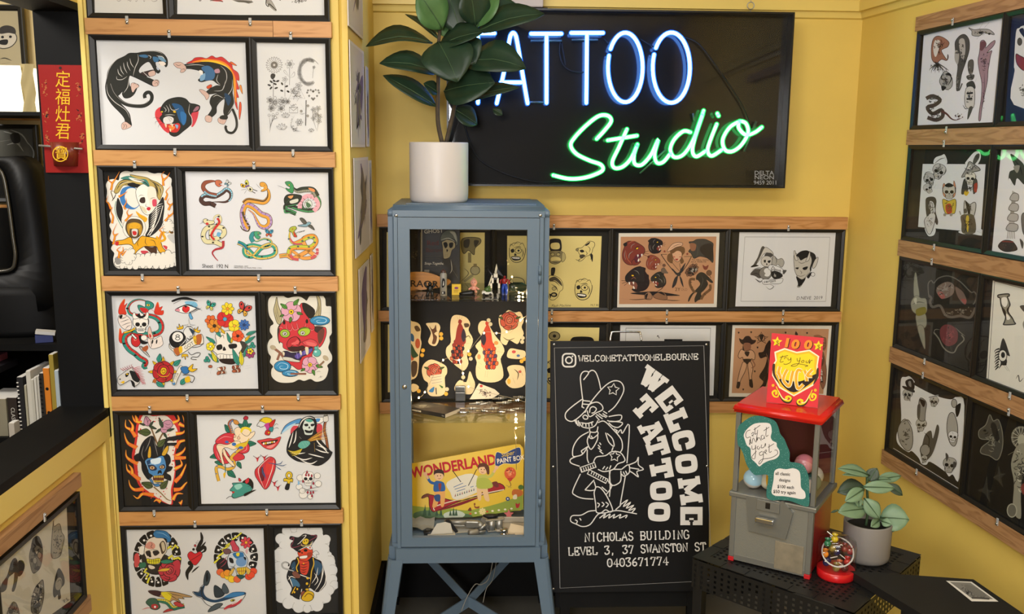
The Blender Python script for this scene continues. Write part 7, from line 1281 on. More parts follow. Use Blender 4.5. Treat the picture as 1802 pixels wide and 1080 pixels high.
peacock(560,300,1.75,-1,('#8a2c22','#2e2430','#b8502c'));peacock(815,330,1.9,1,('#b8402a','#4a3a5a','#c8642c'))
for x,y,r in ((330,580,46),(1010,125,56)):rose(a,x,y,r/34,'#b8523c','#c8745a',3);leaf(a,x-r,y-20,50,200,'#4a5a2a');leaf(a,x+r,y-20,50,-20,'#4a5a2a')
a.p("290,620 400,605 410,690 300,705",'#d8ccb0').ls("305,640 395,625|305,665 395,650|310,690 400,675",4,'m',0);a.f("280,760 330,720 320,770",'#3a7ab0').f("375,705 410,720 400,735",'#3a6a3a').l("350,790 345,730",8);a.f("150,180 180,170 205,210 170,220",'#5a4630').e(180,330,22,45,'#b85a3a').e(130,450,18,35,'#b85a3a').f("120,240 145,260 145,310 120,300",'#2f5a8a').f("120,330 160,400 185,440 140,460 120,420",'#2f4a34').f("125,500 175,500 170,600 130,630",'#4a3a2c')
a.f("285,170 310,200 330,190 345,160 352,215 365,215 330,240 355,270 340,330 310,330 320,280 310,230",'#5a3a24');a.f("600,150 640,150 645,175 610,185",'#4a3a2a').ls("600,290 640,260 660,290|610,330 650,330|870,370 920,360|880,400 950,410|950,270 1000,300 1060,280|1010,240 1050,200",8,'#4a4a2a');a.e(890,325,20,18,'#c88a4a').e(735,450,16,24,'#c88a5a').e(1050,405,18,14,'#b84a4a').e(1090,440,16,12,'#4a6a9a').ls("1050,560 1090,600 1080,660|1110,560 1130,620|1040,640 1060,690",9,'#3a3426').e(1105,585,14,12,'#b85a4a').e(1005,672,16,26,'#d8a83a').ls("720,540 750,560|730,500 760,520|560,720 600,700|640,640 660,700",8,'#4a4a34')
for x,y in ((392,245),(228,392),(822,120),(1130,280),(648,428),(437,785),(1145,470),(592,635),(838,155),(394,283),(220,435),(660,468),(1125,315),(445,743),(190,760),(1120,490)):a.e(x,y,18,18,'#d8a83a' if (x+y)%3 else '#c9c0a0')
a.build('designs',db,l_)
# ---------------------------------------------------------------- things on the middle glass shelf
def st2(x,y):return atZ(700+x/5.142,540+y/5.142,S2+.0005)
c0,c1=st2(120,945),st2(430,1005)
bk=thing('paperback',c0,'dark horror paperback lying on the middle shelf','book',None,math.atan2(c1.y-c0.y,c1.x-c0.x));L_=(c1-c0).length
MB().bbox(-.02,0,.0005,L_,.085,.013,.001).build('pages',mat('book_pages','#b9b09a',.7),bk);MB().bbox(-.02,-.001,.0132,L_,.086,.0142,.0004).bbox(-.02,-.0012,.0003,L_,-.0002,.014,.0003).build('cover',mat('book_cover','#1d1b19',.4),bk)
a=Art(Plane((0,0,0),(1,0,0)),n0=.0013);a.local=True;a.text('HORROR STORIES',.006,.0045,.0055,'#c9c4b6',0,.62,.02).text('CRUEL',L_-.014,.0045,.005,'#c9c4b6',0,.5);a.build('spine_print',bk,(0,0,0))
a=Art(Plane((0,0,.0142),(1,0,0),(0,1,0)),n0=.0002);a.local=True;a.f("-.01,.02 .02,.01 .05,.025 .052,.06 .02,.075 -.01,.06",'#4a4842');a.f(".01,.03 .03,.03 .03,.05 .012,.05",'#8a877c');scribble(a,.02,.042,.03,.03,30,'#8a877c',.0016,3);a.build('cover_print',bk,(0,0,0))
c=st2(566,850);o=figure('flip_lighter','grey metal flip lighter standing on the middle shelf','lighter',c,[('case',mat('lighter_steel','#5f6266',.35,.8),lambda b:b.bbox(-.0185,-.006,0,.0185,.006,.034,.003)),('lid',mat('lighter_lid','#6c7074',.3,.8),lambda b:b.bbox(-.0185,-.006,.0345,.0185,.006,.056,.003))])
CP=Plane(st2(655,850)+V3(0,-.012,.014),(.96,.28,0),(0,.45,.9));cd=thing('flash_card',CP.o,'pale card with small drawings propped against the black design board','card');q=[CP.uv(700+x/5.142,540+y/5.142) for x,y in ((735,690),(943,770),(860,860),(650,835))];q=[(u,max(v,-.008)) for u,v in q]
MB().prism(q,-.001,0,CP).build('card',mat('card_stock','#d8cdb8',.6),cd,CP.o)
a=Art(CP,700,540,5.142,.0003);a.e(755,715,14,12,'#b83a3a');scribble(a,790,780,70,40,40,'#5a4a4a',5,3,20);a.build('drawings',cd,CP.o)
rr=random.Random(11)
for i,(x,y,an,ln,rd) in enumerate([(560,960,4,.06,.0035),(650,930,2,.075,.005),(720,905,20,.06,.006),(760,950,-4,.05,.004),(800,900,35,.055,.004),(850,930,12,.06,.005),(900,955,-8,.06,.0035),(960,900,10,.055,.006),(990,940,-20,.06,.004),(1060,880,5,.05,.006),(1080,930,15,.05,.004),(920,860,8,.05,.006),(620,960,30,.045,.003),(1100,850,-6,.045,.006)]):
    p=st2(x,y);p.z += rd+(.008 if y<915 else 0);t=thing('tattoo_grip',p,['steel tattoo grip lying in the loose pile of tubes on the middle shelf'][0],'tattoo tube','tattoo grips piled on the middle shelf',math.radians(an))
    MB().lathe([(0,-ln/2),(rd*.6,-ln/2),(rd*.6,-ln*.1),(rd,-ln*.08),(rd,ln*.3),(rd*.8,ln*.32),(rd*.5,ln*.36),(rd*.35,ln/2),(0,ln/2)],n=12,T=Matrix.Rotation(math.pi/2,4,'Y')).build('tube',M['steel'] if i%3 else M['chrome'],t)
    for k in range(4):MB().lathe([(rd*1.08,-.001),(rd*1.08,.001)],(ln*(.0+.07*k),0,0),12,0,Matrix.Rotation(math.pi/2,4,'Y')).build('knurl_ring',mBlk,t) if k%2 ==0 else None
# ---------------------------------------------------------------- bottom level: tin paint box and clutter
TY=atZ(790,915,S3).y
TPl=Plane((0,TY,S3),(1,.03,0),(0,.22,1));zz=lambda x,y:TPl.uv(700+x/5.4,770+y/5.4)
q=[zz(-60,250),zz(1120,62),zz(1160,62),zz(1190,95),zz(1196,130),zz(1192,660),zz(1170,690),zz(-60,880)]
tin=thing('paint_box',(0,TY,S3+.0005),'yellow tin paint box lid with a flying carpet picture on the cabinet floor','tin');l_=tin.location.copy()
q=[(max(u,CX0+.05),v) for u,v in q];q[-1]=(CX0+.05,zz(150,0)[1]*0+min(v for u,v in q[:-1])-.02);low=S3+.006
q=[(u,v+max(0,low-TPl.w(u,v,0).z)) for u,v in q]
MB().prism(q,-.014,0,TPl).build('lid',mat('yellow_tin','#d8b41c',.3),tin,l_)
a=Art(TPl,700,770,5.4,.0004);a.clip=(CX0+.054,(low+.004-TPl.o.z)/TPl.v.z,9,9)
a.f("-80,880 -60,640 250,660 430,660 640,690 820,660 1000,610 1130,560 1185,520 1188,660 1165,685 800,740 400,800",'#8a9a3a',3).f("150,720 300,690 450,740 640,720 700,760 400,800 200,810",'#4f6a4a').f("440,720 560,690 640,730 560,780 460,770",'#b9c4b4')
for x,h in ((260,80),(300,60),(250,50),(370,60),(410,70),(530,60),(555,50),(500,40)):a.p([(x-14,740),(x,740-h*1.4),(x+14,740)],'#34503a')
a.text('WONDERLAND',133,380,100,'#b3202c',-9.3,.83,.035)
a.o("935,140 1010,150 1090,110 1165,98 1162,225 1090,250 1010,245 930,275",'#2a3f78',4,'#e8d8a0');a.text('Super',985,185,44,'#e0c02a',-12,.9,0,'LEFT',.2).text('PAINT BOX',945,245,46,'#e8e0d0',-9,.8,.02)
a.o("225,575 290,535 560,600 760,545 940,430 1015,490 820,540 600,600 380,690 330,700 300,650 290,560",'#9c1f26',6).l("350,690 360,650 600,580 820,530 1010,492",10,'#d8c8b0',0);a.f("225,575 270,530 310,540 260,570",'#6a3a24').f("890,430 940,415 960,460 930,470",'#6a2a24').f("380,690 600,610 800,555 600,640 360,700",'#7a1a20')
a.f("470,420 700,340 830,470 560,585 500,520",'#d9d4c4').ls("530,470 620,430|540,490 650,455|560,510 640,485|690,470 720,460|740,460 790,450",6,'#4a6a9a',0);[a.p([(540+k*22,560-k*7),(552+k*22,556-k*7),(548+k*22,530-k*7)],('#8a3a2a','#3a5a3a','#4a4a6a')[k%3]) for k in range(9)];a.l("520,310 600,420",7).l("750,300 670,455",7)
def kid(x,y,hair,top,fl,skirt):
    with at(a,x,y,1,0,fl):
        a.f("-30,130 30,120 60,150 50,280 20,290 10,200 -20,290 -60,300 -50,230",'#d8a05a' if not skirt else '#dcb88a');a.f("-40,60 0,50 50,70 60,140 0,150 -50,145",top);a.l("-35,75 -80,60 -110,10",26,top,0).l("-100,30 -125,-10",20,'#dcb08a',0).e(-128,-18,18,18,'#dcb08a');a.e(0,0,44,46,'#e0b890');a.f("-46,-6 -44,-44 0,-62 44,-44 50,10 36,-16 0,-24 -30,-20",hair);a.e(-12,2,5,5,'k').e(16,0,5,5,'k');a.l("-10,24 6,30 20,20",5,'#8a2a2a',2)
kid(390,360,'#3a241c','#2a5a9a',1,False);kid(810,300,'#5a3220','#b8b85a',-1,True);a.f("830,250 865,270 870,340 850,345 840,310 825,280",'#5a3220');a.f("760,390 860,390 900,470 760,480",'#a8b04a');a.f("345,550 400,540 400,600 360,600",'#2a4a7a').f("385,440 415,440 400,510",'#8a3a2a')
a.e(1068,338,56,60,'#cf5a34').f("1040,385 1068,415 1095,380",'#b8382c');scribble(a,1068,330,45,45,30,'#e89a6a',6,3);a.l("1060,410 1075,450 1050,470",8,'#8a6a2a').l("1030,450 1080,475",10,'#b8a03a')
a.f("1085,540 1100,490 1180,500 1185,540 1140,560",'#b8642a').f("1100,545 1130,540 1130,580 1095,580",'#d8ccb0').e(1170,470,26,24,'#4a6a2a');a.f("1120,620 1140,630 1160,618 1150,660 1125,665",'#a8282a').e(1045,580,20,20,'#3a4a7a').e(1045,580,7,7,'w');a.f("665,690 690,660 700,695",'#6a3a24').f("725,640 745,655 775,650 770,670 735,668",'#8a4a24').e(730,630,9,12,'#8a4a24');lineflower(a,805,700,32,8,'#e0d090',9)
for x in (690,740,850,900,960,1020,1080):a.e(x,720-(x-690)*.12,12,9,('#c8502a','#e0d8c0')[x%20 ==0])
a.build('printed_picture',tin,l_)
def st3(x,y):return atZ(700+x/5.4,770+y/5.4,S3+.0005)
def stack(name,label,cat,x,y,m_,fn,rz=0):o=thing(name,st3(x,y),label,cat,None,math.radians(rz));b=MB();fn(b);b.build('body',m_,o);o.scale=(1.45,1.3,1.45);return o
gm,gd=mat('grey_gunmetal','#8a877e',.35,.5),mat('dark_gunmetal','#1c1b1a',.4)
stack('folded_comic','folded black and white comic sheet at the front of the cabinet floor','comic',430,945,mat('comic_paper','#b5b1a4',.6),lambda b:b.bbox(-.035,-.002,0,.03,.06,.004,.001).prism([(-.03,.0),(.025,.0),(.02,.03),(-.012,.026)],0,.002,Plane((0,.01,.004),(1,0,0),(0,.5,.8))),10)
stack('crumpled_print','grey printed page curled at the left of the cabinet floor','paper',210,900,mat('grey_page','#8a8a82',.6),lambda b:b.add([(x*.012-.03,y*.014,.004+.01*abs(math.sin(x*1.1+y*.8))+.012*(y ==3)) for y in range(5) for x in range(6)],[(y*6+x,y*6+x+1,y*6+x+7,y*6+x+6) for y in range(4) for x in range(5)],0,True),-8)
stack('black_bracket','black angled metal bracket standing behind the comic sheet','bracket',470,900,gd,lambda b:b.prism([(-.035,.0),(-.02,.0),(.004,.022),(.02,.0),(.026,.004),(.005,.035),(-.002,.033)],0,.006,Plane((0,0,0),(1,0,0))),0)
stack('toy_pistol','grey die-cast toy pistol lying across the cabinet floor','toy gun',640,890,gm,lambda b:b.tube([(-.05,0,.022),(.02,.01,.020)],.006,10).bbox(0,.0,.008,.034,.014,.026,.003).tube([(.03,.008,.018),(.044,.012,.006)],[.009,.008],8).bbox(-.05,-.004,.012,.0,.006,.017,.001),-6)
stack('tattoo_machine','nickel tattoo machine with coils near the right of the cabinet floor','tattoo machine',930,890,M['steel'],lambda b:b.bbox(-.02,-.004,0,.02,.012,.004,.001).lathe([(0,.004),(.008,.004),(.008,.026),(0,.026)],(-.009,.004,0),14).lathe([(0,.004),(.008,.004),(.008,.026),(0,.026)],(.010,.004,0),14).bbox(-.024,0,.026,.022,.008,.030,.001).tube([(-.022,.004,.02),(-.04,0,.008)],.004,8),12)
stack('spare_coil','small chrome coil part at the front of the cabinet floor','machine part',1010,935,M['chrome'],lambda b:b.lathe([(0,0),(.010,0),(.010,.006),(.006,.007),(.006,.014),(.010,.015),(.010,.018),(0,.018)],n=14).bbox(.008,-.004,0,.026,.004,.006,.001))
stack('instrument_tray','flat grey tray under the red star at the right of the cabinet floor','tray',1090,870,mat('pale_tray','#a9a08e',.4),lambda b:b.bbox(-.04,-.02,0,.045,.04,.006,.002).bbox(-.035,.03,.006,.04,.036,.02,.002))
stack('red_star','small red star badge resting on the grey tray','badge',1055,815,mat('red_enamel','#a8321e',.35),lambda b:b.prism([((.013 if k%2 ==0 else .006)*math.sin(k*math.pi/5),.02+(.013 if k%2 ==0 else .006)*math.cos(k*math.pi/5)) for k in range(10)],0,.003,Plane((0,-.004,.004),(1,0,0),(0,.5,.8))))
stack('black_slab','black oval base lying before the paint box','base',880,790,gd,lambda b:b.ball((0,0,.014),.02,0,16,(1,.5,.2)).bbox(-.015,-.006,0,.015,.006,.012,.002))
pg_=mat('grey_print_page','#9a988f',.6)
stack('magazine_page','pale grey magazine page lying flat at the middle of the cabinet floor','paper',590,905,pg_,lambda b:b.add([(-.03,0,.001),(.035,-.004,.001),(.04,.05,.012),(-.02,.055,.008),(-.03,0,0),(.035,-.004,0),(.04,.05,.011),(-.02,.055,.007)],[(0,1,2,3),(7,6,5,4),(0,4,5,1),(1,5,6,2),(2,6,7,3),(3,7,4,0)]),14)
stack('revolver_cylinder','dull grey fluted drum at the front middle of the cabinet floor','metal part',720,938,gm,lambda b:b.lathe([(0,-.012),(.008,-.012),(.009,-.009),(.009,.009),(.008,.012),(0,.012)],(0,0,.0092),14,0,Matrix.Rotation(math.pi/2,4,'Y')).tube([(.012,0,.009),(.03,0,.009)],.003,8),20)
stack('frame_casting','dark cast metal frame behind the nickel tattoo machine','metal part',820,860,gm,lambda b:b.prism([(-.025,0),(.02,0),(.026,.008),(.012,.010),(.008,.026),(-.004,.030),(-.012,.014),(-.026,.010)],0,.008,Plane((0,0,0),(1,0,0))),-10)
stack('comic_card','small cream comic card leaning at the right front corner of the cabinet floor','card',1130,935,mat('cream_card','#c9b797',.6),lambda b:b.prism([(-.024,0),(.022,0),(.020,.026),(-.020,.030)],0,.001,Plane((0,0,.0005),(1,0,0),(0,.7,.7))),-18)
stack('spring_clamp','black spring clamp lying at the left front of the cabinet floor','clamp',330,925,gd,lambda b:b.tube([(-.02,0,.004),(0,.004,.006),(.02,.012,.004)],.004,8).tube([(-.02,.012,.004),(0,.006,.008),(.022,-.004,.005)],.0035,8).ball((0,.005,.008),.006),5)
# ---------------------------------------------------------------- fairy lights
fl_=thing('fairy_lights',(.2,3.1,S2),'string of tiny warm fairy lights hanging inside the cabinet','string lights');l_=fl_.location.copy()
M['bulb']=mat('warm_bulb','#ffe0b0',.3,emit='#ffcf8a',es=45)
bz=[atY(700+x/5.142,540+y/5.142,Y_) for x,y,Y_ in ((1035,-650+870-770+0,3.2),(1095,-90,3.12),(1130,-10,3.1),(1110,120,3.15),(985,225,3.17),(893,237,3.17),(780,235,3.17),(640,400,3.165),(555,480,3.16),(410,480,3.15),(590,600,3.13),(640,720,3.12),(245,770,3.12),(190,820,3.1),(1090,840,3.08))]+[atY(907.7,y,3.06) for y in (733,753,770)]
bz[0]=atY(901,487,3.2);bz[1].z=max(bz[1].z,S1+.006);bz[2].z=max(bz[2].z,S1+.006);bz[15].z=S2+.006
MB().tube(catmull([tuple(q) for q in (bz[0],bz[1],V3(CX1-.0165,3.12,S1+.03),V3(CX1-.0165,3.12,S1+.01),V3(CX1-.0165,3.12,S1-.015),V3(CX1-.0165,3.12,S1-.035),bz[3],bz[4],bz[5],bz[6],bz[7],bz[8],bz[9],bz[12],bz[13])],False,5),.0007,5).tube(catmull([tuple(q) for q in (bz[8],bz[10],bz[11],bz[14],V3(CX1-.0165,3.06,S2+.03),V3(CX1-.0165,3.06,S2+.01),V3(CX1-.0165,3.06,S2-.012),V3(CX1-.0165,3.06,S2-.03),bz[16],bz[17],bz[17]+V3(.004,.02,-.12))],False,5),.0007,5).build('wire',mat('silver_wire','#a59a80',.3,.8),fl_,l_)
for q in bz:MB().ball(q,.0026,0,8,(1,1,1.3)).build('bulb',M['bulb'],fl_,l_)
for i in (1,3,5,8,10,13,15,17):
    p=bpy.data.lights.new('bulb_glow','POINT');p.energy=.42;p.color=(1,.72,.4);p.shadow_soft_size=.004
    o=bpy.data.objects.new('bulb_glow',p);COL.objects.link(o);o.parent=fl_;o.location=bz[i]+V3(0,-.012,0)-l_
w=MB();p0=atY(875,992,3.2);w.tube(catmull([(atY(873,994,3.2).x,3.2,CR-.004)]+[tuple(atY(x,y,Y_)) for x,y,Y_ in ( (862,1012,3.16),(848,1028,3.14),(836,1028,3.13),(822,1050,3.10),(812,1075,3.08))],False,6),.0016,6).tube(catmull([(atY(880,994,3.2).x,3.2,CR-.004)]+[tuple(atY(x,y,Y_)) for x,y,Y_ in ((868,1015,3.17),(856,1035,3.15),(850,1060,3.13))],False,6),.0012,6)
pc=w.build('power_cable',mat('grey_cable','#8a8880',.4),None,p0);tag(pc,'thin pale power cable hanging under the blue cabinet','cable')
# ================================================================ leafy plants
def leafmesh(base,tip,w,mid_up,curl=0.,fold=.12,belly=.62,n=9,m_=5):
    """one leaf blade from base to tip, w wide, drooping by curl, folded along the midrib; real thin blade"""
    base,tip=Vector(base),Vector(tip);ax=tip-base;L=ax.length;ax.normalize()
    up=Vector(mid_up);up=(up-ax*up.dot(ax)).normalized();side=ax.cross(up)
    vs=[];fs=[]
    for i in range(n+1):
        t=i/n;prof=math.sin(math.pi*min(1,max(.0,t**(.5/(1-belly)*.55+.25))))**.75 if 0<t<1 else .03
        c=base+ax*(L*t)+up*(curl*L*math.sin(math.pi*t))
        for j in range(m_):
            s_=(j/(m_-1)-.5)*2;vs.append(c+side*(s_*w/2*prof)+up*(abs(s_)*fold*w*prof+.012*w*math.sin(9*t+3*s_)))
    for i in range(n):
        for j in range(m_-1):a_=i*m_+j;fs.append((a_,a_+1,a_+m_+1,a_+m_))
    return vs,fs
def leaf_obj(parent,base,tip,w,up,m,curl=.06,fold=.12,stem=None,**k):
    l=parent.location;b=MB();b.add(*leafmesh(base,tip,w,up,curl,fold,**k),0,True)
    o=b.build('leaf',m,parent,l)
    s=o.modifiers.new('thickness','SOLIDIFY');s.thickness=.0012
    ax=Vector(tip)-Vector(base);u=Vector(up);u=(u-ax*u.dot(ax)/ax.length_squared).normalized();c=MB()
    c.tube([Vector(base)+ax*t+u*(curl*ax.length*math.sin(math.pi*t)+.0016) for t in (0,.25,.5,.75,.97)],[.0022,.0018,.0014,.001,.0005],6);c.build('midrib',M['rib'],o,l)
    return o
M['figleaf']=mat('fig_leaf','#1f3524',.42,noise=(14,.25));M['figleaf2']=mat('fig_leaf_young','#4a7040',.42,noise=(14,.2))
M['rib']=mat('leaf_rib','#40583a',.5);M['bark']=mat('bark','#4a3f30',.8,noise=(40,.3));M['soil']=mat('soil','#1c1611',.9,noise=(60,.4))
FY=3.13;pb0,pb1=atY(721,350,FY),atY(824,350,FY);pr=(pb1.x-pb0.x)/2;pcx=(pb0.x+pb1.x)/2;ph=atY(770,250,FY-pr*.7).z
fig=empty('fig_plant',(pcx,FY,CT+.0032),0,'fiddle-leaf fig in a white cylinder pot on top of the blue cabinet','potted plant');l_=fig.location.copy()
MB().lathe([(0,CT+.0035),(pr*.93,CT+.0035),(pr*.985,CT+.012),(pr,CT+.03),(pr,ph-.004),(pr*.985,ph),(pr*.93,ph),(pr*.92,ph-.02),(0,ph-.02)],(pcx,FY,0),48).build('pot',mat('white_ceramic','#cfc9c6',.4),fig,l_)
MB().lathe([(0,ph-.018),(pr*.92,ph-.018)],(pcx,FY,0),32).build('soil',M['soil'],fig,l_)
def fp(x,y,dy=0):return atY(600+x/2.92,y/2.92,FY+dy)
for pts in ([(520,735),(500,640),(496,540),(500,380),(500,250),(510,120),(520,-60)],[(540,735),(570,610),(590,520),(640,330),(660,220),(680,120),(700,-40)]):
    MB().tube(catmull([tuple(fp(*p)) for p in pts],False,4),[.0075-.00012*i for i in range(25)],8).build('trunk',M['bark'],fig,l_)
for bx,by,bd,tx,ty,td,w,up,mk,cu in [
 (470,222,0,128,238,-.04,.11,(0,-.5,.75),0,.13),(495,378,0,198,325,-.06,.10,(.1,-.6,.6),0,.1),(490,548,0,216,388,-.03,.085,(.2,-.6,.6),0,.03),
 (500,200,0,330,72,.03,.05,(.3,-.4,.6),0,.06),(520,150,-.02,395,-40,-.06,.12,(.3,-.9,.2),1,.05),(620,170,0,540,-70,.03,.12,(-.2,-1,.1),0,.04),
 (690,130,0,660,-70,-.04,.11,(.3,-1,.1),0,.04),(700,140,0,800,-60,.0,.10,(-.5,-.9,.2),1,.03),(700,165,0,1045,72,-.05,.11,(0,-.8,.7),0,.08),
 (500,215,-.03,600,420,-.12,.17,(.1,-1,.3),0,.07),(500,240,0,730,165,-.05,.11,(0,-.7,.7),0,.06),(640,325,0,950,352,-.09,.14,(0,-.8,.6),0,.13),
 (530,470,0,790,425,-.09,.17,(0,-.9,.5),0,.05),(595,530,0,915,448,-.05,.075,(0,-.6,.7),0,.05),(500,480,0,425,428,-.03,.05,(.3,-.8,.4),0,.05),
 (505,330,0,560,420,-.08,.07,(.3,-1,0),0,.03),(560,200,.02,520,20,.05,.12,(.2,-1,.1),1,.03),(690,100,.02,900,20,.03,.12,(-.2,-.9,.5),0,.05),(600,220,.0,690,330,-.05,.12,(0,-1,.2),0,.05),(580,560,.02,700,640,.04,.08,(.2,-.8,.5),0,.03),(780,560,.04,830,590,.04,.03,(0,-1,.5),0,.02)]:
    leaf_obj(fig,fp(bx,by,bd),fp(tx,ty,td),w,up,M['figleaf2' if mk else 'figleaf'],cu)
# ================================================================ black tables
TZ=.66
Lc=atZ(1219,981,TZ);h_=.222;tc=V3(Lc.x+h_*1.414,Lc.y+.004,TZ)
ta=empty('side_table',(tc.x,tc.y,0),math.radians(-45),'black perforated metal side table under the candy machine','table')
mT=mat('black_powder_coat','#131313',.42,bump=(200,.05))
def holes():
    t=MB();n=26;s=2*h_/n;r=s*.24   # a plate pierced by a grid of small square holes
    for i in range(n):
        for j in range(n):
            x,y=-h_+i*s,-h_+j*s
            if i<2 or j<2 or i>n-3 or j>n-3:t.add([(x,y,TZ),(x+s,y,TZ),(x+s,y+s,TZ),(x,y+s,TZ)],[(0,1,2,3)]);continue
            c=(x+s/2,y+s/2);o_=[(x,y),(x+s,y),(x+s,y+s),(x,y+s)];q_=[(c[0]-r,c[1]-r),(c[0]+r,c[1]-r),(c[0]+r,c[1]+r),(c[0]-r,c[1]+r)]
            t.add([(*p,TZ) for p in o_]+[(*p,TZ) for p in q_]+[(*p,TZ-.004) for p in q_],[(0,1,5,4),(1,2,6,5),(2,3,7,6),(3,0,4,7),(4,5,9,8),(5,6,10,9),(6,7,11,10),(7,4,8,11)])
    return t
tp=holes().build('tabletop',mT,ta);sd=tp.modifiers.new('sheet','SOLIDIFY');sd.thickness=.0012;sd.offset=-1
k_=h_-.001;b=MB()
for k in range(4):
    Tm=Matrix.Rotation(k*math.pi/2,4,'Z');n=22;z0,z1=TZ-.085,TZ-.0045
    b.box(-k_,-k_-.0012,z1-.008,k_,-k_,z1,0,Tm);s_=2*k_/n
    for i in range(n):
        for j in range(5):
            x,z=-k_+i*s_,z0+j*(z1-.008-z0)/5;dz=(z1-.008-z0)/5;r=.0035;cx,cz=x+s_/2,z+dz/2
            o_=[(x,z),(x+s_,z),(x+s_,z+dz),(x,z+dz)];q_=[(cx-r,cz-r),(cx+r,cz-r),(cx+r,cz+r),(cx-r,cz+r)]
            b.add([Tm @ V3(p[0],-k_-.0006,p[1]) for p in o_+q_],[(0,1,5,4),(1,2,6,5),(2,3,7,6),(3,0,4,7)])
b.build('apron',mT,ta)
for sx in (-1,1):
    for sy in (-1,1):MB().bbox(sx*h_-.028*(sx>0)-.0*sx,sy*h_-.028*(sy>0),0,sx*h_+.028*(sx<0),sy*h_+.028*(sy<0),TZ-.0055,.002,0,Matrix.Scale(.985,4)).build('leg',mT,ta)
BZ=TZ+.024;q0,q1,q2=atZ(1496,1004,BZ),atZ(1713,1019,BZ),atZ(1802,1080,BZ)
dr=(q2-q1);dr.normalize();q3=q1+dr*.9;dl=(atZ(1622,1080,BZ)-q0).normalized();q4=q0+dl*.9
tb=empty('bench',((q0.x+q3.x)/2,(q0.y+q3.y)/2,0),0,'plain matt black bench running along the right wall, with a sticker on it','bench');l_=tb.location.copy()
BPn=Plane((0,0,BZ),(1,0,0),(0,1,0));MB().prism([(p.x,p.y) for p in (q0,q4,q3,q1)],-.0212,0,BPn).build('benchtop',mat('matt_black','#100f0e',.6,noise=(20,.2)),tb,l_)
for p in (q1+dr*.45-V3(.03,0,0),q3-V3(.04,0,0)-dr*.05,q4+V3(.04,0,0)-dr*.05,q0+dr*.55+V3(.04,0,0)):MB().bbox(p.x-.015,p.y-.015,0,p.x+.015,p.y+.015,BZ-.0215,.002).build('leg',mT,tb,l_)
s=[atZ(*p,BZ+.0006) for p in ((1665,1021.5),(1710,1023),(1757,1058.5),(1711,1058))]
st=empty('sticker',s[0],0,'white printed sticker lying on the bench','sticker');BS=BPn.off(.0005)
a=Art(BS,1400,940,4.483,.0004);a.p("1187,367 1388,374 1601,531 1390,529",'#cfccc4').p("1215,375 1380,382 1560,512 1395,510",'#77756f');scribble(a,1395,450,130,40,90,'d',6,4,22);a.f("1330,400 1400,410 1500,480 1440,490 1360,440",'#6a6862');a.l("1390,500 1530,510",14,'d',0);a.build('print',st,s[0])
# ================================================================ capsule machine
FL,FR=atZ(1282,984,TZ),atZ(1425,1019,TZ);FL.z=FR.z=TZ+.0005
MP=Plane(FL,FR-FL);Wm=(FR-FL).length;D_=Wm*1.0;u_,n_=MP.u,MP.n
cm=empty('capsule_machine',FL,math.atan2(u_.y,u_.x),'grey and red capsule vending machine with clear top on the perforated table','vending machine')
def mv(x,y):u,v=MP.uv(x,y);return u,v
gh=mat('hammered_grey','#85867f',.38,.45,bump=(300,.12));rdp=mat('red_enamel_body','#8e1510',.25,coat=0);gt=mat('grey_trim','#7c7d78',.35,.5);rlid=mat('red_lid','#c01f16',.22)
zc,zt=mv(1358,880)[1],mv(1366,735)[1]
# local frame: x along the front, y into the machine, z up
MB().bbox(.004,.003,.004,Wm-.004,D_-.004,zc-.004,.002).build('lower_body',rdp,cm);MB().bbox(.001,-.0015,.006,Wm-.001,.0025,zc-.004,.001).build('front_plate',gh,cm)
for x in (.0,Wm-.014):MB().bbox(x,-.004,.012,x+.014,.012,zc,.002).build('corner_trim',gt,cm);MB().bbox(x-.0005,-.005,0,x+.0145,.012,.012,.001).build('red_foot',mat('foot_red','#b01a22',.4),cm)
MB().bbox(.014,-.003,.004,Wm-.014,-.0012,.02,.0006).build('bottom_trim',gt,cm)
MB().bbox(-.006,-.006,zc-.010,Wm+.006,D_+.004,zc+.004,.003).build('collar',gt,cm)
for x in (.0,Wm-.013):
    for y in (0,D_-.013):MB().bbox(x,y,zc+.004,x+.013,y+.013,zt,.002).build('window_post',gt,cm)
for q in ([(.012,.004),(Wm-.012,.004)],[(Wm-.004,.012),(Wm-.004,D_-.012)]):
    g=MB();(x0,y0),(x1,y1)=q;g.add([(x0,y0,zc+.004),(x1,y1,zc+.004),(x1,y1,zt),(x0,y0,zt)],[(0,1,2,3)]);g.build('window_pane',M['cabglass'],cm,None,False)
MB().box(.013,D_-.006,zc+.004,Wm-.013,D_-.003,zt).build('back_plate',mat('maroon_back','#4a1416',.4),cm);g=MB();g.add([(.004,D_-.012,zc+.004),(.004,.012,zc+.004),(.004,.012,zt),(.004,D_-.012,zt)],[(0,1,2,3)]);g.build('window_pane',M['cabglass'],cm,None,False)
bm=bmesh.new();bmesh.ops.create_cube(bm,size=1)
for v in bm.verts:
    k=.93 if v.co.z>0 else 1;v.co=Vector((Wm/2+v.co.x*(Wm+.022)*k,D_/2+v.co.y*(D_+.022)*k,zt+.0005+(v.co.z+.5)*.022))
bmesh.ops.bevel(bm,geom=bm.edges[:],offset=.006,segments=3,affect='EDGES');MB().bm(bm,sm=None).build('lid',rlid,cm);ZL=zt+.0226
cp=[mv(*p) for p in ((1315,872),(1331,873),(1372,882),(1379,879),(1397,901),(1384,947),(1319,931))]
MB().prism([cp[0],cp[1],cp[2],cp[3],cp[4],cp[5],cp[6]][::-1],0,.008,Plane((0,-.002,0),(1,0,0))).build('coin_plate',mat('coin_plate_grey','#7f817d',.35,.6),cm)
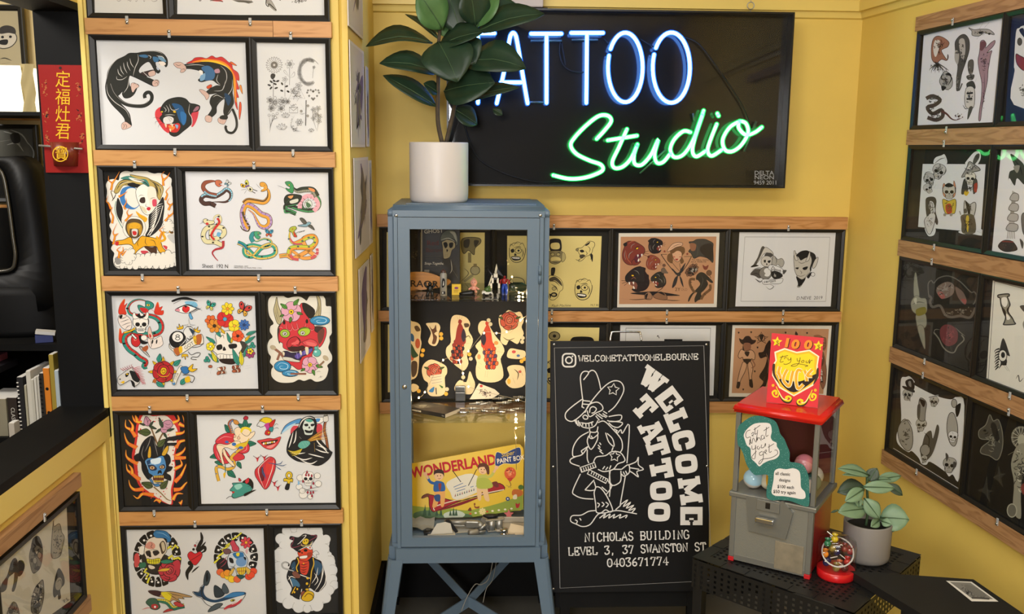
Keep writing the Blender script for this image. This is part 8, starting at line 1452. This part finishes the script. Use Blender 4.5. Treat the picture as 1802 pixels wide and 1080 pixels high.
x,z=mv(1354,888);MB().bbox(x-.030,-.014,z-.014,x+.030,-.0105,z+.014,.001).build('coin_slot_plate',gt,cm);MB().bbox(x-.006,-.0155,z-.006,x+.006,-.0143,z+.010,.0004).build('coin_slot',mBlk,cm)
x,z=mv(1352,908);MB().lathe([(0,-.016),(.016,-.016),(.016,-.0102),(0,-.0102)],(x,0,z),24,0,Matrix.Rotation(-math.pi/2,4,'X') @ Matrix.Scale(-1,4,V3(0,0,1))).bbox(x-.026,-.030,z-.013,x+.022,-.017,z+.002,.003).build('turn_handle',M['chrome'],cm)
f0,f1=mv(1365,950),mv(1412,1012);MB().bbox(f0[0],-.004,max(.008,f1[1]),f1[0],-.0016,f0[1],.001).build('dispenser_flap',mat('worn_flap','#827a68',.5,.2,noise=(30,.2)),cm)
Mx=cm.matrix_basis.copy() if False else Matrix.Translation(FL) @ Matrix.Rotation(math.atan2(u_.y,u_.x),4,'Z')
for i,(x,y,d,c1,c2,r,lab) in enumerate([(1313,858,.05,'#9ec4d8','#c9c6c0',.026,'blue and silver capsule nearest the left corner of the machine'),(1342,852,.06,'#d9a52a','#c9c4b0',.024,'yellow and clear capsule beside the silver one'),(1322,836,.10,'#c8d4dc','#b8485a',.026,'white and red capsule behind the left front glass'),(1398,822,.10,'#b8707c','#c98a90',.026,'pink capsule at the top of the heap behind the price sign'),(1418,838,.06,'#c9c8cc','#2a4aa8',.024,'white and blue capsule at the right front post'),(1335,868,.10,'#2a6ab0','#1f4a8a',.024,'deep blue capsule low behind the coin slot'),(1436,850,.13,'#8a9a94','#a8a8a0',.026,'pale clear capsule at the right side glass'),(1444,868,.11,'#2a4a48','#5a6a60',.026,'dark green capsule low at the right side glass')]):
    u,v=mv(x,y);u=min(max(u,r+.014),Wm-r-.012);z=max(zc+.005+r,v-.02*(d/.1));P_=Mx @ V3(u,max(d,r+.008),z if i in (2,3,6) else zc+.0045+r)
    t=empty('toy_capsule',P_,0,lab,'toy capsule','capsules inside the vending machine')
    for nm,c_,s_ in (('upper_half',c1,1),('lower_half',c2,-1)):
        pr_=[(r*math.cos(q),s_*r*math.sin(q)) for q in [k*math.pi/16 for k in range(9)]];MB().lathe(pr_,(0,0,0),18,0,Matrix.Rotation(.5+i*.7,4,'X') @ Matrix.Rotation(i*.9,4,'Y')).build(nm,mat('capsule_plastic',c_,.18),t)
# teal price sign on the front glass
SP=MP.off(.0065);ps=empty('price_sign',SP.hit(1340,800),0,'teal glitter card with handwritten prices taped to the front of the capsule machine','sign');l_=ps.location.copy()
zq=lambda x,y:SP.uv(1290+x/6,720+y/6)
oq="50,200 110,130 200,75 300,70 400,100 450,130 480,190 500,260 540,310 570,380 600,460 600,550 660,560 730,580 770,630 800,720 805,860 800,1020 700,1000 600,965 480,955 420,960 360,930 355,850 370,760 365,690 290,690 230,690 180,640 140,570 110,470 75,400 50,360"
TEAL=mat('teal_card','#2b6a62',.5);ntt=TEAL.node_tree;vn=ntt.nodes.new('ShaderNodeTexVoronoi');vn.inputs['Scale'].default_value=260;tc2=ntt.nodes.new('ShaderNodeTexCoord');rp=ntt.nodes.new('ShaderNodeValToRGB');rp.color_ramp.elements[0].position=.10;rp.color_ramp.elements[0].color=(.5,.75,.7,1);rp.color_ramp.elements[1].position=.16;rp.color_ramp.elements[1].color=(*lin('#2b6a62'),1)
ntt.links.new(tc2.outputs['Object'],vn.inputs['Vector']);ntt.links.new(vn.outputs['Distance'],rp.inputs[0]);ntt.links.new(rp.outputs[0],ntt.nodes['Principled BSDF'].inputs['Base Color'])
MB().prism([zq(*p) for p in catmull(P2(oq),True,3)],0,.0015,SP).build('card',TEAL,ps,l_)
a=Art(SP,1290,720,6,.0018);LW_='#d8d4d0';a.f("115,270 140,220 180,180 230,150 300,140 380,145 405,180 410,240 400,290 420,330 460,350 465,390 490,430 490,480 450,520 380,540 320,570 280,600 240,560 200,520 190,470 185,410 150,380 130,330",LW_);a.f("440,650 490,622 560,630 640,620 700,650 715,720 720,820 760,870 765,930 720,945 640,930 540,915 450,910 410,880 415,820 430,740",LW_)
for q in "185,215 150,230 135,270 150,300 185,290 185,350 175,370 180,320|195,260 215,240 220,262 200,275 220,280|235,190 235,260 250,250|220,215 290,165","180,315 200,360 215,300 245,345 260,290|262,215 250,330 275,295 300,330|320,270 300,280 305,315 330,300 330,275 335,310|355,185 350,280 375,270|325,225 385,185","200,380 205,420 235,410 240,375 240,450 230,520 200,500 250,440|270,385 255,405 275,420 285,395|305,370 300,405 330,395 345,355 345,390","310,440 280,460 290,485 320,470 320,440 320,520 285,575 275,560 310,525 400,510 470,470 465,430 440,430|335,460 355,440 350,425 335,450 360,470|385,365 385,450 410,440|370,400 435,360":
    a.ls(q,6,'h',lambda t:1)
for t_,x,y,h in (('all classic',448,688,34),('designs',486,756,33),('$100 each',468,826,34),('$50 try again',424,878,34)):a.text(t_,x,y,h,'h',4,.92 if t_ != '$50 try again' else .98,.022)
a.build('lettering',ps,l_)
# red luck card standing on the lid
zl=FL.z+ZL;c0,c1=atZ(1348.4,708,zl),atZ(1439,718.5,zl);CPL=Plane(c0,c1-c0,(0,.10,1));lc=empty('luck_card',c0+V3(0,0,.0006),0,'red painted card reading 100 try your LUCK standing on the machine lid','card');l_=lc.location.copy()
zk=lambda x,y:CPL.uv(1340+x/7.717,580+y/7.717);kq=[zk(*p) for p in ((140,45),(845,112),(762,1062),(65,984))];kq[2]=(kq[2][0],.0012);kq[3]=(kq[3][0],.0012)
MB().prism(kq[::-1],-.003,0,CPL).build('card',mat('red_card','#c8202c',.5),lc,l_);MB().prism([(kq[3][0]+.03,.0012),(kq[2][0]-.03,.0012),(kq[2][0]-.045,.07),(kq[3][0]+.045,.07)],-.0075,-.0035,CPL).build('rear_prop',M['white'],lc,l_)
a=Art(CPL,1340,580,7.717,.0004);YL='#e6cc22'
def star(a,x,y,r,c):a.p([(x+(r if k%2 ==0 else r*.48)*math.sin(k*math.pi/5+.1),y-(r if k%2 ==0 else r*.48)*math.cos(k*math.pi/5+.1)) for k in range(10)],c)
for x,y in ((212,162),(772,218)):star(a,x,y,72,YL);a.text('$',x-22,y+38,62,'#7a5a12',6,1.1)
for t_,x,y in (('1',285,225),('0',400,245),('0',572,252)):a.text(t_,x+12,y+6,118,'#3a1a12',6,1.25,.05,'LEFT',.12).text(t_,x,y,118,'#e0862a',6,1.25,.05,'LEFT',.12)
a.p("315,248 480,300 655,270 785,360 765,480 775,650 700,760 440,905 240,790 145,620 150,480 190,420 175,300",'#efe2c0');a.p("318,268 480,318 650,290 765,365 745,500 755,640 690,740 440,885 250,770 165,600 170,490 210,420 195,315",'#e2b02a');a.p("315,292 480,345 645,318 725,375 715,500 735,640 650,740 440,850 280,740 195,570 210,450 230,330",YL);a.f("195,560 280,660 430,700 560,690 735,600 740,650 650,740 440,850 280,745",'#241a12');a.f("150,480 185,470 185,600 250,740 160,620",'#3a2a1a').f("750,540 775,520 770,650 700,750 735,640",'#3a2a1a')
for q in "250,500 230,580 240,600 265,665","350,540 310,620 300,690 360,760 390,740 410,640 430,560","545,560 500,545 475,600 470,700 490,790 520,790 570,740","585,550 610,620 615,700|690,540 620,620 690,630":
    for p in q.split('|'):a.l(p,52,'#f0e4c8',0).l(p,36,'#e0a42a',0)
a.ls("290,350 265,400 255,440 300,430|250,375 360,350|310,400 320,375 345,385|360,380 365,410 395,400 400,375 395,440 330,470 300,460|485,385 490,425 520,415 525,375 515,440 470,490 400,490 480,460 600,480 630,490 590,500|550,420 545,440 575,440 575,415 550,420|610,420 605,445 635,445 640,415|655,400 650,460 670,420 695,415",8,'#4a3a12',lambda t:1)
for f,x0 in ((1,0),(-1,890)):
    m_=lambda p:' '.join('%g,%g'%(x0+f*x,y+(0 if f>0 else 45)) for x,y in P2(p))
    a.l(m_("200,770 240,870 300,960 370,980 400,940 370,905 335,925 350,950"),44,'#3a2a12',2).l(m_("200,770 240,860 300,945 370,965 400,930 370,905 335,920 350,945"),36,YL,lambda t:.3+.7*t).l(m_("240,850 220,910 170,900 150,850 190,825 205,860 185,870"),34,YL,lambda t:.4+.6*t).l(m_("230,820 290,930 360,950"),9,'#f4eccc',2);a.e(x0+f*158,755+(0 if f>0 else 65),20,20,'#e8b02a')
a.build('painted_lettering',lc,l_)
# ================================================================ lollipop jar
jc=atZ(1470,1013,TZ);jr=.047;jb=empty('lollipop_jar',jc+V3(0,0,.0006),0,'clear plastic jar with red base and slanted round opening full of lollipops','jar')
MB().lathe([(0,0),(jr*.97,0),(jr,.004),(jr,.022),(jr*.96,.0225),(0,.0225)],n=36).build('base',mat('red_plastic_base','#b8161a',.3),jb)
g=MB();g.lathe([(jr*1.0,.0235),(jr*1.02,.05),(jr*1.03,.08),(jr*.95,.098),(jr*.6,.108),(0,.110)],n=36);M['jar']=pane_mat('jar_plastic',1.6,(.95,.93,.93));g.build('jar_wall',M['jar'],jb)
d=V3(-.25,-.72,.62).normalized();Tq=d.to_track_quat('Z','Y').to_matrix().to_4x4()
MB().tube([V3(-.004,-.012,.066)+Tq.to_3x3() @ V3(.038*math.cos(t),.038*math.sin(t),.014) for t in [k*.2618 for k in range(24)]],.0022,8,0,True).build('opening_rim',M['clip'],jb)
for i,(x,y,c1,c2) in enumerate([(365,320,'#2a6a48','#3a8a5a'),(510,245,'#b8a22a','#8a7a1a'),(345,475,'#d8862a','#8a3a2a'),(580,640,'#d8784a','#e09a6a'),(700,590,'#b83a34','#d87a3a'),(540,440,'#23204a','#2a2a5a'),(400,560,'#23204a','#1a1a3a'),(660,390,'#7a2a2c','#9a4a48'),(745,430,'#8a3038','#a85a5a'),(470,380,'#8a7a3a','#b8a86a'),(560,310,'#4a2420','#6a3a34'),(380,600,'#2a2a5a','#1a1a3a'),(520,820,'#8a7a3a','#a89a5a'),(650,830,'#5a2a2a','#7a4a44')]):
    P_=atY(1410+x/8.636,920+y/8.636,jc.y-.022+.004*(i%4)) if y<700 else atY(1410+x/8.636,920+y/8.636,jc.y-.026)
    v_=P_-jc;v_.z=max(v_.z,.034);k=math.hypot(v_.x,v_.y)
    if k>jr-.009:v_.x *= (jr-.009)/k;v_.y *= (jr-.009)/k
    t=empty('lollipop',jc+v_,0,['green','yellow','orange and brown','pale orange','red and orange','dark blue, upper','dark blue, left','dark red, middle','dark red, right','beige','brown','dark blue, lowest','beige, below the opening','brown, below the opening'][i]+' wrapped lollipop in the clear jar','lollipop','lollipops in the jar')
    MB().ball((0,0,0),.0092,0,12).lathe([(.003,0),(.005,.002),(.008,.007)],(0,0,.006),10).build('candy',mat('wrapped_candy',c1,.22,noise=(90,.35)),t);an=i*2.1;e_=V3(math.cos(an),math.sin(an)*.6-.25,.5).normalized()*(.026 if y<700 else .02)
    MB().tube([(0,0,.004),e_],.0014,6).build('stick',M['white'],t)
# ================================================================ grey pot plant
gc=atZ(1531,990,TZ);gc.y += .03;gr_=.062;gh_=.105
gp=empty('rubber_plant',gc+V3(0,0,.0006),0,'small plant with broad grey-green leaves in a round grey pot behind the lollipop jar','potted plant');l_=gp.location.copy()
MB().lathe([(0,0),(gr_*.86,0),(gr_*.94,.006),(gr_*.97,.016),(gr_,gh_-.003),(gr_*.98,gh_),(gr_*.92,gh_),(gr_*.9,gh_-.018),(0,gh_-.018)],n=44).build('pot',mat('grey_stoneware','#7d7974',.6,bump=(120,.05)),gp);MB().lathe([(0,gh_-.016),(gr_*.9,gh_-.016)],n=30).build('soil',M['soil'],gp)
M['rub']=mat('grey_green_leaf','#6f8a6c',.45,noise=(20,.12));M['rubd']=mat('dark_leaf_back','#39483a',.5)
def gq(x,y,d=0):return atY(1450+x/5.141,800+y/5.141,gc.y+d)
for pts in ([(380,640),(400,480),(390,330),(390,200)],[(430,660),(480,590),(520,560)]):MB().tube(catmull([tuple(gq(*p)) for p in pts],False,4),.0035,7).build('stem',M['rib'],gp,l_)
for bx,by,bd,tx,ty,td,w,up,mk,cu in [(410,190,0,125,125,-.02,.036,(0,-.6,.8),'rub',.08),(390,195,0,165,180,-.04,.018,(0,-.4,.8),'rub',.04),(400,240,0,480,120,0,.035,(-.4,-.9,.2),'rubd',.0),(430,240,0,610,225,-.01,.02,(0,-.3,.9),'rub',.05),(350,290,-.02,640,300,-.03,.034,(0,-.9,.5),'rub',.04),(560,265,0,712,368,-.02,.028,(.3,-.8,.3),'rubd',.1),(370,290,0,120,340,-.02,.05,(0,-.7,.7),'rubd',.12),(360,310,-.02,190,420,-.05,.035,(0,-.9,.5),'rub',.05),(310,370,-.03,315,475,-.04,.022,(0,-1,.1),'rub',.03),(360,390,-.02,500,575,-.04,.04,(-.3,-.9,.4),'rub',.05),(395,420,0,515,530,-.01,.035,(.5,-.8,.4),'rub',.05),(380,490,-.02,125,520,-.06,.05,(0,-.8,.6),'rub',.05),(500,570,0,772,585,-.03,.075,(0,-.8,.6),'rub',.06),(500,590,-.02,425,650,-.05,.025,(0,-.9,.5),'rub',.03),(520,600,-.03,610,630,-.05,.025,(0,-.9,.5),'rub',.04),(540,670,0,690,630,-.03,.03,(0,-.8,.6),'rub',.04),(470,230,.04,700,190,.05,.03,(0,-.8,.6),'rub',.04),(130,500,-.06,60,522,-.06,.006,(0,-.8,.6),'rubd',0)]:
    leaf_obj(gp,gq(bx,by,bd),gq(tx,ty,td),w,up,M[mk],cu,.1,n=7)
# ================================================================ sheets on the inner side of the pillar
SD=Plane((-.353,2.72,0),(0,1,0))
for i,(x0,x1,y0,y1,lab) in enumerate([(616,641,-100,62,'topmost sheet on the pillar side, cut off above'),(617.5,641.5,84,259,'second sheet down on the pillar side, behind the fig leaf tip'),(621,646,277,446,'third sheet down on the pillar side, level with the snake sheet'),(626.5,645,468,634,'fourth sheet down on the pillar side'),(644.5,649,120,258,'narrow sheet deeper in the alcove beside the second pillar sheet'),(647.5,652,282,430,'narrow sheet deeper in the alcove beside the third pillar sheet'),(648,652,450,590,'narrow sheet deeper in the alcove beside the lowest pillar sheet')]):
    xm=(x0+x1)/2;u0,u1=SD.uv(x0,300)[0],SD.uv(x1,300)[0];v1,v0=SD.uv(xm,y0)[1],SD.uv(xm,y1)[1];o=SD.w(u0,v0)
    t=empty('side_sheet',o,0,lab,'print','sheets on the pillar side');MB().pbox(SD,u0,v0,u1,v1,.0015,.004).build('sheet',mat('grey_sheet','#cfc8c4',.4),t,o)
    a=Art(SD,n0=.0042);a.local=True;a.p([(u0+.008,v0+.008),(u1-.008,v0+.008),(u1-.008,v1-.008),(u0+.008,v1-.008)],'#c6bfba');w_,h_=u1-u0,v1-v0;r=random.Random(i)
    for k in range(9):a.f([(u0+w_*(.2+.6*r.random())+.02*w_*math.cos(q)*4,v0+h_*(.15+.7*r.random())*1+h_*.1*math.sin(q)) for q in (0,1.5,3,4.5)],('#5a5650','#7a6f60','#6a5a78')[k%3])
    a.clip=(u0+.005,v0+.005,u1-.005,v1-.005);a.build('drawings',t,o)
# ================================================================ what the hatch shows
JP=Plane((0,2.711,0),(1,0,0))
def jz(x,y):return JP.uv(x,y)
pq=[jz(71,114),jz(149,118),jz(154,304),jz(79,304)];u0,u1,v0,v1=(pq[0][0]+pq[3][0])/2,(pq[1][0]+pq[2][0])/2,pq[2][1],pq[0][1];o=JP.w((u0+u1)/2,v0)
pl=empty('shrine_plaque',o,0,'red plaque with four golden Chinese characters hung on the black jamb','plaque');MB().pbox(JP,u0,v0,u1,v1,.0005,.004).build('plate',mat('plaque_red','#8f1f1c',.3),pl,o)
a=Art(JP,0,0,3.3738,.0043);G1='#d8a81e'
for x,y,q in ((275,520,1),(470,530,-1),(280,690,1),(475,690,-1),(285,820,1),(490,810,-1)):scribble(a,x,y,28,60,16,'#a85a30',6,x)
for ch,y in zip('定福灶君',(508,612,714,815)):a.text(ch,330,y,76,G1,2,.9)
a.e(362,404,8,8,'#2a1a12');a.build('golden_characters',pl,o)
e0,e1=jz(90,250),jz(140,250);r=(e1[0]-e0[0])/2;cz_=jz(115,292)[1];ct=jz(115,250)[1];cx=(e0[0]+e1[0])/2
cu=MB();K_=14;cu.add([(cx+r*s*math.cos(math.pi*k/K_+math.pi),2.706+r*.8*s*math.sin(math.pi*k/K_+math.pi),z) for s,z in ((.82,cz_),(1,ct),(.96,ct),(.78,cz_+.004)) for k in range(K_+1)],[(i*(K_+1)+k,i*(K_+1)+k+1,(i+1)*(K_+1)+k+1,(i+1)*(K_+1)+k) for i in range(3) for k in range(K_)]+[tuple(range(K_+1))],0,True);cu.build('incense_cup',mat('cup_red_brown','#6a2418',.25),pl,o)
a=Art(Plane((0,2.706-r*.82,0),(1,0,0)),0,0,3.3738);a.l([(358+44*math.cos(t*.35),913+44*math.sin(t*.35)) for t in range(18)],6,G1,0,True,True);a.text('寶',322,942,62,G1,0,.95);a.build('cup_emblem',pl,o)
for (x0,y0,x1,y1) in ((84,262,38,158),(140,258,170,160)):p,q=atY(x0,y0,2.69),atY(x1,y1,2.62 if x0<100 else 2.67);tag(MB().tube([p-q,(0,0,0)],.0016,6).build('incense_stick',mat('incense','#8a7a5a',.8),None,q),'thin incense stick leaning out of the red cup to the '+('left' if x0<100 else 'right'),'incense stick')
MB().tube([JP.w(*jz(72,256),.012),JP.w(*jz(150,262),.02)],.003,6).build('holder_bar',M['steel'],pl,o)
# back shelf unit, prints, lamp bag, fan, books
SB=3.40;BKP=Plane((0,SB,0),(1,0,0))
shz=atZ(60,603,1)  # noqa
zs=atY(60,606,2.86).z
sh=empty('shelf_unit',(-1.7,3.1,0),0,'black shelf unit behind the hatch holding the fan and books','shelf');l_=sh.location.copy();zb=HS-.12
for nm,z,y in (('shelf_board',zs,2.86),('shelf_board',zb,2.80)):MB().box(-2.3,y,z-.02,-1.2405,3.38,z).build(nm,M['black'],sh,l_)
MB().box(-2.3,3.38,0,-1.24,3.395,zs).box(-2.3,3.36,zs,atY(52,450,3.36).x,3.375,atY(40,366,3.36).z).build('back_board_and_dark_panel',M['black'],sh,l_);MB().box(-1.24,2.8,zb,-1.222,3.38,zs-.02).build('side_board',M['black'],sh,l_);MB().box(-2.3,2.95,0,-2.28,3.38,zs-.02).box(-1.24,2.95,0,-1.222,3.38,zb-.02).build('side_panel',M['black'],sh,l_)  # second back box is an added black panel darkening the fan's opening
def bframe(x0,y0,x1,y1,lab,fn,pc='#cfc9b6'):
    (u0,v1),(u1,v0)=BKP.uv(x0,y0),BKP.uv(x1,y1);a=Art(BKP.off(.007),0,0,3.3738);a.p([(u0+.02,v0+.02),(u1-.02,v0+.02),(u1-.02,v1-.02),(u0+.02,v1-.02)],pc) if 0 else a.raw([(u0+.02,v0+.02),(u1-.02,v0+.02),(u1-.02,v1-.02),(u0+.02,v1-.02)],lin(pc));fn(a);frame(BKP,u0,v0,u1,v1,lab,a)
bframe(-60,8,56,192,'framed sheet with a grinning demon face seen through the hatch',lambda a:(a.o("0,190 40,170 90,200 98,240 60,280 0,285 -30,240",'#b5aea0',5),a.f("0,165 40,150 85,165 92,200 50,195 0,200",'#2a2622'),a.f("0,240 45,235 40,265 0,262",'k'),a.ls("10,205 35,215|60,205 40,215|0,350 30,345 70,360|10,380 60,370",6),a.e(15,220,9,8,'k'),a.e(62,218,9,8,'k')))
bframe(-70,218,78,356,'black framed print of a pale swirling figure behind the fan',lambda a:(a.p("-200,740 190,745 200,930 -200,930",'#5a5a54'),a.ls("20,780 80,800 120,860|60,770 130,800 170,860|160,840 200,900 190,980 215,1000|40,860 100,850 140,900|0,840 60,830",9,'#a9a9a2'),a.f("60,800 110,790 120,840 80,850",'#2a2826'),a.f("190,1110 225,1080 250,1120 240,1180 200,1190",'#c9a070')),'#3c3c38')
v0,v1=BKP.uv(70,212)[1],BKP.uv(70,192)[1];rail(BKP,-2.2,v0,BKP.uv(82,200)[0],v1,'pine rail on the far wall between the two hatch prints','pine rails behind the hatch');v0,v1=BKP.uv(80,386)[1],BKP.uv(80,360)[1];rail(BKP,-2.2,v0,BKP.uv(96,370)[0],v1,'pine rail on the far wall below the hatch prints','pine rails behind the hatch')
p0,p1=atY(-30,196,3.05),atY(56,112,3.05)
lb=empty('paper_lamp',(p0.x,3.1,p0.z),0,'glowing white paper lamp with a crumpled tan paper side, left edge behind the hatch','lamp');l_=lb.location.copy()
xm=atY(36,150,3.05).x;MB().box(p0.x-.1,3.05,p0.z,xm,3.2,p1.z-.006).build('lit_face',mat('lit_paper','#f4ecd8',.6,emit='#fff4dc',es=1.6),lb,l_);b=MB();b.add([(xm+.001+(p1.x-xm)*i/4,3.05+.006*((i*7+j*5)%3),p0.z+(p1.z-p0.z)*j/5) for j in range(6) for i in range(5)],[(j*5+i,j*5+i+1,j*5+i+6,j*5+i+5) for j in range(5) for i in range(4)],0,True);b.build('paper_side',mat('tan_paper','#a8986a',.7),lb,l_);MB().box(p0.x-.12,3.02,p0.z-.012,p1.x+.03,3.375,p0.z-.0005).build('lamp_shelf',M['black'],lb,l_);MB().box(p0.x-.14,3.2,zs+.0005,p0.x-.121,3.24,p0.z).build('lamp_bracket',M['black'],lb,l_)
FYy=2.98;fan=empty('bladeless_fan',(atY(20,596,FYy).x,FYy,zs+.0005),0,'large black bladeless fan with a chrome-lipped oval opening on the shelf','fan');l_=fan.location.copy()
def fo(x,y):return atY(x,y,FYy)
ring=[(-120,360),(-110,300),(-75,278),(0,276),(22,275),(41,284),(56,305),(64,345),(73,395),(86,480),(82,545),(-60,545),(-110,500)]
inn=[(-100,360),(-92,318),(-70,296),(-20,292),(4,303),(15,350),(24,415),(28,455),(14,476),(-60,474),(-92,440)]
oq,iq=catmull(ring,True,4),catmull(inn,True,4);N=44
def rs(q):return [q[int(i*len(q)/N)] for i in range(N)]
oq,iq=rs(oq),rs(iq);b=MB();w_=.10
b.add([fo(*p) for p in oq]+[fo(*p)+V3(0,w_,0) for p in oq]+[fo(*p) for p in iq]+[fo(*p)+V3(0,w_,0) for p in iq],[(i,(i+1)%N,N+(i+1)%N,N+i) for i in range(N)]+[(2*N+i,3*N+i,3*N+(i+1)%N,2*N+(i+1)%N) for i in range(N)]+[(i,2*N+i,2*N+(i+1)%N,(i+1)%N) for i in range(N)]+[(N+i,N+(i+1)%N,3*N+(i+1)%N,3*N+i) for i in range(N)],0,True);b.build('loop',M['black_plastic'],fan,l_)
MB().tube([fo(*p)+V3(0,-.004,0) for p in iq],.006,8,0,True).build('chrome_lip',mat('dull_chrome','#77756f',.3,.9),fan,l_)
bx0,bx1=fo(-90,560).x,fo(101,590).x;bc=(bx0+bx1)/2;br=(bx1-bx0)/2
MB().lathe([(0,zs+.0005),(br,zs+.0005),(br,zs+.02),(br*.97,fo(0,520).z),(br*.9,fo(0,505).z),(0,fo(0,505).z)],(bc,FYy+.06,0),32,0,Matrix.Scale(.5,4,V3(0,1,0))).build('fan_base',mat('fan_black','#0b0b0c',.6,spec=.25),fan,l_)
p=atZ(82,601,zs+.0005);cpk=empty('matchbox',p,.35,'small blue and white box with an open flap at the right end of the shelf','box');MB().bbox(-.03,-.015,0,.02,.02,.024,.001).build('carton',mat('blue_carton','#2a3466',.5),cpk);MB().box(-.033,-.017,.0245,.022,.022,.034,0,Matrix.Rotation(.15,4,'Y')).build('white_flap',mat('white_flap','#c9c6c0',.5),cpk)
pb=empty('panel_offcut',atY(80,500,3.3),0,'narrow brown board leaning in the gap behind the black jamb','board');l_=pb.location.copy();q=[atY(64,372,3.36),atY(71,371,3.36),atY(104,585,3.3),atY(98,585,3.3)];q[2].z=q[3].z=zs+.002;MB().add(q+[v+V3(0,.012,0) for v in q],[(0,1,2,3),(7,6,5,4),(0,4,5,1),(1,5,6,2),(2,6,7,3),(3,7,4,0)]).build('offcut',mat('brown_board','#5a4630',.6),pb,l_)
BOOKS=[(-30,12,702,'#8a8470','beige book with a drawn cover at the left end of the hatch shelf'),(14,31,700,'#2a211c','dark brown book with white spine lettering'),(22,33,735,'#b5ada0','short pale book before the brown one'),(33,44.5,664,'#1d1c1e','tall black book with white ring binding'),(45,49.6,678,'#a8a28c','thin greenish book beside the black binder'),(50,59,653,'#c4c0b4','tall cream book beside the thin pale one'),(57,63,668,'#b9b5a8','thin pale book right of the cream one'),(63,68,664,'#c9c5ba','thin white book just left of the grey one'),(68,73,662,'#b5b1a6','thin grey book left of the coil binding'),(73,81,657,'#26221c','book with black coil binding'),(80,92,648,'#d07a1e','orange book with small dark marks on its spine'),(92,101,624,'#9a8430','tall yellow and white book right of the orange one'),(100,108,652,'#a9b4b8','pale blue book at the right end of the hatch shelf')]
for i,(x0,x1,yt,c,lab) in enumerate(BOOKS):
    Yb=2.815+.0025*(i%3);p,q=atY(x0,720,Yb),atY(x1,720,Yb);t=atY((x0+x1)/2,yt,Yb).z;x1_=min(q.x,-1.2445)-.0012;x0_=p.x+.0004
    if i ==2:Yb -= .0;x0_=atY(22,735,2.79).x;x1_=atY(32,735,2.79).x
    o=empty('book',(x0_,Yb,zb+.0005),0,lab,'book','books on the hatch shelf');d0=(2.762 if i ==2 else Yb);L2=(.035 if i ==2 else .13)
    l_=V3(x0_,Yb,zb+.0005);MB().bbox(x0_,d0,zb+.0005,x1_,d0+L2,t,.001).build('cover',mat('book_cover',c,.55),o,l_);MB().box(x0_+.001,d0+.003,t-.0005,x1_-.001,d0+L2-.002,t+.0012).build('page_edge',M['white'],o,l_)
    if i ==1:a=Art(Plane((0,d0,0),(1,0,0)),n0=.0004);a.local=True;a.text('CLASSIC FLASH',(x0_+x1_)/2-.005,t-.03,.012,'l',-90,1);a.clip=(x0_,zb+.004,x1_,t);a.build('spine_lettering',o,l_)
    if i in (3,9):
        for k in range(14):z=zb+.01+k*(t-zb-.015)/14;MB().box(x0_+.0005,d0-.003,z,x0_+.006,d0-.0004,z+.003).build('binding_ring',M['white' if i ==3 else 'black_plastic'],o,l_)
    if i ==10:
        for k in (.35,.7):MB().lathe([(0,0),(.005,0)],((x0_+x1_)/2,d0-.0006,zb+(t-zb)*k),10,0,Matrix.Rotation(math.pi/2,4,'X')).build('spine_mark',mBlk,o,l_)
hz=max(atY(x,y,2.815).z for x,y in ((10,700),(40,664)))+.004
for i,(c,lab) in enumerate((('#1c1a1e','black book lying across the tops of the standing books'),('#8a4a5a','pink book lying on the black one'),('#22305a','blue book on top of the lying books'))):
    x_=-1.43-.03*i-.02;o=empty('book',(x_,2.85,hz+.021*i),.0,lab,'book','books lying on the hatch shelf');MB().bbox(-.25,0,0,0,.12,.0205,.001).build('cover',mat('lying_cover',c,.5),o)
